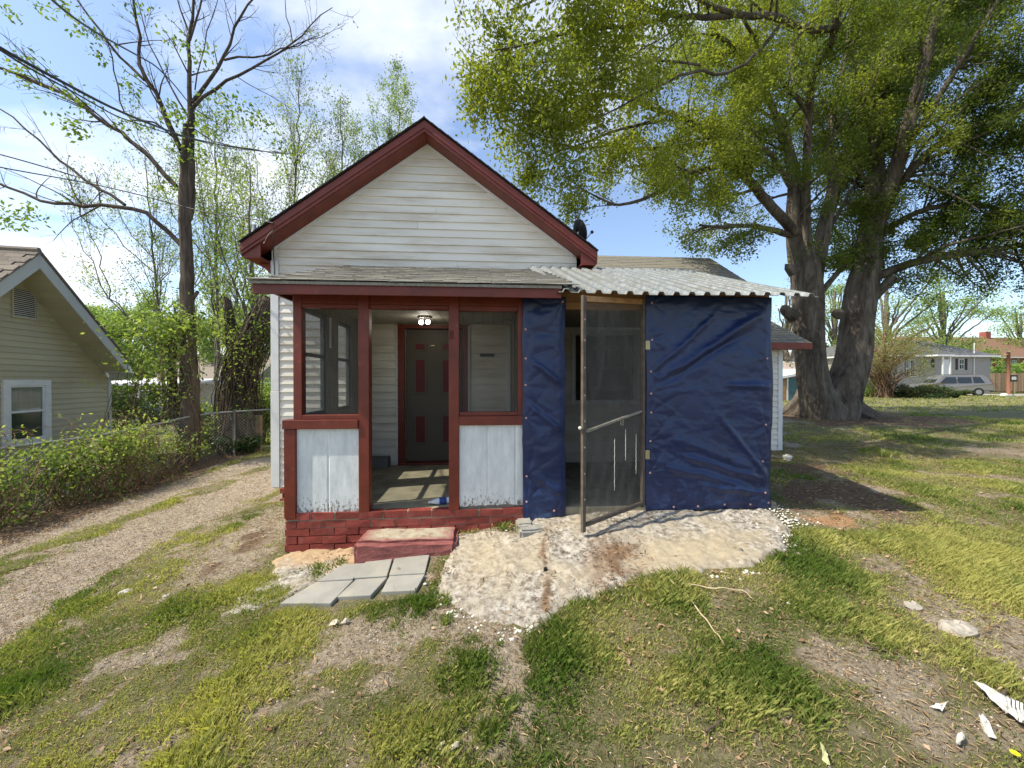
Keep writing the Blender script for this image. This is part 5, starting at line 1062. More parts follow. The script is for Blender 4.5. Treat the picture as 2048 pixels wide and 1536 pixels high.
# ================================================================ LEFT TREES
def tree_a():
    Yb = 8.8; rg = np.random.default_rng(5); tr = []; L = []
    def T(pts, rads, st=0.2): Q = smooth_line(frompix(pts, Yb), st, 0.008, rg); tr.append((Q, 0.84*np.interp(np.linspace(0, 1, len(Q)), np.linspace(0, 1, len(rads)), rads)))
    def A(pts, r0, r1): L.append(limb(pts, Yb, r0*0.66, r1*0.66, 0.3, 0.02))
    T([(378,932),(377,900),(379,800),(378,700),(376,620),(373,520),(371,460),(370,380),(372,300),(374,250)], [0.26, 0.21, 0.20, 0.165, 0.15, 0.14, 0.13, 0.13, 0.10, 0.08])
    T([(378,440),(384,380),(382,310),(380,255),(382,215)], [0.06, 0.07, 0.07, 0.08, 0.08])
    T([(377,870),(352,848),(345,800),(342,740),(345,690),(352,655)], [0.13, 0.12, 0.10, 0.09, 0.08, 0.07]); T([(352,665),(368,625),(382,600),(396,583)], [0.06, 0.05, 0.05, 0.04]); T([(350,700),(330,690),(318,684)], [0.06, 0.05, 0.05])
    A([(380,215),(384,170),(378,110),(378,60),(385,0),(390,-60)], 0.07, 0.03); A([(380,80),(395,40),(402,0),(410,-50)], 0.035, 0.02); A([(376,60),(362,20),(350,-20)], 0.03, 0.015)
    A([(384,205),(405,175),(430,145),(448,120),(458,80),(480,30),(505,-5),(530,-40)], 0.06, 0.02); A([(448,120),(490,115),(530,108),(570,100),(610,90),(640,70)], 0.035, 0.008)
    A([(386,215),(420,180),(470,155),(520,132),(560,105),(590,80),(630,45),(665,15)], 0.055, 0.010); A([(560,105),(600,85),(640,75),(668,60)], 0.02, 0.006); A([(585,85),(580,50),(570,10),(560,-30)], 0.02, 0.008)
    A([(362,300),(335,235),(305,185),(288,150),(280,110),(272,50),(265,-20)], 0.075, 0.03); A([(288,160),(260,135),(225,95),(200,65),(165,20),(140,-20)], 0.045, 0.02)
    A([(352,372),(300,310),(260,275),(200,240),(150,195),(100,175),(60,158),(0,140),(-80,100)], 0.075, 0.035)
    A([(362,490),(330,455),(300,430),(262,412),(230,408),(200,412),(130,412),(80,402),(0,368),(-80,330)], 0.075, 0.03); A([(250,410),(190,375),(150,350),(100,300),(50,255),(0,218)], 0.05, 0.02)
    A([(365,300),(340,255),(300,225),(250,255),(235,190),(232,130),(215,85)], 0.03, 0.015); A([(230,90),(270,78),(310,88),(340,80)], 0.02, 0.006)
    A([(372,330),(330,260),(320,200),(300,140),(280,100)], 0.02, 0.008)
    A([(376,232),(350,190),(330,150),(310,110),(290,60),(275,0)], 0.03, 0.01); A([(378,250),(420,285),(470,290),(520,300),(570,308)], 0.022, 0.006); A([(390,180),(400,130),(410,70),(430,20),(440,-20)], 0.02, 0.01)
    sec = spawn(L, 2.6, 0.28, 0.5, (25, 60), 0.10, 0.0, 0.10, 0.42, 0.12, 7, rg, None, 1.8, 0.004)
    ter = spawn(sec, 3.4, 0.5, 0.25, (25, 60), 0.12, 0.0, 0.14, 0.5, 0.15, 5, rg, None, 0.8, 0.003)
    # leaf clusters only at certain tips, drooping spring growth
    spots = [(130,15,0.3),(275,10,.35),(160,50,.3),(185,65,.3),(345,80,.25),(390,110,.45),(400,95,.3),(65,125,.35),(20,130,.4),(50,155,.35),(150,190,.3),(165,205,.3),(200,110,.25),(140,245,.35),(160,262,.3),(245,245,.3),(280,245,.25),(350,220,.35),(375,240,.4),(410,255,.35),(440,200,.35),(470,205,.4),(500,225,.4),(520,240,.35),(385,305,.4),(370,300,.3),(560,290,.4),(590,302,.35),(30,430,.4),(10,440,.4),(60,425,.35),(335,375,.35),(20,25,.2),(85,20,.2),(255,160,.3),(345,235,.4)]
    C = []; 
    for px, py, s in spots:
        c = onY(px, py, Yb-0.2+rg.normal(0, 0.3)); n = int(44*s/0.3); C.append(c+rg.normal(0, 1, (n, 3))*np.array((s*0.40, s*0.40, s*0.30)))
    C = np.concatenate(C); n = len(C); a = nrm(rg.normal(size=(n, 3))*np.array((1, 1, 0.6))+np.array((0, 0, -0.7))); b = nrm(np.cross(a, rg.normal(size=(n, 3)))); s = rg.uniform(0.06, 0.125, (n, 1))
    V = np.stack([C, C+a*s*.5+b*s*.24, C+a*s, C+a*s*.5-b*s*.24], 1).reshape(-1, 3); F = np.arange(4*n).reshape(n, 4); T_ = np.repeat(rg.random(n)*0.7, 4)
    ends = [l for l in ter if rg.random() < 0.12]; V2, F2, T2 = leaves_np(ends, 16, 0.05, 0.06, rg)
    tree('hickory_tree', 'tall forked bare tree with a few drooping leaf tufts left of the driveway', tr, [L, sec, ter], (np.concatenate([V, V2]), np.concatenate([F, F2+len(V)]), np.concatenate([T_, T2])), 'bark', 'spring_leaf', twigm='bark', sides=(14, 6, 3))
tree_a()
def vine_leaves(name, C, size, mat, label=None, cat=None, parent=None, rg=RNG, droop=0.3, tone=None, kind=None, wide=0.6):
    n = len(C); a = nrm(rg.normal(size=(n, 3))+np.array((0, 0, -droop))); b = nrm(np.cross(a, rg.normal(size=(n, 3)))); s = size*rg.uniform(0.6, 1.4, (n, 1))
    V = np.stack([C, C+a*s*.5+b*s*wide/2, C+a*s, C+a*s*.5-b*s*wide/2], 1).reshape(-1, 3); F = np.arange(4*n).reshape(n, 4); t = np.clip(rg.random(n)*0.8+(0 if tone is None else tone), 0, 1)
    return npmesh(name, V, F, mat, parent, tone=np.repeat(t, 4), **({k: v for k, v in (('label', label), ('cat', cat), ('kind', kind)) if v}))
def tangle(lines, n, rad, rg, r=(0.004, 0.012), seg=9, drop=0.0):
    out = []
    for _ in range(n):
        P, R = lines[rg.integers(len(lines))]; a = rg.uniform(0, 0.6); b = a+rg.uniform(0.25, 0.4+0.6*(1-a)); x = np.linspace(a, min(b, 1), seg)*(len(P)-1); i = np.minimum(x.astype(int), len(P)-2); f = (x-i)[:, None]
        q = P[i]*(1-f)+P[i+1]*f; th = rg.uniform(0, 6.28)+np.linspace(0, rg.normal(0, 1.2), seg); rr = np.interp(x, np.arange(len(R)), R)*rad*rg.uniform(0.95, 1.25)
        q = q+np.stack([np.cos(th)*rr, np.sin(th)*rr, rg.normal(0, 0.04, seg)-drop*np.linspace(0, 1, seg)**2], 1); out.append((q, np.full(seg, rg.uniform(*r))))
    return out
def tree_b():
    Yb = 10.2; rg = np.random.default_rng(15); tr = []
    def T(pts, rads): Q = smooth_line(frompix(pts, Yb), 0.2, 0.01, rg); tr.append((Q, np.interp(np.linspace(0, 1, len(Q)), np.linspace(0, 1, len(rads)), rads)))
    T([(476,905),(474,850),(474,790),(484,730),(505,670),(526,630),(545,600)], [0.40, 0.36, 0.34, 0.30, 0.27, 0.24, 0.2])
    T([(486,720),(470,690),(462,650),(455,600)], [0.14, 0.11, 0.08, 0.05])
    sec = spawn(tr, 0.8, 0.3, 0.8, (30, 60), 0.3, 0, 0.1, 0.2, 0.4, 6, rg, None, 2.0, 0.005); ter = spawn(sec, 2, 0.5, 0.3, (30, 60), 0.1, 0, 0.14, 0.5, 0.2, 5, rg, None, 0.9, 0.003)
    st = tangle(tr, 150, 1.08, rg, (0.008, 0.024), 12)+tangle(tr, 150, 1.4, rg, (0.004, 0.009), 12, 0.5)
    V, F, T_ = leaves_np(ter+ter+st[200:], 22, 0.16, 0.075, rg, cap=24000)
    t = tree('vine_covered_tree', 'thick leaning trunk wrapped in brown vines behind the driveway end', tr, [sec, ter], (V, F, T_), 'bark', 'vine_leaf')
    V, F = tubes_np(st, 4); npmesh('vines', V, F, 'bark', t, smooth=True)
tree_b()
def vines_on_a():
    rg = np.random.default_rng(8); Yb = 8.7
    base = [limb([(345,850),(342,740),(352,655)], Yb, 0.16, 0.14), limb([(377,900),(378,760),(378,650)], Yb, 0.22, 0.17), limb([(330,700),(310,760),(300,830)], Yb, 0.25, 0.2), limb([(300,690),(280,760),(265,840)], Yb, 0.2, 0.3)]
    st = tangle(base, 75, 1.3, rg, (0.003, 0.007), 10, 0.3); t = thing('climbing_vine', 'tangled leafy vine draping the stump fork beside the tall bare tree', 'vine', (-6.4, 8.7, -0.2))
    V, F = tubes_np(st, 3); npmesh('stems', V, F, 'vinestem', t, smooth=True)
    C = []
    for px, py, n, sx, sz in ((322,662,1000,.36,.2),(295,720,520,.30,.40),(352,700,300,.2,.4),(365,645,600,.28,.16),(305,790,380,.26,.4),(345,800,260,.13,.5),(372,740,160,.13,.5),(285,655,160,.22,.14)):
        c = onY(px, py, Yb-0.1); C.append(c+rg.normal(0, 1, (n, 3))*np.array((sx, 0.3, sz)))
    vine_leaves('leaves', np.concatenate(C), 0.075, 'vine_leaf', parent=t, rg=rg, tone=-0.05)
vines_on_a()
def maple(name, label, base, top, ytop, Yb, n_limbs, spread, rg, leaf_per=14, twr=1.0, lean=0.0, group='leafing young trees behind the house'):
    """slender multi-stem tree: base px, top px"""
    b = G(*base) if base[1] > 800 else onY(base[0], base[1], Yb); p0 = np.array((onY(base[0], 768, Yb)[0], Yb, tz(onY(base[0], 768, Yb)[0], Yb))); top_ = onY(top[0], top[1], Yb); H_ = top_[2]-p0[2]
    tr = [(smooth_line([p0, p0+(top_-p0)*0.35+(0.1, 0, 0), p0+(top_-p0)*0.7, top_], 0.5, 0.03, rg), None)]; tr = [(tr[0][0], np.linspace(0.020*H_**0.9*0.42*twr, 0.012, len(tr[0][0])))]
    L = []
    for i in range(n_limbs):
        f = 0.18+0.55*i/n_limbs; a = rg.uniform(0, 6.28); s = p0+(top_-p0)*f; e = s+np.array((cos(a)*spread*rg.uniform(.6, 1.1), sin(a)*spread*0.8, H_*(1-f)*rg.uniform(0.5, 0.85)))
        m_ = s*0.6+e*0.4+np.array((cos(a), sin(a), 0))*spread*0.18; Q = smooth_line([s, m_, e], 0.4, 0.05, rg); L.append((Q, np.linspace(0.034*twr*(1.2-f), 0.008, len(Q))))
    sec = spawn(L+tr, 2.6, 0.28, 0.8, (20, 45), 0.35, 0, 0.08, 0.4, 0.2, 6, rg, None, 2.6, 0.005); ter = spawn(sec, 2.8, 0.5, 0.4, (20, 50), 0.25, 0, 0.1, 0.5, 0.15, 5, rg, None, 1.1, 0.004)
    V, F, T_ = leaves_np(ter, leaf_per*3.4, 0.14, 0.095, rg, cap=52000)
    return tree(name, label, tr, [L, sec, ter], (V, F, T_), 'twig', 'maple_leaf', group=group, sides=(8, 4, 3))
rgm = np.random.default_rng(31)
maple('maple_tree', 'slender budding tree rising behind the left roof slope of the house', (570,900), (600,155), 0, 17, 9, 2.2, rgm, 5)
maple('maple_tree', 'budding green tree peeping over the gable between the ridge and its left slope', (700,900), (680,190), 0, 18, 10, 2.4, rgm, 9)
maple('maple_tree', 'bright green leafy tree whose top shows just left of the gable peak', (780,900), (800,215), 0, 19, 9, 1.8, rgm, 26)
maple('maple_tree', 'loose green tree directly behind the tall bare tree', (430,900), (430,230), 0, 15.5, 10, 2.3, rgm, 13)
maple('maple_tree', 'sparse pale tree left of the tall bare trunk above the tangled vines', (330,900), (290,300), 0, 17, 10, 3.0, rgm, 6)
maple('maple_tree', 'forked sparse tree rising beside the vine covered trunk', (505,900), (500,330), 0, 13.0, 7, 1.4, rgm, 8, 1.6)
def masstree(name, label, px, Yb, ytop, w, mat, rg, n=9000, size=0.16, base=780, group=None, trunk=True, cat='tree', h0=0.15, barkm='twig', tonesh=0.0, shape=1.0, ncl=26):
    c = onY(px, base, Yb); top = onY(px, ytop, Yb)[2]; z0 = tz(c[0], Yb); H_ = top-z0; p0 = np.array((c[0], Yb, z0)); t = thing(name, label, cat, p0, group)
    lines = [(smooth_line([p0, p0+(0.1, 0, H_*0.5), p0+(0, 0, H_*0.9)], 0.6, 0.04, rg), None)]; lines = [(lines[0][0], np.linspace(0.025*H_, 0.01*H_, len(lines[0][0])))]
    cl = []
    for k in range(ncl):
        a = rg.uniform(0, 6.28); f = rg.uniform(h0, 0.97); rr = w*0.5*(1-abs((f-0.5)*1.5)**2.2*shape)*rg.uniform(0.35, 1.0); q = p0+np.array((cos(a)*rr, sin(a)*rr, H_*f)); cl.append((q, w*rg.uniform(0.10, 0.2)))
        s = p0+(0, 0, H_*f*0.55); Q = smooth_line([s, (s+q)/2+(0, 0, 0.2), q], 0.5, 0.05, rg); lines.append((Q, np.linspace(0.010*H_, 0.004*H_, len(Q))))
    if trunk: V, F = tubes_np(lines, 5); npmesh('trunk' if cat == 'tree' else 'stems', V, F, barkm, t, smooth=True)
    m = n//ncl; C = np.concatenate([q+nrm(rg.normal(size=(m, 3)))*r*rg.random((m, 1))**0.45*np.array((1, 1, 0.75)) for q, r in cl]); C[:, 2] = np.maximum(C[:, 2], z0+0.02)
    tn = np.repeat(rg.normal(tonesh, 0.16, ncl), m)
    vine_leaves('crown' if cat == 'tree' else 'foliage', C, size, mat, parent=t, rg=rg, tone=tn); return t
rgx = np.random.default_rng(77)
for k, (px, Yb, yt, w) in enumerate(((215,32,615,5.5),(255,36,600,6.5),(310,34,612,6.0),(350,40,590,7),(420,33,610,6),(465,38,600,6),(520,34,560,6),(170,45,600,7),(560,40,540,8))):
    masstree('background_tree', ['fresh green tree just right of the cream house eave','light green tree beyond the beige roofs','round green tree over the far beige roof','tall green tree behind the tangled vines','green tree between the two dark trunks','dense tree behind the vine wrapped trunk','green tree touching the white corner of the house','distant green tree over the cream eave','tall distant tree hidden mostly by the red porch roof'][k], px, Yb, yt, w, 'far_leaf', rgx, 8000, 0.17, group='leafy trees beyond the back street', tonesh=0.15)
# low greenery behind the fence and trunks
def shrub(name, label, px, py, Yb, w, h, mat, n, size, rg, group=None, tn=0.0, cat='shrub'):
    c = onY(px, py, Yb); z0 = tz(c[0], Yb); t = thing(name, label, cat, (c[0], Yb, z0), group); C = []
    k = 12
    for i in range(k): q = np.array((c[0]+rg.uniform(-.5, .5)*w*0.8, Yb+rg.uniform(-.5, .5)*w*0.5, z0+h*rg.uniform(0.15, 0.8))); C.append(q+nrm(rg.normal(size=(n//k, 3)))*rg.random((n//k, 1))**0.5*np.array((w*0.2, w*0.2, h*0.25)))
    C = np.concatenate(C); C[:, 2] = np.maximum(C[:, 2], z0+0.01)
    L_ = [(smooth_line([(c[0]+rg.normal(0, .1), Yb, z0), (c[0]+rg.uniform(-.3, .3)*w, Yb+rg.uniform(-.2, .2)*w, z0+h*0.5), (c[0]+rg.uniform(-.5, .5)*w, Yb+rg.uniform(-.3, .3)*w, z0+h*rg.uniform(.7, 1))], 0.15, 0.01, rg), None) for _ in range(14)]
    V, F = tubes_np([(P, np.linspace(0.012, 0.004, len(P))*max(1, h/1.5)) for P, _ in L_], 4); npmesh('stems', V, F, 'vinestem', t); vine_leaves('foliage', C, size, mat, parent=t, rg=rg, tone=tn); return t
shrub('shrub', 'leafy green bush between the two dark trunks', 430, 860, 10.8, 1.3, 1.3, 'vine_leaf', 3600, 0.08, rgx)
shrub('shrub', 'bright green bush right of the vine wrapped trunk', 520, 830, 11.5, 1.2, 2.0, 'vine_leaf', 3600, 0.08, rgx)
shrub('shrub', 'dark ivy mound at the foot of the vine wrapped trunk', 478, 905, 9.7, 1.0, 0.5, 'dark_leaf', 2400, 0.06, rgx, tn=0.1)
shrub('shrub', 'dark green bush behind the chain link fence by the far carport', 248, 800, 16, 2.2, 2.0, 'dark_leaf', 3000, 0.10, rgx, tn=0.2)
shrub('shrub', 'sunny green bush beyond the side street left of the white corner', 528, 820, 20, 3, 2.2, 'far_leaf', 3000, 0.12, rgx, tn=0.3)

# ================================================================ FENCE AND VINE HEDGE
def fence():
    pts = [tuple(p[:2]) for p in (G(-90,1085), G(0,1045), G(120,1018), G(247,985), G(345,945), G(405,922), G(440,915), G(540,902))]; S_END = sum(math.dist(a, b) for a, b in zip(pts[:4], pts[1:5]))
    t = thing('chain_link_fence', 'galvanised chain link fence overgrown with vines along the driveway', 'fence', (pts[2][0], pts[2][1], tz(*pts[2]))); Hh = 1.05
    P = smooth_line([(a, b, 0) for a, b in pts], 0.25)[:, :2]; top = np.array([(a, b, tz(a, b)+Hh) for a, b in P]); MB().tube(top, 0.020, 8).build('top_rail', 'pole', t, smooth=True)
    d = np.r_[0, np.cumsum(np.linalg.norm(np.diff(P, axis=0), axis=1))]; Lt = d[-1]
    def at(s): s = np.clip(s, 0, Lt); return np.array((np.interp(s, d, P[:, 0]), np.interp(s, d, P[:, 1])))
    for s in np.arange(0.4, Lt, 2.1): q = at(s); z = tz(*q); o = MB().tube([(q[0], q[1], z-0.1), (q[0], q[1], z+Hh+0.04)], 0.027, 10).build('post', 'pole', t, smooth=True)
    ln = []; s = -Hh
    while s < Lt:
        for sg in (1, -1):
            q = [];
            for k in np.linspace(0, 1, 5):
                ss = s+k*Hh if sg > 0 else s+(1-k)*Hh; 
                if 0 <= ss <= Lt: p = at(ss); q.append((p[0], p[1], tz(p[0], p[1])+0.03+k*(Hh-0.03)))
            if len(q) > 2: ln.append((np.array(q), np.full(len(q), 0.0022)))
        s += 0.075
    V, F = tubes_np(ln, 3); npmesh('wire_mesh', V, F, 'wire', t, kind='stuff')
    # vines
    rg = np.random.default_rng(4); h = thing('vine_hedge', 'mass of pale green vines smothering the fence in front of the cream house', 'vine', (pts[2][0], pts[2][1]-0.1, tz(*pts[2])))
    C = []; st = []
    for i in range(108):
        s = rg.uniform(0, S_END*1.02); s = s if s < S_END*0.72 or rg.random() < 0.5 else rg.uniform(0, S_END*0.72); q = at(s); z = tz(*q); fade = np.interp(s, [0, S_END*0.3, S_END*0.6, S_END*0.75, S_END], [0.84, 0.84, 0.92, 0.8, 0.55]); lower = rg.random() < 0.35
        zc_ = z+(rg.uniform(0.1, 0.7) if lower else rg.uniform(0.7, 1.2)*fade); c = np.array((q[0]+rg.normal(0.05, 0.16), q[1]+rg.normal(0, 0.16), zc_)); n = rg.integers(50, 130) if not lower else rg.integers(30, 80)
        C.append(c+rg.normal(0, 1, (n, 3))*np.array((0.17, 0.17, 0.11)))
        g0 = np.array((q[0]+rg.normal(0, .15), q[1]+rg.normal(0, .15), z)); e = c+rg.normal(0, 0.25, 3)+(0.05, 0, 0.12); m_ = (g0+c)/2+rg.normal(0, 0.15, 3); Q = smooth_line([g0, m_, c, e], 0.12, 0.012, rg); st.append((Q, np.linspace(0.007, 0.002, len(Q))))
    for i in range(26):   # loose shoots standing above
        s = rg.uniform(0, S_END*0.8); q = at(s); z = tz(*q)+1.05; p = np.array((q[0], q[1], z)); Q = smooth_line([p, p+(rg.normal(0, .1), rg.normal(0, .1), 0.2), p+(rg.normal(0, .3), rg.normal(0, .3), rg.uniform(.2, .42))], 0.06, 0.01, rg); st.append((Q, np.linspace(0.004, 0.0015, len(Q)))); C.append(Q[::2]+rg.normal(0, .02, Q[::2].shape))
    for i in range(90):
        s = rg.uniform(0, S_END); q = at(s); z = tz(*q); p = np.array((q[0]+rg.uniform(-.1, .25), q[1]+rg.uniform(-.2, .2), z)); e = p+(rg.normal(0, .35), rg.normal(0, .35), rg.uniform(.5, 1.15)); Q = smooth_line([p, (p+e)/2+rg.normal(0, .12, 3), e, e+(rg.normal(0, .2), rg.normal(0, .2), -.15)], 0.1, 0.015, rg); st.append((Q, np.linspace(0.011, 0.003, len(Q))))
    V, F = tubes_np(st, 4); npmesh('stems', V, F, 'vinestem', h, smooth=True)
    C = np.concatenate(C); kk = rg.random(len(C)) < 0.82; C = C[kk]; vine_leaves('leaves', C, 0.053, 'vine_leaf', parent=h, rg=rg, tone=(C[:, 2]-C[:, 2].mean())*0.35)  # leaf tone rises with height: sunlit top and shaded foot put into colour
fence()
q = onY(518, 905, 10.0); MB().box(q[0]-0.06, q[0]+0.06, 9.95, 10.05, tz(q[0], 10)-0.1, EYE-(832-762)/769*9.4).build('wooden_post', 'clay_wood', None, bevel=0.004, label='bare square wooden post standing alone beside the white house corner', cat='post')

# ================================================================ CREAM NEIGHBOUR HOUSE
def neighbour():
    C0 = np.array((-9.6, 10.6, 0.0)); th = radians(8.0); w = np.array((-sin(th), cos(th), 0)); n = np.array((cos(th), sin(th), 0)); Z = np.array((0, 0, 1.0))
    def hit(px, py, off=0.0):
        r = ray(px, py); P0 = C0+n*off; t = np.dot(P0-E0, n)/np.dot(r, n); p = E0+r*t; return np.dot(p-P0, w), p[2]
    def W(s, off, z): return C0+w*s+n*off+Z*z
    t = thing('neighbour_house', 'cream clapboard house with grey gable trim at the left edge', 'house', tuple(W(-3, 0, -0.5))); OV = 0.52
    sc_, _ = hit(222, 800); sa, za = hit(80, 506, OV); st_, zt = hit(256, 722, OV); zi_a = hit(75, 527, OV)[1]; zi_t = hit(243, 742, OV)[1]
    z_l = hit(0, 561, OV); s_l = z_l[0]; slope_r = (za-zt)/(st_-sa); slope_l = (za-z_l[1])/(sa-s_l); print('neigh', sc_, sa, za, st_, zt, slope_r, slope_l, s_l)
    slp = (slope_r+slope_l)/2; st_ = sa+(za-zt)/slp if False else st_
    half = st_-sa; sb = sa-half-0.2; zb = za-(half+0.2)*slope_l; fas = 0.28
    face = lambda s: za-(s-sa)*slope_r if s > sa else za-(sa-s)*slope_l
    wl = MB(); wl.prism([W(sb+0.5, -0.02, -1.6), W(sc_, -0.02, -1.6), W(sc_, -0.02, face(sc_)-fas), W(sa, -0.02, za-fas), W(sb+0.5, -0.02, face(sb+0.5)-fas)], -n*0.15)
    wl.prism([W(sc_-0.1, -0.17, -1.2), W(sc_-0.02, -0.17, -1.2), W(sc_-0.02, -0.17, face(sc_)-0.3), W(sc_-0.1, -0.17, face(sc_)-0.3)], -n*8)
    wl.prism([W(sb+0.5, -0.17, -1.2), W(sb+0.6, -0.17, -1.2), W(sb+0.6, -0.17, face(sb+0.5)-0.3), W(sb+0.5, -0.17, face(sb+0.5)-0.3)], -n*8)
    wo_ = wl.build('wall', 'siding_cream', t)
    # window & vent rectangles in (s,z)
    w0s, w0z = hit(-2, 762); w1s, w1z = hit(99, 760); wbz = hit(50, 890)[1]; w0s = hit(3, 800)[0]; w1s = hit(99.5, 800)[0]; w1z = hit(50, 760)[1]
    v0s, v0z = hit(22, 571); v1s, v1z = hit(74, 585); vbz = hit(50, 638)[1]; vtz = hit(48, 578)[1]
    def spans(a, b):
        zm = (a+b)/2; hs = []
        if wbz-0.0 < zm < w1z: hs.append((w0s, w1s))
        if vbz < zm < vtz: hs.append((v0s, v1s))
        rs = []
        s_end = sc_-0.09
        def lim(z): z = z+fas-0.03; return sa-(za-z)/slope_l, sa+(za-z)/slope_r
        for x, y in cut(sb+0.5, s_end, hs):
            l0, r0 = lim(a); l1, r1 = lim(b); A_, B_, Ct, D_ = max(x, l0), min(y, r0), max(x, l1), min(y, r1)
            if D_ > Ct and B_ > A_: rs.append((A_, B_, Ct, D_))
        return rs
    boards(wo_, 'siding_board', 'siding_cream', C0-n*0.02, w, n, -1.1, za-fas-0.05, 0.119, spans, 0.024)
    MB().prism([W(sc_-0.09, 0.012, -1.0), W(sc_, 0.012, -1.0), W(sc_, 0.012, face(sc_)-0.2), W(sc_-0.09, 0.012, face(sc_)-0.2)], -n*0.04).build('corner_trim', 'trim_grey', t)
    # soffit and rake fascia
    for s0, s1 in ((sa, st_), (sa, sb)):
        a, b = W(s0, OV, face(s0)-0.02), W(s1, OV, face(s1)-0.02)
        MB().prism([a, b, b-Z*fas, a-Z*fas], -n*0.02).build('rake_fascia', 'trim_grey', t)
        a, b = W(s0, OV-0.021, face(s0)-fas+0.012), W(s1, OV-0.021, face(s1)-fas+0.012); so_ = MB().prism([a, b, b-Z*0.015, a-Z*0.015], -n*(OV-0.0)).build('soffit', 'siding_cream', t)
        L = np.linalg.norm(b-a); k = int(L/0.15); ub = (b-a)/L
        for i in range(k):
            c = a+ub*((i+0.5)*L/k)-n*(OV/2)-Z*0.020; MB().obox(c, ub*(L/k/2-0.006), n*(OV/2-0.004), Z*0.003).build('soffit_strip', 'siding_cream', so_)
        a, b = W(s0, OV-0.02, face(s0)-0.0), W(s1, OV-0.02, face(s1)-0.0); MB().prism([a+n*0.05, b+n*0.05, b+n*0.05+Z*0.035, a+n*0.05+Z*0.035], -n*9).build('roof', 'shingle_brown', t)
    e0 = hit(222, 700, 0)[0]
    MB().prism([W(sc_-0.02, OV, face(st_)-fas-0.02), W(st_-0.02, OV, face(st_)-fas-0.02), W(st_-0.02, OV, face(st_)-0.03), W(sc_-0.02, OV, face(sc_)-fas)], -n*(OV-0.01)).build('eave_box', 'trim_grey', t)
    MB().prism([W(st_-0.0, OV-0.02, face(st_)-fas), W(st_+0.025, OV-0.02, face(st_)-fas), W(st_+0.025, OV-0.02, face(st_)-0.03), W(st_-0.0, OV-0.02, face(st_)-0.03)], -n*8).build('eave_fascia', 'trim_grey', t)
    # shingles on the slope that faces the street: tabs where the photo shows them
    rf = thing('shingle_slope', None, None); rf.parent = t; rf.location = (0, 0, 0); WL[rf.name] = WL[t.name].copy()
    dn = W(sb, 0, face(sb))-W(sa, 0, za); Lr = np.linalg.norm(dn); dn /= Lr; un = np.cross(n, dn); un = un if un[2] > 0 else -un; tot = 0
    me_, _ = MB().obox((0, 0, 0), (0.148, 0, 0), (0, 0.085, 0), (0, 0, 0.005)).mesh('shingle', org=(0, 0, 0)); me_.materials.append(MT['shingle_brown'])
    from mathutils import Matrix
    xa_ = np.cross(-dn, un); Rm = Matrix((tuple(xa_), tuple(-dn), tuple(un))).transposed(); Rr = Rm.to_euler()
    stuff = MB(); apx = W(sa, OV, za+0.04)
    for r in range(int(Lr/0.145)):
        for k in range(30):
            c = apx+dn*(0.08+r*0.145)-n*(0.12+k*0.302+(0.15 if r % 2 else 0))+un*0.008
            if k < 9 and r < 18: inst('shingle', me_, rf, c, (Rr.x, Rr.y, Rr.z)); tot += 1
            else: stuff.obox(c, n*0.148, dn*0.085+un*(-0.004), un*0.004)
    stuff.build('far_shingles', 'shingle_brown', rf, kind='stuff')
    MB().tube([apx+un*0.02, apx-n*9+un*0.02], 0.05, 6).build('ridge_cap', 'shingle_brown', t)
    # window
    win = thing('window', None, None); win.parent = t; WL[win.name] = W(w0s, 0, wbz); win.location = WL[win.name]-WL[t.name]
    def bar(s0, s1, z0, z1, o0, o1, nm, mt, p=win): return MB().prism([W(s0, o1, z0), W(s1, o1, z0), W(s1, o1, z1), W(s0, o1, z1)], -n*(o1-o0)).build(nm, mt, p)
    fw = (w1s-w0s); cs = fw*0.13
    bar(w0s, w0s+cs, wbz, w1z, -0.03, 0.03, 'casing', 'trim_white'); bar(w1s-cs, w1s, wbz, w1z, -0.03, 0.03, 'casing', 'trim_white'); bar(w0s+cs, w1s-cs, w1z-cs*0.9, w1z, -0.03, 0.03, 'casing', 'trim_white'); bar(w0s+cs, w1s-cs, wbz, wbz+cs*0.9, -0.03, 0.03, 'casing', 'trim_white')
    a, b, c, d = w0s+cs, w1s-cs, wbz+cs*0.9, w1z-cs*0.9; md = (c+d)/2+0.02; f = 0.035
    bar(a, a+f, c, d, -0.03, 0.015, 'sash', 'trim_white'); bar(b-f, b, c, d, -0.03, 0.015, 'sash', 'trim_white'); bar(a+f, b-f, d-f, d, -0.03, 0.015, 'sash', 'trim_white'); bar(a+f, b-f, md-0.02, md+0.02, -0.03, 0.018, 'meeting_rail', 'trim_white'); bar(a+f, b-f, c, c+f*0.7, -0.03, 0.015, 'sash', 'trim_white')
    bar(a+f, b-f, md+0.02, d-f, -0.018, -0.012, 'upper_pane', 'curtain'); bar(a+f, b-f, c+f*0.7, md-0.02, -0.018, -0.010, 'lower_pane', 'glass_dark')
    bar(a+f, b-f, md+0.02, d-f, -0.009, -0.006, 'upper_glass', 'glass')
    # gable vent
    vt = thing('gable_vent', None, None); vt.parent = t; WL[vt.name] = W(v0s, 0, vbz); vt.location = WL[vt.name]-WL[t.name]
    for (x0, x1, z0, z1) in ((v0s, v0s+0.03, vbz, vtz), (v1s-0.03, v1s, vbz, vtz), (v0s+.03, v1s-.03, vbz, vbz+0.03), (v0s+.03, v1s-.03, vtz-0.03, vtz)): bar(x0, x1, z0, z1, -0.03, 0.02, 'vent_frame', 'siding_cream', vt)
    bar(v0s+.03, v1s-.03, vbz+.03, vtz-.03, -0.019, -0.015, 'vent_backing', 'dark', vt); k = 14
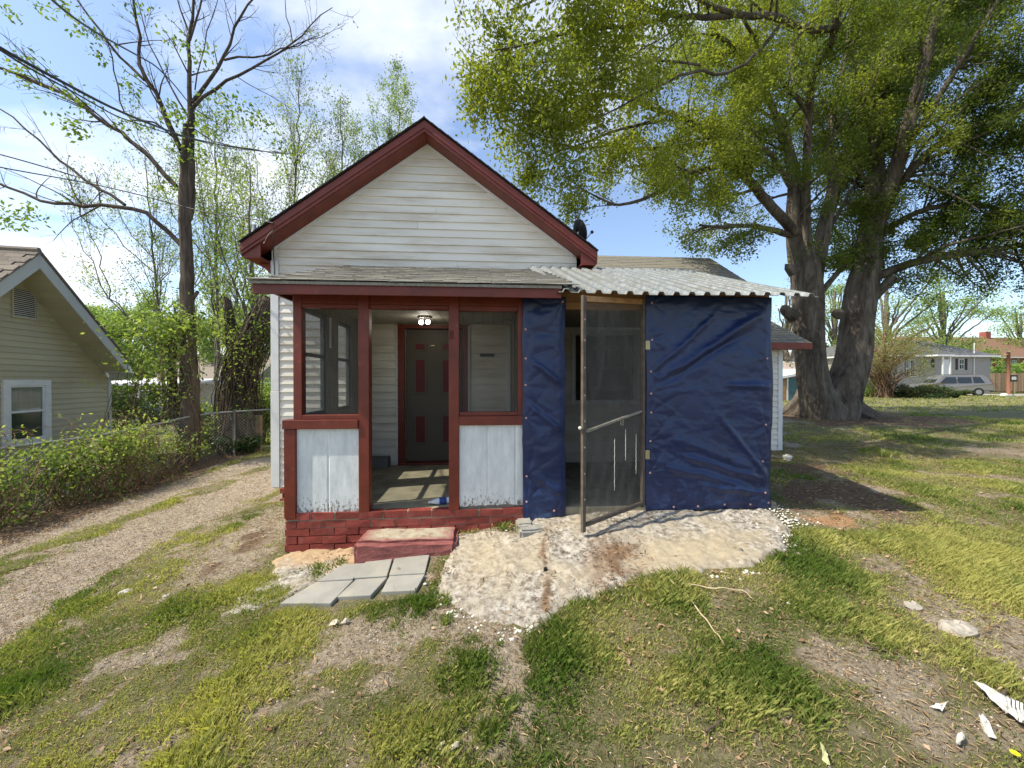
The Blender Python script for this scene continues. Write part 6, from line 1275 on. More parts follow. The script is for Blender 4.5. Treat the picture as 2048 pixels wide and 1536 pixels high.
    for i in range(k):
        zc_ = vbz+0.03+(i+0.5)*(vtz-vbz-0.06)/k; MB().obox(W((v0s+v1s)/2, -0.012, zc_), w*((v1s-v0s)/2-0.031), n*0.018-Z*0.010, Z*0.004+n*0.003).build('slat', 'trim_white', vt)
neighbour()

# ================================================================ FAR HOUSES, LEFT BACK
def far_house(name, label, x0, x1, y0, y1, zf, he, hr, wallm, roofm, ridge='x', parts=(), ov=0.4, fasm='trim_white', hip=0.0):
    t = thing(name, label, 'house', ((x0+x1)/2, y0, zf)); MB().box(x0, x1, y0, y1, zf-0.5, zf+he).build('wall', wallm, t)
    nrow = int(he/0.35)
    ym = (y0+y1)/2; xm = (x0+x1)/2; a, b, c, d = x0-ov, x1+ov, y0-ov, y1+ov; e = zf+he; r = zf+hr
    if ridge == 'x': V = [(a, c, e), (b, c, e), (b, d, e), (a, d, e), (a+hip, ym, r), (b-hip, ym, r)]; F = [(0, 1, 5, 4), (2, 3, 4, 5), (3, 0, 4), (1, 2, 5), (3, 2, 1, 0)]
    else: V = [(a, c, e), (b, c, e), (b, d, e), (a, d, e), (xm, c+hip, r), (xm, d-hip, r)]; F = [(0, 4, 5, 3), (1, 2, 5, 4), (0, 1, 4), (2, 3, 5), (3, 2, 1, 0)]
    MB().add([(x, y, z+0.16) for x, y, z in V], F).build('roof', roofm, t); MB().box(a, b, c, d, e, e+0.158).build('fascia', fasm, t)
    for (nm, mt, u0, u1, z0, z1, dd) in parts:
        w = MB().box(u0-0.06, u1+0.06, y0-0.03, y0+0.01, zf+z0-0.06, zf+z1+0.06).build(nm, 'trim_white' if nm != 'shutter' else mt, t)
        if nm != 'shutter': MB().box(u0, u1, y0-0.045, y0-0.031, zf+z0, zf+z1).build('pane' if nm == 'window' else 'panel', mt, w); 
        if nm == 'window': MB().box(u0, u1, y0-0.055, y0-0.046, zf+(z0+z1)/2-0.03, zf+(z0+z1)/2+0.03).build('muntin', 'trim_white', w); MB().box((u0+u1)/2-0.02, (u0+u1)/2+0.02, y0-0.064, y0-0.056, zf+z0, zf+z1).build('muntin', 'trim_white', w)
    return t
zf = -0.75; Yh = 24.0; xa = onY(150, 768, Yh)[0]; xb = onY(385, 768, Yh)[0]
fh = far_house('far_house', 'low beige house with brown roof and carport seen beyond the fence', xa, xb, Yh+5.5, Yh+13, zf, 2.2, 4.4, surf('pale_beige_siding', (0.52, 0.49, 0.42), 0.7), 'shingle_brown', parts=[('window', 'glass_dark', onY(268, 768, Yh+5)[0], onY(290, 768, Yh+5)[0], 0.9, 1.7, 0)])
x1_ = onY(225, 768, Yh)[0]; x2_ = onY(300, 768, Yh)[0]
MB().prism([(x1_-3, Yh+1, zf+2.15), (x2_+0.5, Yh+1, zf+2.15), (x2_+0.5, Yh+6, zf+2.5), (x1_-3, Yh+6, zf+2.5)], (0, 0, 0.12)).build('carport_roof', 'trim_white', fh)
for xx in (x1_+0.3, x2_+0.2): MB().box(xx, xx+0.12, Yh+1.2, Yh+1.32, zf-0.3, zf+2.15).build('carport_post', 'trim_white', fh)
far_house('far_house', 'small white house with grey hip roof between the two dark trunks', onY(395, 768, 30)[0], onY(450, 768, 30)[0], 30, 37, -0.5, 2.1, 3.1, surf('far_white_siding', (0.6, 0.59, 0.55), 0.7), 'shingle_grey', hip=1.0, parts=[('window', 'glass_dark', onY(404, 768, 30)[0], onY(413, 768, 30)[0], 0.8, 1.6, 0)])
def car(name, label, cx, cy, z, ang, col, L=4.7, Wd=1.85, Hc=1.75, kind='suv'):
    t = thing(name, label, 'car', (cx, cy, z)); ca, sa_ = cos(ang), sin(ang)
    def P(x, y, zz): return (cx+x*ca-y*sa_, cy+x*sa_+y*ca, z+zz)
    pm = flat(name+'_paint', col, 0.28, 0.5, spec=0.6)
    if kind == 'suv': prof = [(-L/2, .45), (-L/2, .95), (-L/2+.08, 1.05), (-L/2+.35, 1.62), (-L/2+.65, Hc), (0.3, Hc), (0.75, Hc-.08), (1.25, 1.12), (1.45, 1.05), (L/2-.15, .92), (L/2, .75), (L/2, .42)]
    else: prof = [(-L/2, .40), (-L/2, .85), (-L/2+.3, .98), (-1.5, 1.0), (-1.0, 1.40), (0.4, 1.42), (1.1, .98), (L/2-.2, .82), (L/2, .7), (L/2, .38)]
    mb = MB(); k = len(prof); V = []
    for y, ins in ((-Wd/2, 1), (Wd/2, 1)):
        for (x, zz) in prof: V.append(P(x, y*(1-0.16*max(0, (zz-1.0)/0.7)), zz))
    mb.add(V, [tuple(range(k-1, -1, -1)), tuple(range(k, 2*k))]+[(i, (i+1) % k, k+(i+1) % k, k+i) for i in range(k)]); o = mb.build('body', pm, t, bevel=0.04)
    gl = flat(name+'_glass', (0.02, 0.025, 0.028), 0.08, spec=0.7)
    def quad(pts, nm, m, th=0.012):
        pts = [np.array(P(*p)) for p in pts]; nn = np.cross(pts[1]-pts[0], pts[2]-pts[0]); nn /= np.linalg.norm(nn); return MB().prism([p-nn*th for p in pts], nn*2*th).build(nm, m, t)
    yy = lambda zz, s: s*Wd/2*(1-0.16*max(0, (zz-1.0)/0.7))+s*0.01
    for s in (-1, 1):
        if kind == 'suv':
            for a, b, c_, d_ in ((-1.95, -1.25, -1.70, -1.25), (-1.12, -0.25, -1.12, -0.25), (-0.13, 0.95, -0.13, 0.52)): quad([(a, yy(1.1, s), 1.12), (b, yy(1.1, s), 1.12), (d_, yy(1.6, s), 1.60), (c_, yy(1.6, s), 1.60)], 'side_window', gl)
        else: quad([(-1.3, yy(1.0, s), 1.02), (0.9, yy(1.0, s), 1.02), (0.35, yy(1.35, s), 1.35), (-0.95, yy(1.35, s), 1.35)], 'side_window', gl)
        for x in (-L/2+0.95, L/2-0.9):
            w = thing('wheel', None, None); w.parent = t; w.location = np.array(P(x, s*(Wd/2-0.1), 0.34))-WL[t.name]; WL[w.name] = np.array(P(x, s*(Wd/2-0.1), 0.34))
            a_ = np.array(P(x, s*(Wd/2-0.22), 0.34)); b_ = np.array(P(x, s*(Wd/2+0.01), 0.34)); MB().tube([a_, b_], 0.35, 20).build('tyre', 'black', w); MB().tube([b_, b_+(b_-a_)*0.05], 0.2, 14).build('rim', 'pole', w)
    zr = 1.62
    if kind == 'suv':
        quad([(-L/2+.10, -Wd*.40, 1.10), (-L/2+.10, Wd*.40, 1.10), (-L/2+.34, Wd*.36, 1.58), (-L/2+.34, -Wd*.36, 1.58)], 'rear_window', gl, 0.02); quad([(-L/2-.01, -0.28, .82), (-L/2-.01, 0.28, .82), (-L/2-.01, 0.28, .95), (-L/2-.01, -.28, .95)], 'licence_plate', 'pvc')
        for s in (-1, 1): quad([(-L/2-.01, s*Wd*.38, .80), (-L/2-.01, s*Wd*.48, .80), (-L/2+.03, s*Wd*.48, 1.08), (-L/2+.03, s*Wd*.38, 1.08)], 'tail_light', flat('tail_red', (0.35, 0.02, 0.02), 0.3)); MB().tube([P(-1.7, s*.68, Hc+.05), P(.3, s*.68, Hc+.05)], .02, 6).build('roof_rack', 'alum', t)
        quad([(-L/2-.03, -Wd/2, .42), (-L/2-.03, Wd/2, .42), (-L/2-.03, Wd/2, .68), (-L/2-.03, -Wd/2, .68)], 'bumper', pm, 0.05)
        quad([(1.28, -Wd*.40, 1.13), (1.28, Wd*.40, 1.13), (.78, Wd*.36, 1.62), (.78, -Wd*.36, 1.62)], 'windscreen', gl)
    for s in (-1, 1): quad([(L/2+.005, s*Wd*.3, .62), (L/2+.005, s*Wd*.46, .62), (L/2-.02, s*Wd*.46, .78), (L/2-.02, s*Wd*.3, .78)], 'headlight', 'pvc')
    return t
q = onY(222, 768, 19.0); car('parked_car', 'dark saloon car parked under the far carport behind the cream house', q[0], 19.0, tz(q[0], 19), 0.2, (0.015, 0.02, 0.03), kind='saloon')

# ================================================================ RIGHT BACKGROUND
def sidewall_lines(t, x0, x1, y, z0, z1, mat, dz=0.2):
    mb = MB(); z = z0
    while z < z1: mb.prism([(x0, y, z), (x0, y-0.02, z), (x0, y, z+dz-0.01)], (x1-x0, 0, 0)); z += dz
    mb.build('siding_boards', mat, t, kind='stuff')
YG = 40.0; gx = lambda px, Y_=YG: onY(px, 768, Y_)[0]; gz = lambda py, px, Y_=YG: onY(px, py, Y_)[2]
zg = gz(783, 1950)
MT['greyside'] = surf('grey_siding', (0.33, 0.31, 0.285), 0.7, 0.1)
he = gz(714, 1950)-zg; hr = gz(689, 1900, YG+4)-zg-0.16
gh = far_house('grey_house', 'single storey grey house with dark hip roof and black shutters behind the parked car', gx(1720), gx(1980), YG, YG+9, zg, he, hr+0.6, 'greyside', 'shingle_grey', hip=4.2, ov=0.55,
  parts=[('door', 'trim_white', gx(1887), gx(1899), 0.1, he-0.35, 0), ('window', 'glass_dark', gx(1918), gx(1926), he-1.35, he-0.3, 0), ('shutter', 'black', gx(1911.5), gx(1914), he-1.4, he-0.25, 0), ('shutter', 'black', gx(1930), gx(1933), he-1.4, he-0.25, 0), ('window', 'glass_dark', gx(1808), gx(1816), he-2.2, he-0.4, 0), ('window', 'glass_dark', gx(1821), gx(1828), he-2.2, he-0.4, 0), ('shutter', 'black', gx(1863), gx(1867), he-1.2, he-0.3, 0)])
sidewall_lines(gh, gx(1933.5), gx(1980), YG-0.002, zg, zg+he-0.05, 'greyside'); sidewall_lines(gh, gx(1720), gx(1806), YG-0.002, zg, zg+he-0.05, 'greyside')
MB().box(gx(1942), gx(1951), YG-0.15, YG-0.025, zg+1.05, zg+1.9).build('meter_box', 'trim_white', gh); MB().tube([(gx(1946), YG-0.08, zg+1.9), (gx(1946), YG-0.08, zg+he+1.6)], 0.05, 8).build('conduit', 'trim_white', gh)
for p in (1866, 1852): MB().box(gx(p), gx(p)+0.12, YG-1.6, YG-1.48, zg, zg+he).build('porch_post', 'trim_white', gh)
MB().box(gx(1840), gx(1872), YG-1.7, YG-0.56, zg+he-0.02, zg+he+0.14).build('porch_roof', 'trim_white', gh); MB().tube([(gx(1896, YG+4), YG+4.2, zg+hr), (gx(1896, YG+4), YG+4.2, zg+hr+1.0)], 0.08, 8).build('vent_pipe', 'black', gh)
YR = 60.0; zr_ = gz(775, 1990, YR); e = gz(716, 1990, YR)-zr_
far_house('brick_house', 'large red brick house with rust brown roof and chimney far behind the grey house', gx(1850, YR), gx(2200, YR), YR, YR+12, zr_, e, gz(676, 1900, YR+6)-zr_, surf('far_red_brick', (0.27, 0.09, 0.06), 0.85, 0.3, 5), 'shingle_red', hip=2.0,
  parts=[('window', 'glass_dark', gx(1962, YR), gx(1968, YR), e-1.6, e-0.4, 0), ('window', 'glass_dark', gx(1976, YR), gx(1982, YR), e-1.6, e-0.4, 0), ('window', 'glass_dark', gx(2024, YR), gx(2032, YR), e-1.6, e-0.4, 0)])
bh = bpy.data.objects['brick_house']; MB().box(gx(1964, YR+6), gx(1974, YR+6), YR+5.5, YR+6.5, zr_+e, gz(664, 1970, YR+6)).build('chimney', surf('chimney_brick', (0.30, 0.09, 0.07), 0.85), bh)
def woodfence(xa_, xb_, Y_, z0, h, label):
    t = thing('wooden_fence', label, 'fence', ((xa_+xb_)/2, Y_, z0)); me_, _ = MB().box(-0.065, 0.065, -0.01, 0.01, 0, h).mesh('plank', org=(0, 0, 0)); me_.materials.append(MT['clay_wood']); x = xa_
    while x < xb_: inst('plank', me_, t, (x, Y_, z0+random.uniform(-.04, .03))); x += 0.145
    for z in (0.4, 1.4): MB().box(xa_, xb_, Y_+0.02, Y_+0.06, z0+z, z0+z+0.09).build('fence_rail', 'clay_wood', t)
zz_ = gz(783, 2000, 42); woodfence(gx(1982, 42), gx(2075, 42), 42.0, zz_, gz(746, 2000, 42)-zz_, 'tall vertical board fence of tan wood right of the grey house')
q = onY(2017, 785, 38); up_ = thing('utility_pole', 'reddish brown wooden pole in front of the board fence', 'pole', (q[0], 38, q[2])); MB().tube([(q[0], 38, q[2]-0.2), (q[0]-0.05, 38, q[2]+4.4)], [0.16, 0.13], 12).build('shaft', surf('reddish_pole', (0.22, 0.10, 0.06), 0.85), up_, smooth=True); MB().box(q[0]-0.5, q[0]+0.5, 37.95, 38.05, q[2]+4.1, q[2]+4.2).build('crossarm', 'clay_wood', up_)
q = onY(2026, 790, 30); mbx = thing('yard_sign', 'small black framed sign on a thin post near the far driveway', 'sign', (q[0], 30, q[2])); MB().tube([(q[0], 30, q[2]-0.1), (q[0], 30, q[2]+1.2)], 0.025, 8).build('post', 'black', mbx)
MB().box(q[0]-0.33, q[0]+0.33, 29.95, 29.98, q[2]+1.15, q[2]+1.72).build('sign_frame', 'black', mbx); MB().box(q[0]-0.20, q[0]+0.20, 29.93, 29.949, q[2]+1.30, q[2]+1.58).build('sign_face', 'pvc', mbx)
q = onY(2008, 790, 27.5); z_ = tz(q[0], 27.5); wb = MB(); wb.sph((q[0], 27.5, z_+0.12), 0.22, 12, 8, (1.2, 1, 0.8)).build('white_bag', 'pvc', None, smooth=True, label='small white bag lying on the grass near the yard sign', cat='bag')
MB().tube([(q[0]+0.3, 27.6, z_+0.05), (q[0]+1.2, 27.6, z_+0.06), (q[0]+1.9, 27.8, z_+0.05)], 0.03, 6).build('pale_hose', 'pvc', None, smooth=True, label='pale hose stretched along the grass beside the white bag', cat='hose')
cq = onY(1893, 768, 31.0); car('parked_suv', 'grey estate car with dark windows parked in front of the grey house', cq[0], 31.0, tz(cq[0], 31.0), radians(158), (0.24, 0.23, 0.21), L=5.0, Hc=1.80)
bpy.data.objects['parked_suv'].rotation_euler = (0, 0, 0)
q = onY(1943, 786, 33); MB().box(q[0]-0.3, q[0]+0.3, 32.9, 33.2, q[2]-0.1, q[2]+0.28).build('petrol_can', flat('can_red', (0.45, 0.06, 0.05), 0.5), None, bevel=0.04, label='small red and white container on the ground behind the parked car', cat='container')
# teal shed and pinkish roofed building seen between wing and oak
Ys = 22.0; zs_ = tz(gx(1580, Ys), Ys); sh = thing('garden_shed', 'small teal sided shed with white trim between the wing and the oak', 'shed', (gx(1585, Ys), Ys, zs_))
zt_ = gz(757, 1580, Ys); MB().box(gx(1574, Ys), gx(1640, Ys), Ys, Ys+3, zs_-0.2, zt_).build('wall', surf('teal_siding', (0.07, 0.14, 0.15), 0.7), sh); sidewall_lines(sh, gx(1576, Ys), gx(1640, Ys), Ys-0.002, zs_, zt_-0.05, MT['greyside'] if False else surf('teal_boards', (0.08, 0.16, 0.17), 0.7), 0.16)
MB().box(gx(1573, Ys), gx(1576, Ys), Ys-0.03, Ys, zs_, zt_).build('corner_trim', 'trim_white', sh); MB().box(gx(1562, Ys), gx(1572, Ys), Ys-0.02, Ys+0.5, zs_, zt_-0.05).build('door', 'wood', sh)
MB().prism([(gx(1558, Ys), Ys-0.2, zt_-0.02), (gx(1645, Ys), Ys-0.2, zt_+0.5), (gx(1645, Ys), Ys-0.2, zt_+0.65), (gx(1558, Ys), Ys-0.2, zt_+0.12)], (0, 3.5, 0)).build('roof', 'trim_white', sh)
Yp = 34.0; far_house('pale_roof_house', 'house with pale pinkish shingle roof and red end wall behind the teal shed', gx(1530, Yp), gx(1640, Yp), Yp, Yp+8, 0.3, gz(748, 1580, Yp)-0.3, gz(706, 1580, Yp+4)-0.3, surf('reddish_wall', (0.33, 0.10, 0.07), 0.8), surf('pink_grey_roof', (0.40, 0.33, 0.29), 0.9, 0.2, 2), hip=0.2)
# bushes
masstree('olive_bush', 'large round olive coloured bush of fine bare twigs right of the oak', 1768, 26, 648, 6.2, 'shrub_leaf', rgx, 15000, 0.075, cat='shrub', h0=0.30, shape=0.7, barkm='vinestem', ncl=60, tonesh=0.1)
def twigbush():
    rg = np.random.default_rng(2); t = bpy.data.objects['olive_bush']; c = WL['olive_bush']; L = []
    for i in range(60): a = rg.uniform(0, 6.28); r = rg.uniform(0.4, 2.6); h = rg.uniform(2.0, 4.3); L.append((smooth_line([c+rg.normal(0, .25, 3)*(1, 1, 0), c+np.array((cos(a)*r*.35, sin(a)*r*.3, h*.5)), c+np.array((cos(a)*r, sin(a)*r*.8, h))], .35, .04, rg), None)); L[-1] = (L[-1][0], np.linspace(.035, .01, len(L[-1][0])))
    s = spawn(L, 1.6, .4, .6, (20, 50), .1, .02, .12, .5, .3, 6, rg, None, 1.6, .006); V, F = tubes_np(L+s, 3); npmesh('branches', V, F, 'vinestem', t)
twigbush()
for k, (px, w, h, Y_, mt, tn) in enumerate(((1838,3.0,0.95,25,'dark_leaf',.1),(1880,3.0,0.95,25.5,'dark_leaf',.35),(1800,2.4,1.1,26.5,'dark_leaf',.0),(1906,1.6,0.6,25.5,'dark_leaf',.45),(1862,1.6,1.0,25.5,'shrub_leaf',.2),(1735,2.6,1.6,27.5,'far_leaf',.2))):
    shrub('evergreen_shrub' if mt == 'dark_leaf' else 'shrub', ['dark low evergreen bush left of the parked car','spreading evergreen bush hiding the middle of the parked car','darkest low bush under the olive bush','small evergreen bush in front of the rear of the parked car','straw coloured low plant between the evergreens','green low bush at the left foot of the olive bush'][k], px, 780, Y_, w, h, mt, 4200, 0.09, rgx, group='low bushes in front of the parked car', tn=tn)
masstree('background_tree', 'sunlit green tree rising behind the olive bush and grey house', 1885, 50, 560, 11, 'far_leaf', rgx, 11000, 0.22, group='trees beyond the right lawn', tonesh=0.25)
masstree('background_tree', 'loose pale tree with visible limbs right behind the oak trunks', 1770, 44, 520, 12, 'maple_leaf', rgx, 7000, 0.2, group='trees beyond the right lawn', tonesh=0.1)
masstree('background_tree', 'bright green tree at the right edge above the brick house', 2040, 66, 610, 14, 'far_leaf', rgx, 9000, 0.25, group='trees beyond the right lawn', tonesh=0.3)
masstree('background_tree', 'sparse thin tree left of the oak trunks above the wing roof', 1570, 36, 560, 7, 'maple_leaf', rgx, 3000, 0.12, group='trees beyond the right lawn', tonesh=0.1)
masstree('background_tree', 'green tree seen through the gap between the oak trunks', 1668, 48, 560, 10, 'far_leaf', rgx, 7000, 0.2, group='trees beyond the right lawn', tonesh=0.2)

# far hedge line closing the horizon
def treeline():
    rg = np.random.default_rng(9); C = []
    for a in np.linspace(-1.45, 1.5, 120):
        R = rg.uniform(85, 110); x, y = sin(a)*R, cos(a)*R; h = rg.uniform(4, 8)*(0.75 if a > 0.5 else 1); n = 700; q = nrm(rg.normal(size=(n, 3)))*rg.random((n, 1))**0.4*np.array((4.5, 4.5, h*0.55))+np.array((x, y, h*0.5)); C.append(q[q[:, 2] > 0])
    C = np.concatenate(C); vine_leaves('distant_wood', C, 0.75, 'far_leaf', rg=rg, kind='stuff', tone=0.05)
treeline()

# ================================================================ WIRES
def wire(pts, r, label, name='power_line', sag=0.0):
    P = [onY(px, py, Y_) for px, py, Y_ in pts]; Q = smooth_line(P, 0.25); return MB().tube(Q, r, 6).build(name, 'cable', None, smooth=True, label=label, cat='cable')
wire([(-160,0,3.6),(0,97,4.2),(70,135,4.6),(140,172,5.0),(215,212,5.7),(290,244,6.6),(370,274,8.2),(450,292,10.5),(530,303,14),(600,308,19)], 0.017, 'thick black power cable sweeping from the left edge through the bare tree')
wire([(-160,-20,3.6),(0,103,4.3),(75,146,4.8),(140,180,5.3),(230,232,6.5),(320,262,8.4),(450,296,12),(600,310,19.3)], 0.010, 'second black cable twisted just under the thick power cable', 'power_line')
wire([(40,-60,3.5),(105,2,4.0),(150,38,4.5),(200,70,5.2),(255,100,6.2),(310,130,7.4),(345,165,8.4),(385,215,10),(440,250,12)], 0.012, 'black cable crossing the upper left sky towards the bare tree')
wire([(-120,310,4.6),(0,336,5.0),(85,350,5.3),(160,362,5.5),(250,382,5.6),(340,405,5.7),(400,424,5.65),(460,434,5.6),(510,436,5.58),(535,439,5.56),(546,446,5.55)], 0.007, 'thin service cable dipping from the left edge to the left rake', 'service_cable')
wire([(-120,280,7),(0,308,7.0),(60,325,7.2),(160,355,7.6)], 0.010, 'lower black cable ending in the bare branches at left')
sv = [onY(x, y, d) for x, y, d in ((546,446,5.55),(549,470,5.57),(546,486,5.585),(547,505,5.87),(549,540,5.88),(549,556,5.88))]
MB().tube(smooth_line(sv, 0.05), 0.006, 6).build('drop_wire', 'cable', None, smooth=True, label='black wire hanging down the white corner from the left rake', cat='cable')
MB().tube(smooth_line([onY(x, y, 5.57) for x, y in ((547,460),(535,470),(530,483),(527,487))], 0.03), 0.003, 5).build('loose_wire', 'pole', None, smooth=True, label='pale loose wire end curling on the red left rake', cat='cable')
MB().tube([onY(509, 450, 7.0), onY(509, 475, 7.0)], 0.03, 10).build('vent_stack', 'pole', None, label='short grey vent pipe poking above the lower left roof edge', cat='pipe')

# ================================================================ GRASS, LEAF LITTER, GRAVEL
HOUSE_BOX = lambda x, y: ((x > -3.2) & (x < 3.1) & (y > 5.82) & (y < 14)) | ((x > -1.96) & (x < 3.08) & (y > 3.78) & (y < 6)) | ((x > 3.0) & (x < 6.45) & (y > 7.75) & (y < 14))
PAVQ = gp([(550,1220),(630,1165),(690,1128),(862,1110),(858,1195),(740,1205),(670,1222)])
def blocked(x, y):
    a, sa_ = inpoly(x, y, APRON); b, sb_ = inpoly(x, y, PAVQ); return HOUSE_BOX(x, y) | (sa_ > 0.03) | (sb_ > -0.01) | ((x > -1.2) & (x < -0.23) & (y > 3.42) & (y < 3.85)) | (np.hypot(x-OAKC[0]-0.3, y-OAKC[1]-0.3) < 1.2)
def in_view(x, y, m=1.5):
    a = x*cy_-y*sy_; b = x*sy_+y*cy_; return (b > 0.6) & (np.abs(a) < b*1.34+m)
def grass():
    rg = np.random.default_rng(12); parts = []
    zones = [(-5.5, 5.5, 1.1, 3.4, 520000, 0.050, 0.0019), (-8, 9, 3.4, 6.5, 360000, 0.05, 0.0028), (-12, 16, 6.5, 13, 200000, 0.055, 0.0055), (-20, 45, 13, 34, 70000, 0.08, 0.016)]
    for (x0, x1, y0, y1, n, h, w) in zones:
        # tufts
        m = n//5; cx = rg.uniform(x0, x1, m); cyy = rg.uniform(y0, y1, m); g, gv, mu, orr, rd = masks(cx, cyy); sd_ = fbm(cx+40, cyy, 4, 2.2)
        p = np.clip(g*1.25, 0, 1)**1.5; p = np.maximum(p, 0.05*(1-gv)); p *= (1-0.9*mu)*(1-rd); keep = (rg.random(m) < p) & ~blocked(cx, cyy) & in_view(cx, cyy); cx, cyy, gg, s2 = cx[keep], cyy[keep], g[keep], sd_[keep]
        k = 5; X = np.repeat(cx, k)+rg.normal(0, 0.012+w*2, len(cx)*k); Y = np.repeat(cyy, k)+rg.normal(0, 0.012+w*2, len(cx)*k); G_ = np.repeat(gg, k); S2 = np.repeat(s2, k); N = len(X)
        hh = h*rg.uniform(0.35, 1.25, N)*(0.45+0.55*G_)*(0.45+0.9*np.clip((S2-0.42)*4, 0, 1.2)); a = rg.uniform(0, 2*pi, N); le = rg.uniform(0.2, 0.9, N)*hh; b = a+pi/2
        Zb = terr(X, Y)-0.006; ww = w*rg.uniform(0.7, 1.4, N)
        B0 = np.stack([X-np.cos(b)*ww, Y-np.sin(b)*ww, Zb], 1); B1 = np.stack([X+np.cos(b)*ww, Y+np.sin(b)*ww, Zb], 1)
        Mx = X+np.cos(a)*le*0.35; My = Y+np.sin(a)*le*0.35; M0 = np.stack([Mx-np.cos(b)*ww*.8, My-np.sin(b)*ww*.8, Zb+hh*0.6], 1); M1 = np.stack([Mx+np.cos(b)*ww*.8, My+np.sin(b)*ww*.8, Zb+hh*0.6], 1)
        Tp = np.stack([X+np.cos(a)*le, Y+np.sin(a)*le, Zb+hh], 1)
        V = np.stack([B0, B1, M1, Tp], 1).reshape(-1, 3); i = np.arange(N)*4; F = np.stack([i, i+1, i+2], 1)
        dry = fbm(X+9, Y+4, 4, 1.3); t = np.clip((dry-0.45)*3+0.42+rg.normal(0, 0.27, N)-0.05*(S2-0.5)*3+np.clip((4.5-np.hypot(X, Y))*0.02, 0, 0.1), 0, 1); parts.append((V, F, np.stack([i, i+2, i+3], 1), np.repeat(t, 4)))
    me = bpy.data.meshes.new('grass'); off = 0; VV, F4, F3, TT = [], [], [], []
    for V, a, b, t in parts: VV.append(V); F4.append(a+off); F3.append(b+off); TT.append(t); off += len(V)
    V = np.concatenate(VV).astype(np.float32); A = np.concatenate(F4); B = np.concatenate(F3); T = np.concatenate(TT)
    me.vertices.add(len(V)); me.vertices.foreach_set('co', V.ravel()); me.loops.add(A.size+B.size); me.loops.foreach_set('vertex_index', np.r_[A.ravel(), B.ravel()].astype(np.int32))
    me.polygons.add(len(A)+len(B)); ls = (np.arange(len(A)+len(B))*3).astype(np.int32); lt_ = np.full(len(A)+len(B), 3, np.int32)
    me.polygons.foreach_set('loop_start', ls); me.polygons.foreach_set('loop_total', lt_); me.update(calc_edges=True); at = me.attributes.new('tone', 'FLOAT', 'POINT'); at.data.foreach_set('value', T.astype(np.float32))
    o = link('grass', me, MT['grass'], None); setp(o, kind='stuff', label='patchy short green lawn grass with bare soil between tufts'); print('grass blades', len(A))
grass()
def litter_field(name, n, size, mat, label, fn, box=(-7, 9, 1.2, 9), flatn=0.5, wide=0.6, lift=0.012, rg=np.random.default_rng(44), tsh=0.0, allow_apron=0.0):
    x = rg.uniform(box[0], box[1], n*4); y = box[2]+(box[3]-box[2])*rg.random(n*4)**1.4; k = (rg.random(n*4) < fn(x, y)) & ~(blocked(x, y) & (rg.random(n*4) > allow_apron)) & ~HOUSE_BOX(x, y) & in_view(x, y); x, y = x[k][:n], y[k][:n]; N = len(x)
    z = terr(x, y)+lift+rg.random(N)*0.01; C = np.stack([x, y, z], 1); a = nrm(np.stack([rg.normal(size=N), rg.normal(size=N), rg.normal(0, 0.25, N)], 1)); up = nrm(np.stack([rg.normal(0, .4, N), rg.normal(0, .4, N), np.ones(N)], 1)); b = nrm(np.cross(a, up)); s = (size*rg.uniform(0.5, 1.5, N))[:, None]
    c2 = np.cross(b, a); c2 *= np.sign(c2[:, 2:3])
    V = np.stack([C-a*s*.5, C+b*s*wide*.5+c2*s*.12, C+a*s*.5+c2*s*.1, C-b*s*wide*.5+c2*s*.15, C], 1).reshape(-1, 3); i = np.arange(N)*5; F = np.concatenate([np.stack([i, i+1, i+4], 1), np.stack([i+1, i+2, i+4], 1), np.stack([i+2, i+3, i+4], 1), np.stack([i+3, i, i+4], 1)])
    t = np.clip(rg.random(N)+tsh, 0, 1); npmesh(name, V, F, mat, tone=np.repeat(t, 5), kind='stuff', label=label)
def leaf_w(x, y):
    c = np.clip((fbm(x+3, y-8, 4, 1.1)-0.46)*5, 0, 1); f = np.clip((0.8-np.abs(x+6.1))/0.3, 0, 1)*(y > 4); return np.clip(c*np.where(y < 4.2, 0.7, 0.15)+f*0.9+0.05, 0, 1)
litter_field('fallen_leaves', 5200, 0.027, 'dryleaf', 'scattered dry brown and tan leaves on soil and grass', leaf_w)
litter_field('straw_mulch', 15000, 0.05, 'straw', 'brown twiggy leaf litter under the oak and beside the tarp', lambda x, y: masks(x, y)[2]*0.8+0.02, box=(-7, 16, 1.2, 14), wide=0.16)
litter_field('dry_grass_bits', 52000, 0.032, 'straw', 'bleached dead grass pieces lying between the tufts', lambda x, y: 0.75+0*x, box=(-7, 9, 1.1, 8), wide=0.10, lift=0.004, tsh=0.3)
litter_field('wood_chips', 1500, 0.035, 'dryleaf', 'orange brown needles and chips caught in the concrete cracks', lambda x, y: np.clip((0.10-dpoly(x, y, CRACK))/0.06, 0, 1)*0.6+inpoly(x, y, DIRT, 0.2)[0]*0.9+inpoly(x, y, gp([(900,1058),(1045,1050),(1045,1072),(915,1085),(870,1190),(850,1190)]), 0.08)[0]*0.9+0.02, box=(-0.8, 2.6, 2.3, 3.8), wide=0.22, allow_apron=1.0, lift=0.035, tsh=-0.2)
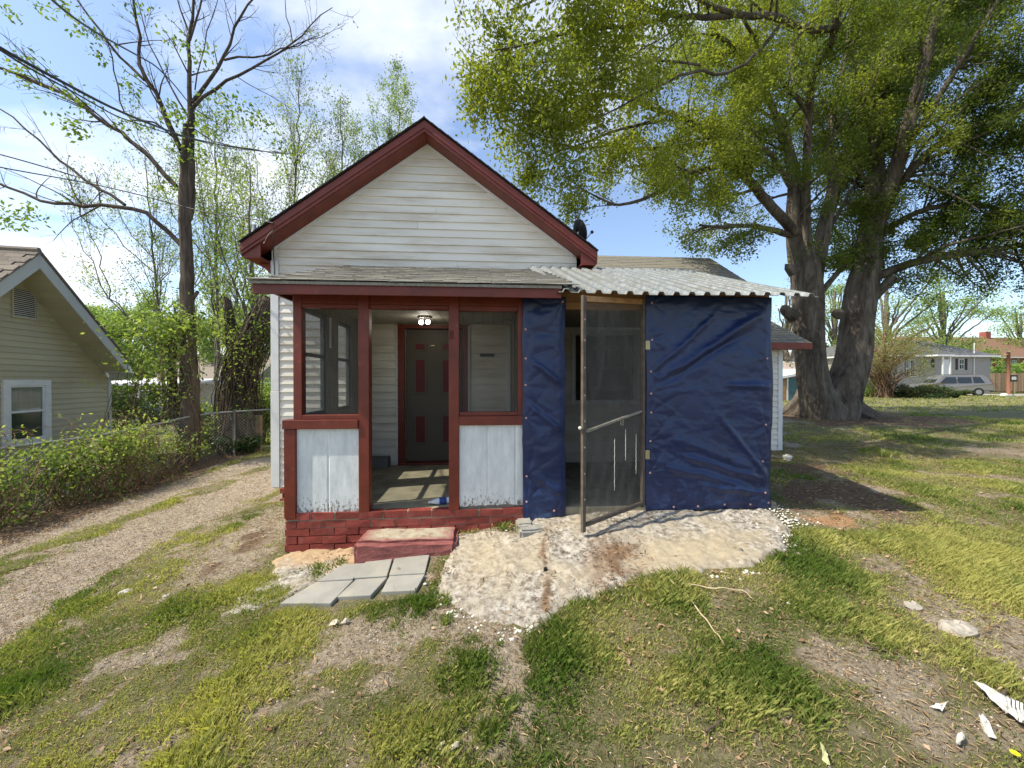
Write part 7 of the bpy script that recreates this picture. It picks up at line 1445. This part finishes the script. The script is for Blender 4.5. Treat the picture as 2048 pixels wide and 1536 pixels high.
def pebbles(name, n, size, mat, label, fn, box, rg, lift=0.0):
    x = rg.uniform(box[0], box[1], n*4); y = rg.uniform(box[2], box[3], n*4); k = (rg.random(n*4) < fn(x, y)) & ~HOUSE_BOX(x, y) & in_view(x, y); x, y = x[k][:n], y[k][:n]; N = len(x); s = (size*rg.uniform(0.4, 1.6, N)**1.3)[:, None, None]
    O = np.array([(1, 0, 0), (0, 1, 0), (-1, 0, 0), (0, -1, 0), (0, 0, 0.7), (0, 0, -0.7)], float)[None]*(1+rg.normal(0, 0.25, (N, 6, 1))); th = rg.uniform(0, 6.28, N); R = np.zeros((N, 3, 3)); R[:, 0, 0] = np.cos(th); R[:, 0, 1] = -np.sin(th); R[:, 1, 0] = np.sin(th)*0.75; R[:, 1, 1] = np.cos(th)*0.75; R[:, 2, 2] = 0.8
    V = np.einsum('nij,nkj->nki', R, O)*s+np.stack([x, y, terr(x, y)+lift], 1)[:, None]; i = (np.arange(N)*6)[:, None]; T = np.array([(0, 1, 4), (1, 2, 4), (2, 3, 4), (3, 0, 4), (1, 0, 5), (2, 1, 5), (3, 2, 5), (0, 3, 5)]); F = (i[:, None]+T[None]).reshape(-1, 3)
    npmesh(name, V.reshape(-1, 3), F, mat, kind='stuff', label=label)
MT['pebble'] = surf('mixed_pebbles', (0.47, 0.41, 0.33), 0.9, 0.5, 9, bmp=0); MT['whitechip'] = surf('white_chips', (0.66, 0.64, 0.58), 0.9, 0.25, 9, bmp=0)
pebbles('gravel', 26000, 0.006, 'pebble', 'small grey and tan stones covering the driveway', lambda x, y: masks(x, y)[1]*0.9, (-9, -1.5, 1.0, 9), np.random.default_rng(1))
pebbles('scattered_pebbles', 12000, 0.006, 'pebble', 'small loose stones on bare soil', lambda x, y: (1-masks(x, y)[0])*0.6, (-6, 6, 1.1, 5), np.random.default_rng(2))
CH = gp([(1500,1018),(1560,1022),(1640,1060),(1640,1085),(1560,1090),(1500,1060)])
pebbles('white_gravel', 1500, 0.0095, 'whitechip', 'white stone chips at the foot of the wide tarp', lambda x, y: inpoly(x, y, CH, 0.15)[0], (1.5, 4.2, 2.6, 3.9), np.random.default_rng(3), 0.015)
pebbles('concrete_rubble', 1700, 0.014, 'whitechip', 'crumbled concrete bits along the broken apron edge', lambda x, y: np.exp(-((inpoly(x, y, APRON)[1]+0.14*(fbm(x, y, 3, 6)-0.5))/0.05)**2)*0.8*(fbm(x, y, 2, 4) > 0.5), (-0.8, 3.2, 2.2, 3.75), np.random.default_rng(6), 0.0)
